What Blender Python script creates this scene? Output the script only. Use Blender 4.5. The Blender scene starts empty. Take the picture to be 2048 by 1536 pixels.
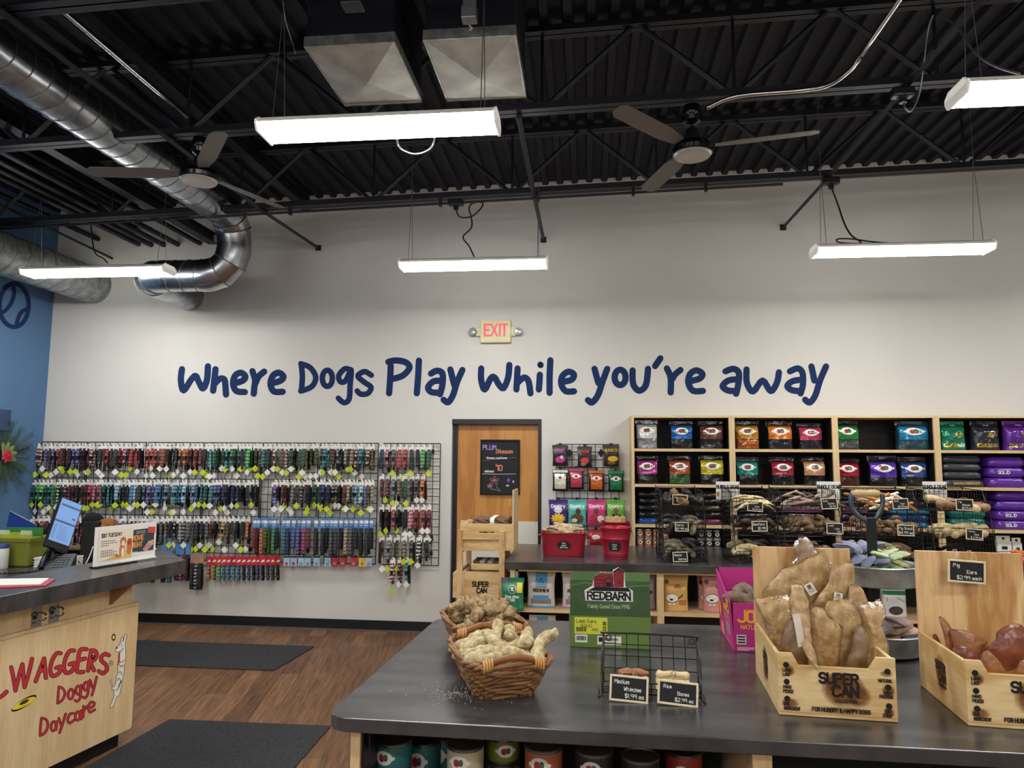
import bpy, bmesh, math, random
from mathutils import Vector as V, Matrix, noise
random.seed(11)
PI = math.pi
R = math.radians
SC = bpy.context.scene
COL = SC.collection

# ---------------------------------------------------------------- camera
FPX = 1420.0
EYE = V((0, 0, 1.75))
_p, _y, _r = R(5.9), R(6.0), R(0.38)
FWD = V((-math.sin(_y) * math.cos(_p), math.cos(_y) * math.cos(_p), math.sin(_p)))
_rt = V((math.cos(_y), math.sin(_y), 0))
_up = _rt.cross(FWD)
RT = _rt * math.cos(_r) + _up * math.sin(_r)
UP = _up * math.cos(_r) - _rt * math.sin(_r)
cd = bpy.data.cameras.new('camera')
cd.sensor_width = 36.0
cd.lens = FPX / 2048 * 36.0
cd.clip_start = 0.05
cam = bpy.data.objects.new('camera', cd)
COL.objects.link(cam)
M3 = Matrix((RT, UP, -FWD)).transposed()
cam.matrix_world = Matrix.Translation(EYE) @ M3.to_4x4()
SC.camera = cam

# ---------------------------------------------------------------- light / exposure
w = bpy.data.worlds.new('world')
SC.world = w
w.use_nodes = True
w.node_tree.nodes['Background'].inputs[0].default_value = (0.75, 0.85, 1.0, 1)
w.node_tree.nodes['Background'].inputs[1].default_value = 0.0
vs = SC.view_settings
vs.view_transform = 'Standard'
vs.look = 'None'
vs.gamma = 1.0
vs.use_curve_mapping = False
vs.exposure = 2.3
LAMP = 9.5            # emission of the tube-lamp lenses


def ray(u, v):
    return RT * ((u - 1024) / FPX) - UP * ((v - 768) / FPX) + FWD


def aY(u, v, y):
    d = ray(u, v)
    return EYE + d * (y / d.y)


def aZ(u, v, z):
    d = ray(u, v)
    return EYE + d * ((z - EYE.z) / d.z)


def aX(u, v, x):
    d = ray(u, v)
    return EYE + d * (x / d.x)


def aP(u, v, p, n):
    d = ray(u, v)
    return EYE + d * ((V(p) - EYE).dot(V(n)) / d.dot(V(n)))


# ---------------------------------------------------------------- materials
def lin(h):
    h = h.lstrip('#')
    o = []
    for i in (0, 2, 4):
        c = int(h[i:i + 2], 16) / 255
        o.append(c / 12.92 if c <= .04045 else ((c + .055) / 1.055) ** 2.4)
    return o


MATS = {}


def mat(name, col, rough=.5, metal=0, var=.12, scale=9, bump=0, bscale=40, stretch=None, col2=None, coat=0, detail=3):
    """procedural principled material: noise mixes two close colours, optional bump"""
    if name in MATS:
        return MATS[name]
    m = bpy.data.materials.new(name)
    m.use_nodes = True
    nt = m.node_tree
    b = nt.nodes['Principled BSDF']
    b.inputs['Roughness'].default_value = rough
    b.inputs['Metallic'].default_value = metal
    b.inputs['Coat Weight'].default_value = coat
    b.inputs['Coat Roughness'].default_value = .08
    c = lin(col)
    c2 = lin(col2) if col2 else [min(1, x * (1 + var)) for x in c]
    c1 = c if col2 else [x * (1 - var) for x in c]
    tc = nt.nodes.new('ShaderNodeTexCoord')
    mp = nt.nodes.new('ShaderNodeMapping')
    nt.links.new(tc.outputs['Object'], mp.inputs[0])
    if stretch:
        mp.inputs['Scale'].default_value = stretch
    nz = nt.nodes.new('ShaderNodeTexNoise')
    nz.inputs['Scale'].default_value = scale
    nz.inputs['Detail'].default_value = detail
    nt.links.new(mp.outputs[0], nz.inputs['Vector'])
    rp = nt.nodes.new('ShaderNodeValToRGB')
    rp.color_ramp.elements[0].position = .35
    rp.color_ramp.elements[1].position = .65
    rp.color_ramp.elements[0].color = (*c1, 1)
    rp.color_ramp.elements[1].color = (*c2, 1)
    nt.links.new(nz.outputs[0], rp.inputs[0])
    nt.links.new(rp.outputs[0], b.inputs['Base Color'])
    if bump:
        n2 = nt.nodes.new('ShaderNodeTexNoise')
        n2.inputs['Scale'].default_value = bscale
        n2.inputs['Detail'].default_value = 4
        nt.links.new(mp.outputs[0], n2.inputs['Vector'])
        bp = nt.nodes.new('ShaderNodeBump')
        bp.inputs['Strength'].default_value = bump
        bp.inputs['Distance'].default_value = .01
        nt.links.new(n2.outputs[0], bp.inputs['Height'])
        nt.links.new(bp.outputs[0], b.inputs['Normal'])
    MATS[name] = m
    return m


def emis(name, col, s):
    m = mat(name, col, .4, var=0)
    b = m.node_tree.nodes['Principled BSDF']
    b.inputs['Emission Color'].default_value = (*lin(col), 1)
    b.inputs['Emission Strength'].default_value = s
    return m


def wood(name, ca, cb, scale=2.2, stretch=(6, 6, .7), dist=3.0, rough=.5):
    """flat-sawn wood figure: distorted bands stretched along one axis"""
    if name in MATS:
        return MATS[name]
    m = bpy.data.materials.new(name)
    m.use_nodes = True
    nt = m.node_tree
    b = nt.nodes['Principled BSDF']
    b.inputs['Roughness'].default_value = rough
    tc = nt.nodes.new('ShaderNodeTexCoord')
    mp = nt.nodes.new('ShaderNodeMapping')
    mp.inputs['Scale'].default_value = stretch
    nt.links.new(tc.outputs['Object'], mp.inputs[0])
    n1 = nt.nodes.new('ShaderNodeTexNoise')
    n1.inputs['Scale'].default_value = scale
    n1.inputs['Detail'].default_value = 2
    n1.inputs['Distortion'].default_value = .6
    nt.links.new(mp.outputs[0], n1.inputs['Vector'])
    mu = nt.nodes.new('ShaderNodeMath')
    mu.operation = 'MULTIPLY'
    mu.inputs[1].default_value = dist * 6
    nt.links.new(n1.outputs[0], mu.inputs[0])
    sn = nt.nodes.new('ShaderNodeMath')
    sn.operation = 'SINE'
    nt.links.new(mu.outputs[0], sn.inputs[0])
    n2 = nt.nodes.new('ShaderNodeTexNoise')
    n2.inputs['Scale'].default_value = scale * 9
    n2.inputs['Detail'].default_value = 5
    nt.links.new(mp.outputs[0], n2.inputs['Vector'])
    ad = nt.nodes.new('ShaderNodeMath')
    ad.operation = 'MULTIPLY_ADD'
    ad.inputs[1].default_value = .28
    nt.links.new(sn.outputs[0], ad.inputs[0])
    nt.links.new(n2.outputs[0], ad.inputs[2])
    rp = nt.nodes.new('ShaderNodeValToRGB')
    rp.color_ramp.elements[0].position = .2
    rp.color_ramp.elements[1].position = .8
    rp.color_ramp.elements[0].color = (*lin(cb), 1)
    rp.color_ramp.elements[1].color = (*lin(ca), 1)
    nt.links.new(ad.outputs[0], rp.inputs[0])
    nt.links.new(rp.outputs[0], b.inputs['Base Color'])
    MATS[name] = m
    return m


def film(name, tint='ffffff', gloss=.25):
    """clear plastic film"""
    if name in MATS:
        return MATS[name]
    m = bpy.data.materials.new(name)
    m.use_nodes = True
    nt = m.node_tree
    out = nt.nodes['Material Output']
    nt.nodes.remove(nt.nodes['Principled BSDF'])
    t = nt.nodes.new('ShaderNodeBsdfTransparent')
    t.inputs[0].default_value = (*lin(tint), 1)
    g = nt.nodes.new('ShaderNodeBsdfGlossy')
    g.inputs['Roughness'].default_value = .12
    mx = nt.nodes.new('ShaderNodeMixShader')
    n = nt.nodes.new('ShaderNodeTexNoise')
    n.inputs['Scale'].default_value = 55
    n.inputs['Detail'].default_value = 4
    tc = nt.nodes.new('ShaderNodeTexCoord')
    nt.links.new(tc.outputs['Object'], n.inputs['Vector'])
    bp = nt.nodes.new('ShaderNodeBump')
    bp.inputs['Strength'].default_value = .7
    bp.inputs['Distance'].default_value = .012
    nt.links.new(n.outputs[0], bp.inputs['Height'])
    nt.links.new(bp.outputs[0], g.inputs['Normal'])
    fr = nt.nodes.new('ShaderNodeFresnel')
    fr.inputs[0].default_value = 1.5
    nt.links.new(bp.outputs[0], fr.inputs['Normal'])
    ad = nt.nodes.new('ShaderNodeMath')
    ad.operation = 'MULTIPLY_ADD'
    ad.inputs[1].default_value = .5
    ad.inputs[2].default_value = gloss * .3
    nt.links.new(fr.outputs[0], ad.inputs[0])
    nt.links.new(ad.outputs[0], mx.inputs[0])
    nt.links.new(t.outputs[0], mx.inputs[1])
    nt.links.new(g.outputs[0], mx.inputs[2])
    nt.links.new(mx.outputs[0], out.inputs[0])
    MATS[name] = m
    return m


# ---------------------------------------------------------------- mesh helpers
def catmull(pts, k=5, closed=False):
    pts = [V(p) for p in pts]
    n = len(pts)
    if n < 3:
        return pts
    out = []
    rng = range(n if closed else n - 1)
    for i in rng:
        if closed:
            p0, p1, p2, p3 = pts[i - 1], pts[i], pts[(i + 1) % n], pts[(i + 2) % n]
        else:
            p0, p1, p2, p3 = pts[max(i - 1, 0)], pts[i], pts[i + 1], pts[min(i + 2, n - 1)]
        for j in range(k):
            t = j / k
            out.append(.5 * ((2 * p1) + (p2 - p0) * t + (2 * p0 - 5 * p1 + 4 * p2 - p3) * t * t + (3 * p1 - p0 - 3 * p2 + p3) * t ** 3))
    if not closed:
        out.append(pts[-1])
    return out


def frame_of(d):
    d = d.normalized()
    a = V((0, 0, 1)) if abs(d.z) < .9 else V((1, 0, 0))
    u = d.cross(a).normalized()
    return u, u.cross(d).normalized()


class MB:
    def __init__(s, o=(0, 0, 0)):
        s.v, s.f, s.o = [], [], V(o)

    def add(s, vs, fs):
        n = len(s.v)
        s.v += [V(p) - s.o for p in vs]
        s.f += [tuple(i + n for i in f) for f in fs]
        return s

    def box(s, c, d, rz=0, M=None):
        c = V(c)
        x, y, z = d[0] / 2, d[1] / 2, d[2] / 2
        q = M or Matrix.Rotation(rz, 3, 'Z')
        P = [c + q @ V((sx * x, sy * y, sz * z)) for sz in (-1, 1) for sy in (-1, 1) for sx in (-1, 1)]
        return s.hexa(P)

    def b2(s, a, b):
        return s.box([(p + q) / 2 for p, q in zip(a, b)], [abs(q - p) for p, q in zip(a, b)])

    def hexa(s, P):
        return s.add(P, [(0, 2, 3, 1), (4, 5, 7, 6), (0, 1, 5, 4), (2, 6, 7, 3), (0, 4, 6, 2), (1, 3, 7, 5)])

    def tube(s, path, r, n=8, cap=True, closed=False, flat=1.0, up=None):
        path = [V(p) for p in path]
        m = len(path)
        rs = r if isinstance(r, (list, tuple)) else [r] * m
        vs, fs = [], []
        pu = None
        for i, p in enumerate(path):
            if closed:
                d = path[(i + 1) % m] - path[i - 1]
            else:
                d = path[min(i + 1, m - 1)] - path[max(i - 1, 0)]
            if d.length < 1e-9:
                d = V((0, 0, 1))
            d.normalize()
            if pu is None:
                u, w_ = frame_of(d)
                if up is not None:
                    u = (V(up) - d * d.dot(V(up))).normalized()
            else:
                u = (pu - d * d.dot(pu)).normalized()
            w_ = d.cross(u)
            pu = u
            for k in range(n):
                a = 2 * PI * k / n
                vs.append(p + u * (rs[i] * math.cos(a)) + w_ * (rs[i] * flat * math.sin(a)))
        for i in range(m if closed else m - 1):
            j = (i + 1) % m
            for k in range(n):
                fs.append((i * n + k, i * n + (k + 1) % n, j * n + (k + 1) % n, j * n + k))
        if cap and not closed:
            fs.append(tuple(range(n)))
            fs.append(tuple(range((m - 1) * n, m * n)))
        return s.add(vs, fs)

    def rod(s, a, b, r, n=6):
        return s.tube([a, b], r, n)

    def lathe(s, prof, n=24, c=(0, 0, 0), sx=1, sy=1, M=None, cap=True):
        c = V(c)
        vs, fs = [], []
        for r, z in prof:
            for k in range(n):
                a = 2 * PI * k / n
                p = V((r * sx * math.cos(a), r * sy * math.sin(a), z))
                vs.append(c + (M @ p if M else p))
        for i in range(len(prof) - 1):
            for k in range(n):
                fs.append((i * n + k, i * n + (k + 1) % n, (i + 1) * n + (k + 1) % n, (i + 1) * n + k))
        if cap and prof[0][0] > 1e-6:
            fs.append(tuple(range(n)))
        if cap and prof[-1][0] > 1e-6:
            fs.append(tuple(range((len(prof) - 1) * n, len(prof) * n)))
        return s.add(vs, fs)

    def prism(s, poly, t, fr):
        """poly of (x,y); fr(x,y,h) -> point; h runs 0..t"""
        n = len(poly)
        vs = [fr(x, y, 0) for x, y in poly] + [fr(x, y, t) for x, y in poly]
        fs = [tuple(range(n)), tuple(range(n, 2 * n))] + [(i, (i + 1) % n, n + (i + 1) % n, n + i) for i in range(n)]
        return s.add(vs, fs)

    def ball(s, c, r, seg=12, ring=8, sc=(1, 1, 1)):
        c = V(c)
        prof = [(r * math.sin(PI * i / ring), -r * math.cos(PI * i / ring)) for i in range(ring + 1)]
        vs, fs = [], []
        for q, z in prof:
            for k in range(seg):
                a = 2 * PI * k / seg
                vs.append(c + V((q * sc[0] * math.cos(a), q * sc[1] * math.sin(a), z * sc[2])))
        for i in range(ring):
            for k in range(seg):
                fs.append((i * seg + k, i * seg + (k + 1) % seg, (i + 1) * seg + (k + 1) % seg, (i + 1) * seg + k))
        return s.add(vs, fs)

    def stroke(s, line, w, fr, h=.0004, round_=True):
        """thick pen stroke of width w; fr(x,y,h) maps drawing space into the scene.
        Pieces step in height by microns so that crossings never coincide"""
        P = []
        for p in line:
            if not P or math.hypot(p[0] - P[-1][0], p[1] - P[-1][1]) > w * .05:
                P.append((p[0], p[1]))
        s.ns = getattr(s, 'ns', 0) + 1
        h = h + (s.ns % 8) * 2e-5
        K = 10
        dot = lambda q, hh: s.add([fr(q[0] + w / 2 * math.cos(2 * PI * k / K), q[1] + w / 2 * math.sin(2 * PI * k / K), hh) for k in range(K)], [tuple(range(K))])
        if len(P) < 2:
            dot(P[0], h)
            return s
        dr = [math.atan2(y1 - y0, x1 - x0) for (x0, y0), (x1, y1) in zip(P, P[1:])]
        runs, cur = [], [0]
        for i in range(1, len(P) - 1):
            t_ = (dr[i] - dr[i - 1] + PI) % (2 * PI) - PI
            cur.append(i)
            if abs(t_) > .8:
                runs.append(cur)
                cur = [i]
        cur.append(len(P) - 1)
        runs.append(cur)
        for r_, run in enumerate(runs):
            hh = h + (r_ % 3) * 6e-6
            L = []
            for j, i in enumerate(run):
                if j == 0:
                    a, m = dr[i], 1
                elif j == len(run) - 1:
                    a, m = dr[i - 1], 1
                else:
                    t_ = (dr[i] - dr[i - 1] + PI) % (2 * PI) - PI
                    a = dr[i - 1] + t_ / 2
                    m = 1 / math.cos(t_ / 2)
                x, y = P[i]
                if not round_ and (i == 0 or i == len(P) - 1 or j in (0, len(run) - 1)):
                    e = -w / 2 if j == 0 else w / 2
                    x, y = x + math.cos(a) * e, y + math.sin(a) * e
                nx, ny = -math.sin(a) * w / 2 * m, math.cos(a) * w / 2 * m
                hj = hh + 1e-5 * i
                L.append((fr(x + nx, y + ny, hj), fr(x - nx, y - ny, hj)))
            n = len(L)
            s.add([q for p in L for q in p], [(2 * i, 2 * i + 1, 2 * i + 3, 2 * i + 2) for i in range(n - 1)])
            if round_:
                if r_ == 0:
                    dot(P[run[0]], h - 4e-6)
                dot(P[run[-1]], h - 4e-6 - 4e-6 * (r_ % 3))
        return s

    def puff(s, outline, ctr, nrm, th, rings=6, k=3, bumpy=0.0, bow=0.0, back=.6):
        """inflated closed shape from a 3D outline around ctr"""
        o = catmull(outline, k, True)
        n = len(o)
        ctr, nrm = V(ctr), V(nrm).normalized()
        L = max((p - ctr).length for p in o)
        vs, fs = [], []

        def pt(p, t, sd):
            q = ctr + (p - ctr) * t
            e = th * math.sqrt(max(0, 1 - t ** 2.6)) * (1 if sd > 0 else back)
            q = q + nrm * (sd * e) - nrm * bow * ((p - ctr) * t).length_squared / (L * L) * L
            if bumpy:
                q = q + nrm * sd * bumpy * noise.noise(q * (1.6 / max(th, .01)) * .5) + V((0, 0, bumpy * .5 * noise.noise(q * 40)))
            return q
        for sd in (1, -1):
            b = len(vs)
            vs.append(pt(ctr, 0, sd))
            for i in range(1, rings + 1):
                for p in o:
                    vs.append(pt(p, i / rings, sd))
            for j in range(n):
                fs.append((b, b + 1 + j, b + 1 + (j + 1) % n))
            for i in range(rings - 1):
                for j in range(n):
                    a0, a1 = b + 1 + i * n, b + 1 + (i + 1) * n
                    fs.append((a0 + j, a1 + j, a1 + (j + 1) % n, a0 + (j + 1) % n))
        e0, e1 = 1 + (rings - 1) * n, 1 + rings * n + 1 + (rings - 1) * n
        for j in range(n):
            fs.append((e0 + j, e0 + (j + 1) % n, e1 + (j + 1) % n, e1 + j))
        return s.add(vs, fs)

    def lump(s, path, rs, n=9, k=4, bumpy=.2, freq=30, flat=1.0, seed=0):
        """knobbly organic sausage along a path"""
        pth = catmull(path, k)
        m = len(pth)
        rr = []
        for i in range(m):
            t = i / (m - 1) * (len(rs) - 1)
            a = min(int(t), len(rs) - 2)
            q = t - a
            q = q * q * (3 - 2 * q)
            rr.append(rs[a] * (1 - q) + rs[a + 1] * q)
        d0, d1 = (pth[0] - pth[1]).normalized(), (pth[-1] - pth[-2]).normalized()
        pth = [pth[0] + d0 * rr[0] * .8, pth[0] + d0 * rr[0] * .45] + pth + [pth[-1] + d1 * rr[-1] * .45, pth[-1] + d1 * rr[-1] * .8]
        rr = [rr[0] * .25, rr[0] * .8] + rr + [rr[-1] * .8, rr[-1] * .25]
        b = len(s.v)
        s.tube(pth, rr, n, flat=flat)
        for i in range(b, len(s.v)):
            q = s.v[i] * freq + V((seed * 7.3, seed * 3.1, seed))
            s.v[i] = s.v[i] + noise.noise_vector(q) * bumpy * max(rs)
        return s

    def build(s, name, m, parent=None, smooth=False, bevel=0, seg=2):
        me = bpy.data.meshes.new(name)
        me.from_pydata([tuple(p) for p in s.v], [], s.f)
        bm = bmesh.new()
        bm.from_mesh(me)
        bmesh.ops.recalc_face_normals(bm, faces=bm.faces)
        if bevel:
            es = [e for e in bm.edges if len(e.link_faces) == 2 and e.calc_face_angle(0) > .5]
            bmesh.ops.bevel(bm, geom=es, offset=bevel, segments=seg, affect='EDGES', profile=.5, clamp_overlap=True)
        bm.to_mesh(me)
        bm.free()
        if smooth:
            me.shade_smooth()
            if smooth is not True:
                me.set_sharp_from_angle(angle=R(smooth))
        me.materials.append(m)
        o = bpy.data.objects.new(name, me)
        COL.objects.link(o)
        if parent:
            o.parent = parent
        return o


def tag(o, label, cat, group=None, kind=None):
    o['label'] = label
    o['category'] = cat
    if group:
        o['group'] = group
    if kind:
        o['kind'] = kind
    return o


def thing(name, label, cat, loc=(0, 0, 0), rz=0, group=None):
    o = bpy.data.objects.new(name, None)
    o.empty_display_size = .05
    COL.objects.link(o)
    o.location = loc
    o.rotation_euler = (0, 0, rz)
    return tag(o, label, cat, group)


def struct(o):
    o['kind'] = 'structure'
    return o


def dup(src, loc, label, rz=None, group=None):
    r = src.copy()
    COL.objects.link(r)
    r.location = loc
    if rz is not None:
        r.rotation_euler = (0, 0, rz)
    r['label'] = label
    if group:
        r['group'] = group
    for c in src.children:
        d = c.copy()
        COL.objects.link(d)
        d.parent = r
        for g in c.children:
            e = g.copy()
            COL.objects.link(e)
            e.parent = d
    return r


ORD = ['first', 'second', 'third', 'fourth', 'fifth', 'sixth', 'seventh', 'eighth', 'ninth', 'tenth', 'eleventh', 'twelfth']


def nth(i):
    i += 1
    if i <= 12:
        return ORD[i - 1]
    return str(i) + ('th' if 10 < i % 100 < 14 else {1: 'st', 2: 'nd', 3: 'rd'}.get(i % 10, 'th'))


# ---------------------------------------------------------------- stroke lettering
GL = dict(A='02 28 42|14 34', B='02 08 38 47 46 35 05|35 44 43 32 02', C='47 38 18 07 03 12 32 43', D='02 08 28 46 44 22 02',
          E='48 08 02 42|05 35', F='48 08 02|05 35', G='47 38 18 07 03 12 32 43 45 25', H='02 08|42 48|05 45', I='12 18', J='48 43 32 12 03',
          K='02 08|48 04|15 42', L='08 02 42', M='02 08 25 48 42', N='02 08 42 48', O='18 07 03 12 32 43 47 38 18', P='02 08 38 47 46 35 05',
          Q='18 07 03 12 32 43 47 38 18|24 42', R='02 08 38 47 46 35 05|25 42', S='47 38 18 07 06 15 35 44 43 32 12 03', T='08 48|28 22',
          U='08 03 12 32 43 48', V='08 22 48', W='08 12 26 32 48', X='02 48|08 42', Y='08 25 48|25 22', Z='08 48 02 42',
          a='36 16 05 03 12 22 34|36 32', b='08 02|05 16 26 35 33 22 12 03', c='35 26 16 05 03 12 22 33', d='38 32|35 26 16 05 03 12 22 33',
          e='04 34 35 26 16 05 03 12 22 33', f='38 28 17 12|06 26', g='36 31 20 10 01|35 26 16 05 04 13 23 34', h='08 02|05 16 26 35 32',
          i='16 12|18 18', j='26 21 10|28 28', k='08 02|36 04|14 32', l='18 12', m='02 06|05 16 25 22|25 36 45 42', n='02 06|05 16 26 35 32',
          o='16 05 03 12 22 33 35 26 16', p='06 00|05 16 26 35 33 22 12 03', q='36 30|35 26 16 05 03 12 22 33', r='06 02|04 15 26 36',
          s='35 26 16 05 14 24 33 22 12 03', t='18 13 22 32|06 26', u='06 03 12 22 33|36 32', v='06 22 46', w='06 12 24 32 46',
          x='06 32|36 02', y='06 23|46 23 10', z='06 36 02 32')
GL.update({'0': '18 07 03 12 32 43 47 38 18', '1': '07 18 12', '2': '07 18 38 47 46 02 42', '3': '08 48 25 35 44 43 32 12 03', '4': '32 38 04 44',
           '5': '48 08 05 35 44 43 32 12 03', '6': '47 38 18 07 03 12 32 43 44 35 05', '7': '08 48 12', '8': '15 06 07 18 38 47 46 35 15 04 03 12 32 43 44 35',
           '9': '46 35 15 06 07 18 38 47 42', '$': '47 38 18 07 06 15 35 44 43 32 12 03|29 21', '.': '12 12', '-': '15 35', "'": '18 17', ',': '12 01',
           '&': '42 06 07 18 27 26 03 12 22 44', '(': '19 07 03 11', ')': '09 17 13 01', '!': '18 14|12 12', ':': '15 15|12 12'})
NARROW = {'i': 2, 'l': 2, '.': 2, "'": 2, ',': 2, 'I': 2.4, '1': 2.6, 'j': 3.2, '(': 2.4, ')': 2.4, ' ': 3, 't': 4, 'f': 4, 'r': 4, '!': 2.4, ':': 2.4, 'm': 5.4, 'w': 5, 'v': 5, 'y': 5}


def text_w(t, size):
    return sum(NARROW.get(c, 5.2 if (c.isupper() or c.isdigit() or c in '$&') else 4.2) for c in t) * size / 6 - size / 6


def write(mb, t, x, y, size, fr, pen=.16, h=.0004, round_=True, center=True, slant=0, sx=1.0):
    """letters of cap height `size`, baseline y, centred on x"""
    u = size / 6
    if center:
        x -= text_w(t, size) * sx / 2
    for c in t:
        g = GL.get(c)
        if g:
            for ln in g.split('|'):
                pts = [(x + sx * (int(q[0]) * u) + slant * (int(q[1]) - 2) * u, y + (int(q[1]) - 2) * u) for q in ln.split()]
                mb.stroke(pts, size * pen, fr, h, round_)
        x += sx * NARROW.get(c, 5.2 if (c.isupper() or c.isdigit() or c in '$&') else 4.2) * u
    return mb


def face(o, ux, uy, un):
    """drawing frame: origin, right, up, outward normal"""
    o, ux, uy, un = V(o), V(ux).normalized(), V(uy).normalized(), V(un).normalized()
    return lambda x, y, h=0: o + ux * x + uy * y + un * h


def FRONT(o):
    return face(o, (1, 0, 0), (0, 0, 1), (0, -1, 0))


def rect(mb, x0, y0, x1, y1, fr, h=.0004):
    mb.add([fr(x0, y0, h), fr(x1, y0, h), fr(x1, y1, h), fr(x0, y1, h)], [(0, 1, 2, 3)])
    return mb


def disc(mb, x, y, rx, ry, fr, h=.0004, n=20):
    mb.add([fr(x + rx * math.cos(2 * PI * k / n), y + ry * math.sin(2 * PI * k / n), h) for k in range(n)], [tuple(range(n))])
    return mb


def barcode(mb, x0, y0, x1, y1, fr, h=.0006, vert=False):
    x = x0 if not vert else y0
    end = x1 if not vert else y1
    st = (end - x0 if not vert else end - y0) / 30
    while x < end - st:
        w_ = st * random.choice((.7, 1.3, 2))
        if vert:
            rect(mb, x0, x, x1, min(x + w_, end), fr, h)
        else:
            rect(mb, x, y0, min(x + w_, end), y1, fr, h)
        x += w_ + st * random.choice((.7, 1.2))
# ================================================================ palette
M_WALL = mat('wall_paint', 'd2d0cb', .85, var=.02, scale=1.5, bump=.06, bscale=160)
M_BLUE = mat('blue_wall_paint', '54779f', .8, var=.03, scale=2, bump=.05, bscale=160)
M_DECK = mat('black_deck_paint', '070c20', .7, var=.08, scale=3)
M_STEEL = mat('black_steel_paint', '090d1a', .5, var=.15, scale=5)
M_BLACK = mat('black_plastic', '121316', .4, var=.2)
M_MATTE = mat('matte_black', '0b0b0d', .8, var=.2)
M_WIRE = mat('black_wire', '0e0e10', .35, var=.2)
M_NAVY = mat('navy_lettering', '0c2a58', .95, var=.08, scale=3)
M_GALV = mat('galvanised_sheet', 'b9bdc2', .27, 1, scale=7, col2='8f949a', bump=.06, bscale=14)
M_GALVM = mat('galvanised_matt', 'b4b8b7', .42, .6, scale=16, col2='8b9090', bump=.05, bscale=30)
M_PAN = mat('dull_zinc_panel', 'c9c8c0', .5, .55, scale=5, col2='a4a4a0', detail=6, bump=.05, bscale=12)
M_CONDUIT = mat('bright_conduit', 'c8cbd0', .22, 1, var=.05)
M_WHITE = mat('white_plastic', 'ecebe6', .4, var=.02)
M_CARD = mat('white_card', 'e9e7e1', .6, var=.03)
M_LIME = mat('lime_card', 'c3d630', .6, var=.1)
M_LAM = mat('charcoal_laminate', '474749', .26, scale=4, col2='2b2b2e', detail=9, bump=.03, bscale=50, stretch=(1, 2.6, 1))
M_LAM.node_tree.nodes['Principled BSDF'].inputs['Specular IOR Level'].default_value = .75
M_MAPLE = wood('maple_board', 'e6cda2', 'd2b384', 2.0, (8, 8, .8), 1.2)
M_MAPLEH = wood('maple_board_level', 'e2c9a0', 'd2b384', 2.0, (.8, 8, 8), 1.2)
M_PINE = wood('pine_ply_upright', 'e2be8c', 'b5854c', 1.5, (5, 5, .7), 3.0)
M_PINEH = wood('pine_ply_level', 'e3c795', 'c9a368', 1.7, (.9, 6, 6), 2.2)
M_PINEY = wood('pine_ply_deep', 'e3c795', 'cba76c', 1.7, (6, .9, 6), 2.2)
M_OAK = wood('door_veneer', 'c58a46', 'ab7030', 1.3, (5, 5, .6), 2.2, .4)
M_INK = mat('black_ink', '111111', .7, var=.2)
M_CHALK = mat('chalk', 'f2f2ee', .9, var=.05)
M_SLATE = mat('blackboard', '17181b', .75, var=.2, scale=20)
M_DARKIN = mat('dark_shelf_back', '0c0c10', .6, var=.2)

FL, WY, XL, XR, YR = 0.0, 7.2, -5.9, 6.6, -4.2


def ceil_z(x):
    return 4.607 + .0262 * x


# ================================================================ floor
mf = bpy.data.materials.new('plank_floor')
mf.use_nodes = True
nt = mf.node_tree
b = nt.nodes['Principled BSDF']
tc = nt.nodes.new('ShaderNodeTexCoord')
mp = nt.nodes.new('ShaderNodeMapping')
mp.inputs['Rotation'].default_value = (0, 0, R(78 + 180))
nt.links.new(tc.outputs['Object'], mp.inputs[0])
bk = nt.nodes.new('ShaderNodeTexBrick')
bk.offset = .37
bk.inputs['Color1'].default_value = (*lin('684831'), 1)
bk.inputs['Color2'].default_value = (*lin('8c6748'), 1)
bk.inputs['Mortar'].default_value = (*lin('3a2a20'), 1)
bk.inputs['Scale'].default_value = 1
bk.inputs['Mortar Size'].default_value = .0018
bk.inputs['Brick Width'].default_value = 1.22
bk.inputs['Row Height'].default_value = .152
bk.inputs['Bias'].default_value = -.1
nt.links.new(mp.outputs[0], bk.inputs[0])
m2 = nt.nodes.new('ShaderNodeMapping')
m2.inputs['Scale'].default_value = (1.3, 17, 1)
nt.links.new(mp.outputs[0], m2.inputs[0])
nz = nt.nodes.new('ShaderNodeTexNoise')
nz.inputs['Scale'].default_value = 2.2
nz.inputs['Detail'].default_value = 8
nz.inputs['Roughness'].default_value = .65
nt.links.new(m2.outputs[0], nz.inputs[0])
rp = nt.nodes.new('ShaderNodeValToRGB')
rp.color_ramp.elements[0].position = .3
rp.color_ramp.elements[1].position = .72
rp.color_ramp.elements[0].color = (.36, .34, .34, 1)
rp.color_ramp.elements[1].color = (1.5, 1.42, 1.34, 1)
nt.links.new(nz.outputs[0], rp.inputs[0])
mx = nt.nodes.new('ShaderNodeMixRGB')
mx.blend_type = 'MULTIPLY'
mx.inputs[0].default_value = 1
nt.links.new(bk.outputs[0], mx.inputs[1])
nt.links.new(rp.outputs[0], mx.inputs[2])
nt.links.new(mx.outputs[0], b.inputs['Base Color'])
b.inputs['Roughness'].default_value = .48
struct(MB().b2((XL, YR, -.1), (XR, WY, 0)).build('floor', mf))

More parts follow.
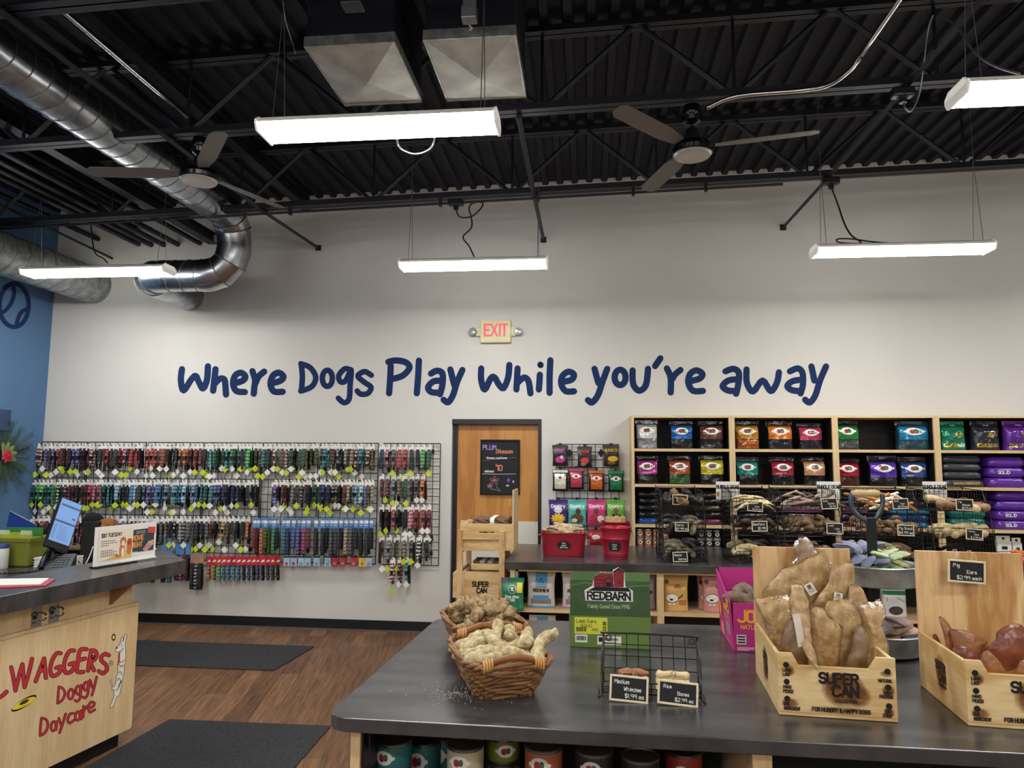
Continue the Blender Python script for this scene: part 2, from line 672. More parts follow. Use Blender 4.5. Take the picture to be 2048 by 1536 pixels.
# ================================================================ walls with the door opening
DX0, DX1, DZ = -1.372, -.452, 2.138
mb = MB()
mb.b2((XL - .1, WY, 0), (DX0, WY + .15, DZ)).b2((DX1, WY, 0), (XR + .1, WY + .15, DZ)).b2((XL - .1, WY, DZ), (XR + .1, WY + .15, 5.0))
struct(mb.build('wall_back', M_WALL))
struct(MB().b2((XL - .1, YR, 0), (XL, WY, 5.0)).build('wall_left', M_BLUE))
struct(MB().b2((XR, YR, 0), (XR + .1, WY, 5.0)).build('wall_right', M_WALL))
struct(MB().b2((XL - .1, YR - .1, 0), (XR + .1, YR, 5.0)).build('wall_front', M_WALL))
M_BASE = mat('black_vinyl_base', '0d0e13', .45, var=.2)
mb = MB().b2((XL, WY - .012, .012), (DX0 - .005, WY, .104)).b2((DX1 + .005, WY - .012, .012), (XR, WY, .104))
struct(mb.build('baseboard_back', M_BASE))
struct(MB().b2((XL, WY - .03, 0), (DX0 - .005, WY, .014)).build('trim_1', mat('grey_shoe_strip', '5b5a5c', .4)))
struct(MB().b2((XL, YR, 0), (XL + .012, WY - .03, .104)).build('baseboard_left', M_BASE))

# corrugated roof deck
mb = MB()
per = .153
prof = []
x = XL - .05
while x < XR + .1:
    prof += [(x, 0), (x + .05, 0), (x + .066, .038), (x + .137, .038)]
    x += per
vs, fs = [], []
for px_, dz in prof:
    for yy in (YR, WY):
        vs.append((px_, yy, ceil_z(px_) + dz))
for i in range(len(prof) - 1):
    fs.append((2 * i, 2 * i + 1, 2 * i + 3, 2 * i + 2))
mb.add(vs, fs)
c = mb.build('ceiling', M_DECK)
struct(c)

# ================================================================ door
d = bpy.data.objects.new('door_1', None)
COL.objects.link(d)
d.location = (DX0, WY, 0)
struct(d)
O = V((DX0, WY, 0))
M_FRAME = mat('black_door_frame', '15161b', .4, var=.1)
M_JAMB = mat('grey_jamb', '94959a', .55, var=.05)  # even mid grey for the jamb return
mb = MB(O)
mb.b2((DX0, WY + .06, 0), (DX0 + .05, WY + .12, DZ)).b2((DX1 - .035, WY - .006, 0), (DX1, WY + .12, DZ)).b2((DX0, WY - .006, DZ - .05), (DX1 - .035, WY + .12, DZ))
mb.build('frame', M_FRAME, d)
MB(O).b2((DX0, WY - .002, 0), (DX0 + .004, WY + .06, DZ - .05)).build('jamb', M_JAMB, d)
MB(O).b2((DX0 + .05, WY + .07, .01), (DX1 - .035, WY + .112, DZ - .05)).build('door_panel', M_OAK, d)
# kick plate at the bottom of the door
kp = aY(1060, 1043, WY + .07)
MB(O).b2((DX0 + .09, WY + .066, .03), (DX1 - .04, WY + .07, kp.z)).build('kick_plate', mat('white_kick_plate', 'd9d5cb', .4, var=.03), d)
mb = MB(O)
for zz in (kp.z - .02, kp.z - .3):
    for xx in (DX0 + .11, DX1 - .06):
        mb.lathe([(0, -.003), (.006, -.003), (.006, .002)], 8, (xx, WY + .066, zz), M=Matrix.Rotation(PI / 2, 3, 'X'))
mb.build('screws', M_GALVM, d)

# chalkboard on the door
a, bb = aY(961, 879, WY + .04), aY(1039, 990, WY + .04)
cb = thing('chalkboard', 'framed black chalkboard with coloured chalk writing and flowers on the wooden door', 'chalkboard', ((a.x + bb.x) / 2, WY + .07, (a.z + bb.z) / 2))
W_, H_ = bb.x - a.x, a.z - bb.z
o = V(cb.location)
MB(o).b2((a.x, WY + .05, bb.z), (bb.x, WY + .066, a.z)).build('board', M_SLATE, cb)
mb = MB(o)
for q in (((a.x, bb.z), (a.x + .018, a.z)), ((bb.x - .018, bb.z), (bb.x, a.z)), ((a.x + .018, bb.z), (bb.x - .018, bb.z + .018)), ((a.x + .018, a.z - .018), (bb.x - .018, a.z))):
    mb.b2((q[0][0], WY + .04, q[0][1]), (q[1][0], WY + .0665, q[1][1]))
mb.build('frame', M_MATTE, cb, bevel=.002)
fr = FRONT(o + V((0, -.0205, 0)))
ch = lambda n, c: mat('chalk_' + n, c, .9, var=.15, scale=60)


def cbp(px, py):      # pixels of the photographed board -> board coordinates
    return (px - (a.x - a.x) - 0, py)


def C8(cx, cy):
    p = aY(880 + .2865 * cx, 820 + .2865 * cy, WY + .049)
    return (p.x - o.x, p.z - o.z)


mb = MB(o); x0, y0 = C8(300, 275); write(mb, 'PLUM', x0, y0, .043, fr, .2, center=False, sx=.95); mb.build('writing', ch('violet', '9a86d8'), cb)
mb = MB(o); x0, y0 = C8(392, 302); write(mb, 'Blossom', x0, y0, .04, fr, .14, center=False, slant=.1, sx=.9); mb.build('writing', ch('orange', 'd98f6a'), cb)
mb = MB(o); x0, y0 = C8(325, 340); write(mb, 'Shampoo conditioner', x0, y0, .018, fr, .16, center=False, sx=.95)
x0, y0 = C8(312, 434); write(mb, 'additional', x0, y0, .02, fr, .16, center=False, sx=.8)
mb.stroke([C8(292, 445), C8(400, 448), C8(530, 446)], .003, fr)
for k in range(14):
    mb.stroke([C8(298 + 17 * k, 354 - k * 1.7), C8(304 + 17 * k, 353 - k * 1.7)], .002, fr)
mb.build('writing', M_CHALK, cb)
mb = MB(o); x0, y0 = C8(400, 423); write(mb, '10', x0, y0, .055, fr, .16, center=False, sx=.8)
x0, y0 = C8(388, 392); write(mb, '$', x0, y0, .02, fr, .16, center=False)
mb.build('writing', ch('coral', 'e08872'), cb)
mb = MB(o)
for cx, cy, s in ((380, 490, 26), (348, 530, 16)):
    for k in range(5):
        an = 2 * PI * k / 5 + .3
        mb.stroke([C8(cx, cy), C8(cx + s * math.cos(an - .35), cy - s * .8 * math.sin(an - .35)), C8(cx + s * 1.25 * math.cos(an), cy - s * 1.2 * math.sin(an)), C8(cx + s * math.cos(an + .35), cy - s * .8 * math.sin(an + .35)), C8(cx, cy)], .0028, fr)
mb.build('drawing', ch('pink', 'd98a9a'), cb)
mb = MB(o); mb.stroke([C8(388, 510), C8(400, 545), C8(424, 568)], .003, fr); mb.stroke([C8(352, 552), C8(390, 556), C8(412, 565)], .003, fr)
x1, y1 = C8(472, 528); disc(mb, x1, y1, .018, .008, fr); x1, y1 = C8(512, 500); disc(mb, x1, y1, .009, .013, fr)
mb.build('drawing', ch('grey', 'b9b4bd'), cb)
mb = MB(o); x1, y1 = C8(478, 490); disc(mb, x1, y1, .015, .021, fr); mb.build('drawing', ch('purple', '7a4fc0'), cb)

# ================================================================ big lettering on the wall
o = V((-.9, WY, 2.45))
wl = thing('wall_lettering', 'large navy blue hand-lettered slogan painted across the white back wall', 'lettering', o)
frw = lambda u, v, h=0: aY(u, v, WY) + V((0, -h, 0))
S1, S2 = 660 / 2048, 800 / 2048
A = lambda *p: [(340 + S1 * x, 690 + S1 * y) for x, y in p]
B = lambda *p: [(900 + S2 * x, 690 + S2 * y) for x, y in p]


def ell(f, cx, cy, rx, ry, rot=0, n=16):
    return f(*[(cx + rx * math.cos(t) * math.cos(rot) - ry * math.sin(t) * math.sin(rot), cy + rx * math.cos(t) * math.sin(rot) + ry * math.sin(t) * math.cos(rot)) for t in [2 * PI * k / n for k in range(n + 1)]])


LETTERS = {'Where': (1, 2, 1, 2, 1), 'Dogs': (2, 1, 1, 1), 'Play': (2, 1, 2, 2), 'while': (1, 2, 2, 1, 1), "you're": (2, 1, 1, 1, 2, 1), 'away': (2, 1, 2, 2)}
words = {'Where': (11.6, [A((75, 150), (68, 220), (85, 282), (132, 215), (160, 192), (180, 230), (205, 270), (230, 215), (236, 132)), A((283, 150), (275, 220), (268, 284)), A((272, 245), (310, 210), (338, 215), (345, 260), (348, 308)),
                   A((395, 238), (450, 222), (468, 195), (440, 172), (405, 190), (392, 240), (412, 285), (465, 292)), A((512, 162), (528, 215), (524, 260), (520, 303)), A((585, 165), (550, 195), (532, 235)),
                   A((625, 240), (685, 222), (704, 195), (675, 172), (640, 190), (624, 240), (645, 288), (700, 290))]),
         'Dogs': (10.2, [A((815, 120), (822, 200), (815, 285)), A((812, 116), (870, 140), (905, 200), (880, 258), (812, 286)), ell(A, 977, 207, 31, 50), A((1125, 155), (1085, 148), (1048, 190), (1058, 228), (1090, 222), (1124, 158), (1118, 250), (1112, 335), (1080, 358), (1045, 330)),
                  A((1250, 188), (1208, 165), (1166, 192), (1205, 230), (1248, 262), (1228, 300), (1185, 305), (1162, 285))]),
         'Play': (11.6, [A((1370, 130), (1366, 220), (1360, 300)), A((1355, 105), (1400, 96), (1460, 106), (1487, 140), (1445, 190), (1375, 212)), A((1545, 97), (1540, 200), (1532, 300)), A((1620, 178), (1655, 160), (1690, 175), (1692, 240), (1676, 306)), A((1685, 222), (1635, 226), (1602, 262), (1622, 292), (1672, 296)),
                  A((1740, 152), (1752, 200), (1765, 250)), A((1815, 155), (1782, 230), (1757, 310), (1727, 355), (1698, 340))]),
         'while': (11.6, [B((160, 120), (160, 180), (178, 228), (208, 172), (228, 166), (252, 205), (275, 220), (298, 165), (304, 102)), B((346, 120), (343, 180), (340, 228)), B((345, 195), (378, 167), (402, 185), (412, 248)), B((460, 152), (458, 190), (455, 228)), B((463, 101), (464, 103)), B((514, 78), (510, 160), (510, 245)),
                   B((570, 190), (622, 178), (634, 150), (605, 137), (575, 160), (570, 200), (592, 236), (635, 237))]),
         "you're": (11.6, [B((740, 122), (750, 160), (760, 195)), B((805, 122), (780, 190), (757, 258), (727, 294), (706, 282)), ell(B, 871, 166, 28, 39), B((935, 130), (938, 200), (968, 234), (1003, 205), (1014, 122)), B((1077, 68), (1050, 108)), B((1110, 120), (1130, 168), (1130, 243)), B((1180, 128), (1155, 148), (1140, 172)),
                   B((1225, 186), (1278, 172), (1292, 148), (1262, 130), (1230, 148), (1220, 192), (1244, 234), (1295, 235))]),
         'away': (11.6, [B((1410, 135), (1450, 122), (1478, 142), (1476, 200), (1465, 250)), B((1475, 175), (1425, 182), (1396, 210), (1420, 232), (1460, 236)), B((1518, 125), (1520, 195), (1552, 238), (1600, 182), (1642, 236), (1674, 192), (1684, 140)), B((1740, 135), (1780, 120), (1804, 142), (1807, 200), (1795, 248)), B((1800, 177), (1752, 186), (1727, 210), (1750, 231), (1793, 236)),
                  B((1850, 110), (1858, 145), (1865, 182)), B((1925, 110), (1895, 180), (1870, 258), (1842, 294), (1818, 280))])}
for k, (pw, lines) in words.items():
    it = iter(lines)
    for cnt in LETTERS[k]:
        mb = MB(o)
        for _ in range(cnt):
            mb.stroke([(p.x, p.y) for p in catmull([(x, y, 0) for x, y in next(it)], 4)], pw * 1.1, frw, .002)
        mb.build('painted_letter', M_NAVY, wl)

# tennis ball painted on the blue wall
o = aX(25, 610, XL)
frl = lambda u, v, h=0: aX(u, v, XL) + V((h, 0, 0))
Q = lambda *p: [(.339 * x, 480 + .339 * y) for x, y in p]
mb = MB(o)
for ln, pw in ((ell(Q, 82, 385, 86, 128, n=24), 9), (Q((75, 262), (82, 320), (60, 380), (20, 425), (-10, 432)), 8), (Q((165, 405), (125, 425), (103, 470), (97, 505)), 8)):
    mb.stroke([(p.x, p.y) for p in catmull([(x, y, 0) for x, y in ln], 3)], pw, frl, .002)
tag(mb.build('painted_ball', M_NAVY), 'dark navy tennis ball outline painted on the blue side wall', 'mural').location = o

# ================================================================ EXIT sign
o = aY(992, 664, WY)
ex = thing('exit_sign', 'cream exit sign with red letters and two lamp heads above the slogan', 'exit sign', o)
M_CREAM = mat('cream_plastic', 'd8d3a8', .5, var=.04)
hw, hh = .158, .118
MB().b2((-hw, -.05, -hh), (hw, 0, hh)).build('housing', M_CREAM, ex, bevel=.008)
MB().b2((-hw * 1.35, -.035, -.05), (hw * 1.35, -.004, .05)).build('lamp_bracket', M_CREAM, ex, bevel=.012)
mb = MB()
write(mb, 'EXIT', .006, -.045, .115, FRONT((0, -.0505, 0)), .17, round_=False, sx=.72)
mb.build('letters', emis('exit_red', 'd8213f', .1), ex)
for sx in (-1, 1):
    mb = MB()
    q = Matrix.Rotation(PI / 2, 3, 'X') @ Matrix.Rotation(.3 * sx, 3, 'Y')
    mb.lathe([(0, .0), (.03, .004), (.04, .03), (.042, .05), (.036, .05)], 18, (sx * (hw + .062), -.02, -.002), M=q)
    h = mb.build('lamp_head', M_GALVM, ex, smooth=40)
    MB().lathe([(.036, .049), (.0, .054)], 18, (sx * (hw + .062), -.02, -.002), M=q).build('lens', mat('clear_lens', 'dfe4e6', .08, .6, var=.1), h)

# ================================================================ roof joists
JY = [5.9, 4.45, 3.05, 1.6, .15, -1.3, -2.75]


def jz(x):
    return 4.0 + .0262 * (x + .6)


for i, y in enumerate(JY[:5]):
    lab = ['black open-web roof joist nearest the lettered wall', 'black open-web roof joist carrying the two ceiling fans', 'black open-web roof joist crossing the top edge of the photo', 'black open-web roof joist overhead just in front of the viewer', 'black open-web roof joist above the viewer'][i]
    t = thing('roof_joist', lab, 'joist', (0, y, 4.0))
    o = V((0, y, 4.0))
    for nm, z0, z1 in (('bottom_chord', 0, .055), ('top_chord', None, None)):
        mb = MB(o)
        for dy in (-.028, .028):
            for xa, xb in ((XL, XR),):
                if z0 is not None:
                    za, zb = jz(xa), jz(xb)
                else:
                    za, zb = ceil_z(xa) - .06, ceil_z(xb) - .06
                for (h0, h1, w0, w1) in ((0, .006, -.022, .022), (0, .055, -.003, .003)):
                    mb.hexa([(xx, y + dy + ww, zz + hh) for hh in (h0, h1) for ww in (w0, w1) for xx, zz in ((xa, za), (xb, zb))])
        mb.build(nm, M_STEEL, t)
    x = -.63 - 4 * 1.23 + (0 if i % 2 == 0 else .35)
    while x < XR:
        for xb, r in ((x - .6, .013), (x + .6, .013), (x, .011)):
            if XL < xb < XR and x > XL:
                MB(o).tube([(x + (xb - x) * .03, y, jz(x) + .03), (xb, y, ceil_z(xb) - .04)], r * 1.35 if xb != x else r, 6).build('web_member', M_STEEL, t)
        x += 1.23

# pipe clipped beneath the wall joist, with hangers
mb = MB()
y = 5.86
mb.tube([(XL + .05, y, jz(XL) - .05), (1.62, y, jz(1.62) - .05)], .012, 8)
for xx in (-1.25, -.4, 1.0, .4, -2.6):
    mb.b2((xx - .012, y - .02, jz(xx) - .075), (xx + .012, y + .02, jz(xx) + .002))
tag(mb.build('conduit', M_STEEL), 'thin black conduit clipped under the joist nearest the wall', 'conduit')

# bridging bars running front to back and down to the wall
for px, py, x0, lab in ((637, 496, -3.35, 'black brace bar running to the wall right of the elbowed duct'), (1087, 480, -.62, 'black brace bar running to the wall above the exit sign'), (1566, 455, 1.72, 'black brace bar running to the wall at the right')):
    e = aY(px, py, WY)
    x0 = e.x
    mb = MB()
    for pa, pb in (((x0, 4.45 if px == 1087 else -3, jz(x0) - .02), (x0, 5.9, jz(x0) - .02)), ((x0, 5.9, jz(x0) - .02), (x0, WY, e.z))):
        u_, w_ = frame_of(V(pb) - V(pa))
        mb.tube([pa, pb], .019, 4)
    mb.b2((x0 - .03, WY - .01, e.z - .03), (x0 + .03, WY, e.z + .03))
    tag(mb.build('brace_bar', M_STEEL), lab, 'brace')

# ================================================================ strip lights
M_LENS = emis('lamp_lens', 'fffdf8', LAMP)
M_CAPL = emis('glowing_end_cap', 'e6e4de', .07)
M_CABLE = mat('steel_cable', '9a9ba0', .35, .8)


def strip(x0, x1, yf, z, lab, cord=None):
    """yf: far bottom edge; lens .21 wide"""
    wd = .205
    cx, cy = (x0 + x1) / 2, yf - wd / 2
    t = thing('strip_light', lab, 'ceiling light', (cx, cy, z), 0, 'hanging strip lights')
    L = (x1 - x0) / 2
    pr = [(-.074, 0), (.074, 0), (.1025, .036), (-.1025, .036)]
    fr = lambda a, c, h: V((-L + .012 + h, a, c))
    MB().prism(pr, 2 * L - .024, fr).build('lens', M_LENS, t)
    MB().prism([(-.1025, .0365), (.1025, .0365), (.1025, .046), (.1, .058), (.06, .075), (-.06, .075), (-.1, .058), (-.1025, .046)], 2 * L, lambda a, c, h: V((-L + h, a, c))).build('housing', M_WHITE, t, bevel=.002)
    ec = [(-.088, -.004), (.088, -.004), (.107, .028), (.107, .05), (.07, .078), (-.07, .078), (-.107, .05), (-.107, .028)]
    for sx in (-1, 1):
        MB().prism(ec, .012, lambda a, c, h: V((sx * L + (h - .012 if sx > 0 else -h + .012), a, c))).build('end_cap', M_CAPL, t, bevel=.002)
    top = ceil_z(cx) - z - .03
    for sx in (-1, 1):
        mb = MB()
        xx = sx * (L - .08)
        kz = min(top, .75)
        mb.rod((xx - .0, -.07, .07), (xx, 0, kz), .0022, 4)
        mb.rod((xx - .0, .07, .07), (xx, 0, kz), .0022, 4)
        mb.rod((xx, 0, kz), (xx, 0, top), .0022, 4)
        mb.build('hanging_cable', M_CABLE, t)
    return t


RY = 5.80
cz = aY(950, 543, RY).z
strip(aY(808, 546, RY).x, aY(1097, 540, RY).x, RY, cz, 'white strip light hanging in the middle before the slogan wall')
strip(aY(1618, 519, 5.72).x, aY(1965, 510, 5.72).x, 5.72, aY(1790, 515, 5.72).z, 'white strip light hanging at the right before the slogan wall')
strip(aY(72, 556, 6.0).x, aY(352, 553, 6.0).x, 6.0, aY(240, 555, 6.0).z, 'white strip light hanging at the left in front of the ducts')
strip(-1.648, -.428, 3.455, 3.378, 'large bright strip light nearest the viewer beneath the zinc panels')
q = aY(1890, 223, 3.45)
strip(q.x, q.x + 1.22, 3.45, q.z, 'bright strip light cut off by the right edge of the photo')
for yy in (1.1, -1.3, -3.4):
    for xx in (-4.6, -1.04, 2.35):
        strip(xx - .61, xx + .61, yy, 3.38, 'strip light hanging behind the viewer')
strip(-5.2, -3.98, 3.3, 3.38, 'strip light hanging outside the left edge')
strip(4.6, 5.82, 5.72, 3.38, 'strip light hanging outside the right edge')
strip(4.9, 6.12, 1.1, 3.38, 'strip light hanging behind the viewer')


def cordthing(name, pts, r, m, lab, cat='cord', k=6, n=6):
    mb = MB()
    mb.tube(catmull(pts, k), r, n)
    return tag(mb.build(name, m, smooth=True), lab, cat)


# power cords of the strip lights and their black junction boxes
def jbox(u, v, y, lab):
    p = aY(u, v, y)
    t = thing('junction_box', lab, 'junction box', p)
    MB().box((0, 0, .02), (.13, .07, .06)).build('box', M_BLACK, t, bevel=.012)
    MB().lathe([(.022, -.045), (.022, -.02), (.034, -.012), (.034, 0)], 12).build('gland', M_BLACK, t)
    return p


Y1 = 5.84
jbox(912, 410, Y1, 'black junction box under the joist above the middle strip light')
cordthing('power_cord', [aY(912, 418, Y1), aY(920, 434, Y1), aY(945, 432, Y1), aY(965, 412, Y1), aY(960, 403, Y1 + .02), aY(943, 408, Y1 + .03), aY(938, 418, Y1), aY(942, 432, Y1), aY(943, 455, Y1 - .02), aY(926, 474, Y1 - .03), aY(938, 492, Y1 - .06), aY(948, 513, 5.72)], .0065, M_BLACK, 'looped black power cord dropping to the middle strip light')
jbox(1662, 367, Y1, 'black junction box under the joist above the right strip light')
cordthing('power_cord', [aY(1664, 378, Y1), aY(1676, 410, Y1), aY(1688, 445, 5.8), aY(1702, 470, 5.72), aY(1722, 485, 5.68), aY(1700, 487, 5.66), aY(1676, 484, 5.66), aY(1676, 478, 5.66), aY(1705, 478, 5.66), aY(1740, 483, 5.64), aY(1778, 486, 5.62)], .0065, M_BLACK, 'black power cord coiled on top of the right strip light')
cordthing('power_cord', [aY(182, 430, 6.0), aY(183, 465, 6.0), aY(190, 505, 5.98), aY(207, 517, 5.95), aY(215, 526, 5.92)], .006, M_BLACK, 'thin black cord dropping to the left strip light')
cordthing('power_cord', [aY(795, 252, 3.45) , aY(795, 285, 3.6), aY(806, 300, 3.6), aY(830, 308, 3.6), aY(855, 301, 3.6), aY(868, 283, 3.6), aY(868, 250, 3.45)], .006, M_CABLE, 'short grey cord looping under the big front strip light')
cordthing('power_cord', [aY(1866, 30, 4.2), aY(1856, 60, 4.25), aY(1847, 130, 4.3), aY(1838, 190, 4.35), aY(1822, 222, 4.36), aY(1810, 216, 4.36), aY(1808, 205, 4.38)], .006, M_CABLE, 'grey cord hanging from the roof beside the right bright light')
cordthing('power_cord', [aY(1880, 27, 4.0), aY(1915, 55, 3.8), aY(1950, 105, 3.6), aY(1990, 132, 3.5), aY(2040, 148, 3.4)], .006, M_CABLE, 'grey cord sagging down to the light at the right edge')
jbox(1805, 192, 4.4, 'black junction box on the fan joist near the right bright light')
cordthing('loose_wire', [aY(565, 0, 3.3), aY(572, 45, 3.35), aY(583, 80, 3.4), aY(591, 107, 3.4)], .003, M_CABLE, 'thin loose wire dangling left of the zinc panels', 'wire')

# ================================================================ bright conduits
cordthing('conduit', [(-2.72, -2.5, 4.06), (-2.72, 3.0, 4.06), (-2.72, 4.4, 4.06)], .0145, M_CONDUIT, 'bright metal conduit running back to the left fan', 'conduit', k=2, n=10)
cordthing('conduit', [(1.58, -2.5, 4.06), (1.58, 3.4, 4.06), (1.58, 4.05, 4.06), (1.57, 4.22, 4.06), (1.5, 4.36, 4.055), (1.35, 4.4, 4.05), (.95, 4.4, 4.03), (.77, 4.42, 3.97)], .0145, M_CONDUIT, 'bright bent metal conduit leading to the right fan', 'conduit', k=5, n=10)

# ================================================================ ceiling fans
def fan(p, z_hub, ang, lab):
    t = thing('ceiling_fan', lab, 'fan', (p[0], p[1], z_hub), R(ang))
    dz = p[2] - z_hub
    gl = mat('gloss_black_metal', '0c0d10', .15, .3)
    MB().lathe([(0, dz + .02), (.055, dz + .015), (.06, dz - .03), (.05, dz - .05), (.062, dz - .056), (.055, dz - .085), (.025, dz - .105)], 20).build('canopy', gl, t, smooth=40)
    MB().lathe([(.014, .1), (.014, dz - .1)], 10).build('down_rod', M_STEEL, t)
    MB().lathe([(.02, .15), (.04, .13), (.055, .07), (.06, .03)], 18).build('yoke_cover', M_STEEL, t, smooth=40)
    MB().lathe([(.05, .045), (.11, .035), (.13, .0), (.125, -.025), (.118, -.03)], 28).build('motor', gl, t, smooth=40)
    MB().lathe([(.119, -.031), (.11, -.045), (.095, -.046), (0, -.04)], 28).build('bottom_ring', mat('pale_ring', 'b5b3ad', .4, .3), t, smooth=40)
    for k in range(3):
        a = 2 * PI * k / 3
        q = Matrix.Rotation(a, 3, 'Z')
        tilt = Matrix.Rotation(R(12), 3, 'X')
        out = [(.14, -.035), (.3, -.06), (.71, -.058), (.75, -.03), (.75, .03), (.71, .058), (.3, .06), (.14, .035)]
        bl = MB()
        bl.prism(out, .006, lambda x, y, h: q @ (tilt @ V((x, y, h))) + V((0, 0, .012)))
        bl.build('blade', mat('taupe_blade', '6c6863', .5, var=.05), t, bevel=.002)
    return t


fan(aY(1383, 218, 4.45), aY(1385, 300, 4.45).z, -12, 'black ceiling fan with taupe blades left of the bent conduit')
fan(aY(403, 283, 4.45), aY(405, 352, 4.45).z, 68, 'black ceiling fan hanging beside the round duct')

# ================================================================ zinc air panels
for x0, x1, lab in ((-1.57, -1.065, 'left square zinc air panel above the front strip light'), (-.885, -.385, 'right square zinc air panel above the front strip light')):
    z0 = 4.05
    y0, y1 = 3.66, 4.33
    cx, cy = (x0 + x1) / 2, (y0 + y1) / 2
    t = thing('air_diffuser', lab, 'air vent', (cx, cy, z0), 0, 'zinc air panels')
    o = V((cx, cy, z0))
    MB(o).b2((x0, y0, z0 + .06), (x1, y1, ceil_z(cx) - .02)).build('duct_drop', M_DECK, t)
    mb = MB(o)
    mb.b2((x0 - .01, y0 - .01, z0), (x1 + .01, y0, z0 + .06)).b2((x0 - .01, y1, z0), (x1 + .01, y1 + .01, z0 + .06)).b2((x0 - .01, y0, z0), (x0, y1, z0 + .06)).b2((x1, y0, z0), (x1 + .01, y1, z0 + .06))
    mb.build('flange', M_GALVM, t)
    n = (x1 - x0) / 2
    mb = MB(o)
    mb.add([(x0, y0, z0 + .004), (x1, y0, z0 + .004), (x1, y1, z0 + .004), (x0, y1, z0 + .004), (cx, cy, z0 - .045)], [(0, 1, 4), (1, 2, 4), (2, 3, 4), (3, 0, 4)])
    mb.build('face_panel', M_PAN, t)
p = aY(706, 12, 3.05)
t = thing('damper_motor', 'small box with pale cover on the black duct at the top edge', 'motor', p)
MB().box((0, 0, .05), (.1, .08, .12)).build('body', M_BLACK, t, bevel=.006)
MB().box((0, -.042, .05), (.06, .01, .09)).build('cover', mat('tan_cover', 'b9ab8a', .5), t)
p = aY(939, 38, 3.05)
t = thing('beam_clamp', 'grey metal hanger clamp beside the right zinc panel', 'clamp', p)
MB().box((0, 0, .02), (.07, .06, .06)).b2((-.03, -.02, .05), (.03, .02, .2)).build('bracket', mat('dull_grey_metal', '6f7278', .4, .6), t, bevel=.004)
MB().tube(catmull([(0, 0, 0), (0, 0, -.03), (.012, 0, -.045), (.0, 0, -.055)], 4), .005, 6).build('hook', M_GALVM, t)
# dark trunk duct the panels hang from
tag(MB().b2((-1.75, 1.2, 4.2), (-.3, 3.12, 4.5)).build('trunk_duct', M_DECK, bevel=.01), 'black rectangular trunk duct behind the zinc panels', 'duct')

# ================================================================ round ducts
def spiral(mb, pts, r, pitch=.14):
    """raised seam wound round a straight duct"""
    a, b_ = V(pts[0]), V(pts[1])
    d_ = (b_ - a)
    L = d_.length
    d_.normalize()
    u_, w_ = frame_of(d_)
    n = int(L / pitch * 20)
    path = [a + d_ * (L * i / n) + (u_ * math.cos(2 * PI * i / 20) + w_ * math.sin(2 * PI * i / 20)) * (r + .001) for i in range(n + 1)]
    mb.tube(path, .0045, 5)


M_SEAM = mat('duct_seam', '7d8186', .4, .9)
X0, Z0, RD = -3.36, 4.03, .152
t = thing('round_duct', 'long round galvanised duct that elbows down and left to the wall', 'duct', (X0, 6.4, Z0))
o = V((X0, 6.4, Z0))
MB(o).tube([(X0, -4.1, Z0), (X0, 6.1, Z0)], RD, 32).build('straight_run', M_GALV, t, smooth=40)
mb = MB(o); spiral(mb, [(X0, 0, Z0), (X0, 6.1, Z0)], RD); mb.build('seam', M_SEAM, t, smooth=True)


def elbow(c, a0, d0, d1, rb, n=3):
    """gored elbow path from direction d0 to d1 starting at a0"""
    a0, d0, d1 = V(a0), V(d0), V(d1)
    ce = a0 + d1 * rb
    return [ce - d1 * rb * math.cos(t_) + d0 * rb * math.sin(t_) for t_ in [PI / 2 * i / n for i in range(n + 1)]]


rb = .24
e1 = elbow(None, (X0, 6.1, Z0), (0, 1, 0), (0, 0, -1), rb)
MB(o).tube([(X0, 6.0, Z0)] + e1 + [e1[-1] + V((0, 0, -.1))], RD + .004, 32).build('elbow', M_GALV, t, smooth=15)
e2 = elbow(None, e1[-1] + V((0, 0, -.08)), (0, 0, -1), (-1, 0, 0), rb)
MB(o).tube([e1[-1] + V((0, 0, -.04))] + e2 + [e2[-1] + V((-.06, 0, 0))], RD + .006, 32).build('elbow', M_GALV, t, smooth=15)
xe = -4.05
MB(o).tube([e2[-1], (xe, e2[-1].y, e2[-1].z)], RD, 32).build('straight_run', M_GALV, t, smooth=40)
mb = MB(o); spiral(mb, [e2[-1], (xe, e2[-1].y, e2[-1].z)], RD); mb.build('seam', M_SEAM, t, smooth=True)
e3 = elbow(None, (xe, e2[-1].y, e2[-1].z), (-1, 0, 0), (0, 1, 0), rb)
MB(o).tube([V((xe + .05, e2[-1].y, e2[-1].z))] + e3 + [V((e3[-1].x, WY, e3[-1].z))], RD + .004, 32).build('elbow', M_GALV, t, smooth=15)
for pth in (e1, e2, e3):
    mb = MB(o)
    for i in range(1, len(pth) - 1):
        d_ = (pth[i + 1] - pth[i - 1]).normalized()
        u_, w_ = frame_of(d_)
        mb.tube([pth[i] + (u_ * math.cos(2 * PI * k / 24) + w_ * math.sin(2 * PI * k / 24)) * (RD * 1.03 + .004) for k in range(24)], .005, 5, closed=True)
    mb.build('seam', M_SEAM, t, smooth=True)

t = thing('round_duct', 'wider round galvanised duct running low along the blue wall', 'duct', (-5.42, 7.2, 3.61))
o = V((-5.42, 7.2, 3.61))
MB(o).tube([(-5.42, 1, 3.61), (-5.42, WY, 3.61)], .2, 32).build('straight_run', M_GALVM, t, smooth=40)
mb = MB(o); spiral(mb, [(-5.42, 3, 3.61), (-5.42, WY, 3.61)], .2, .16); mb.build('seam', M_SEAM, t, smooth=True)

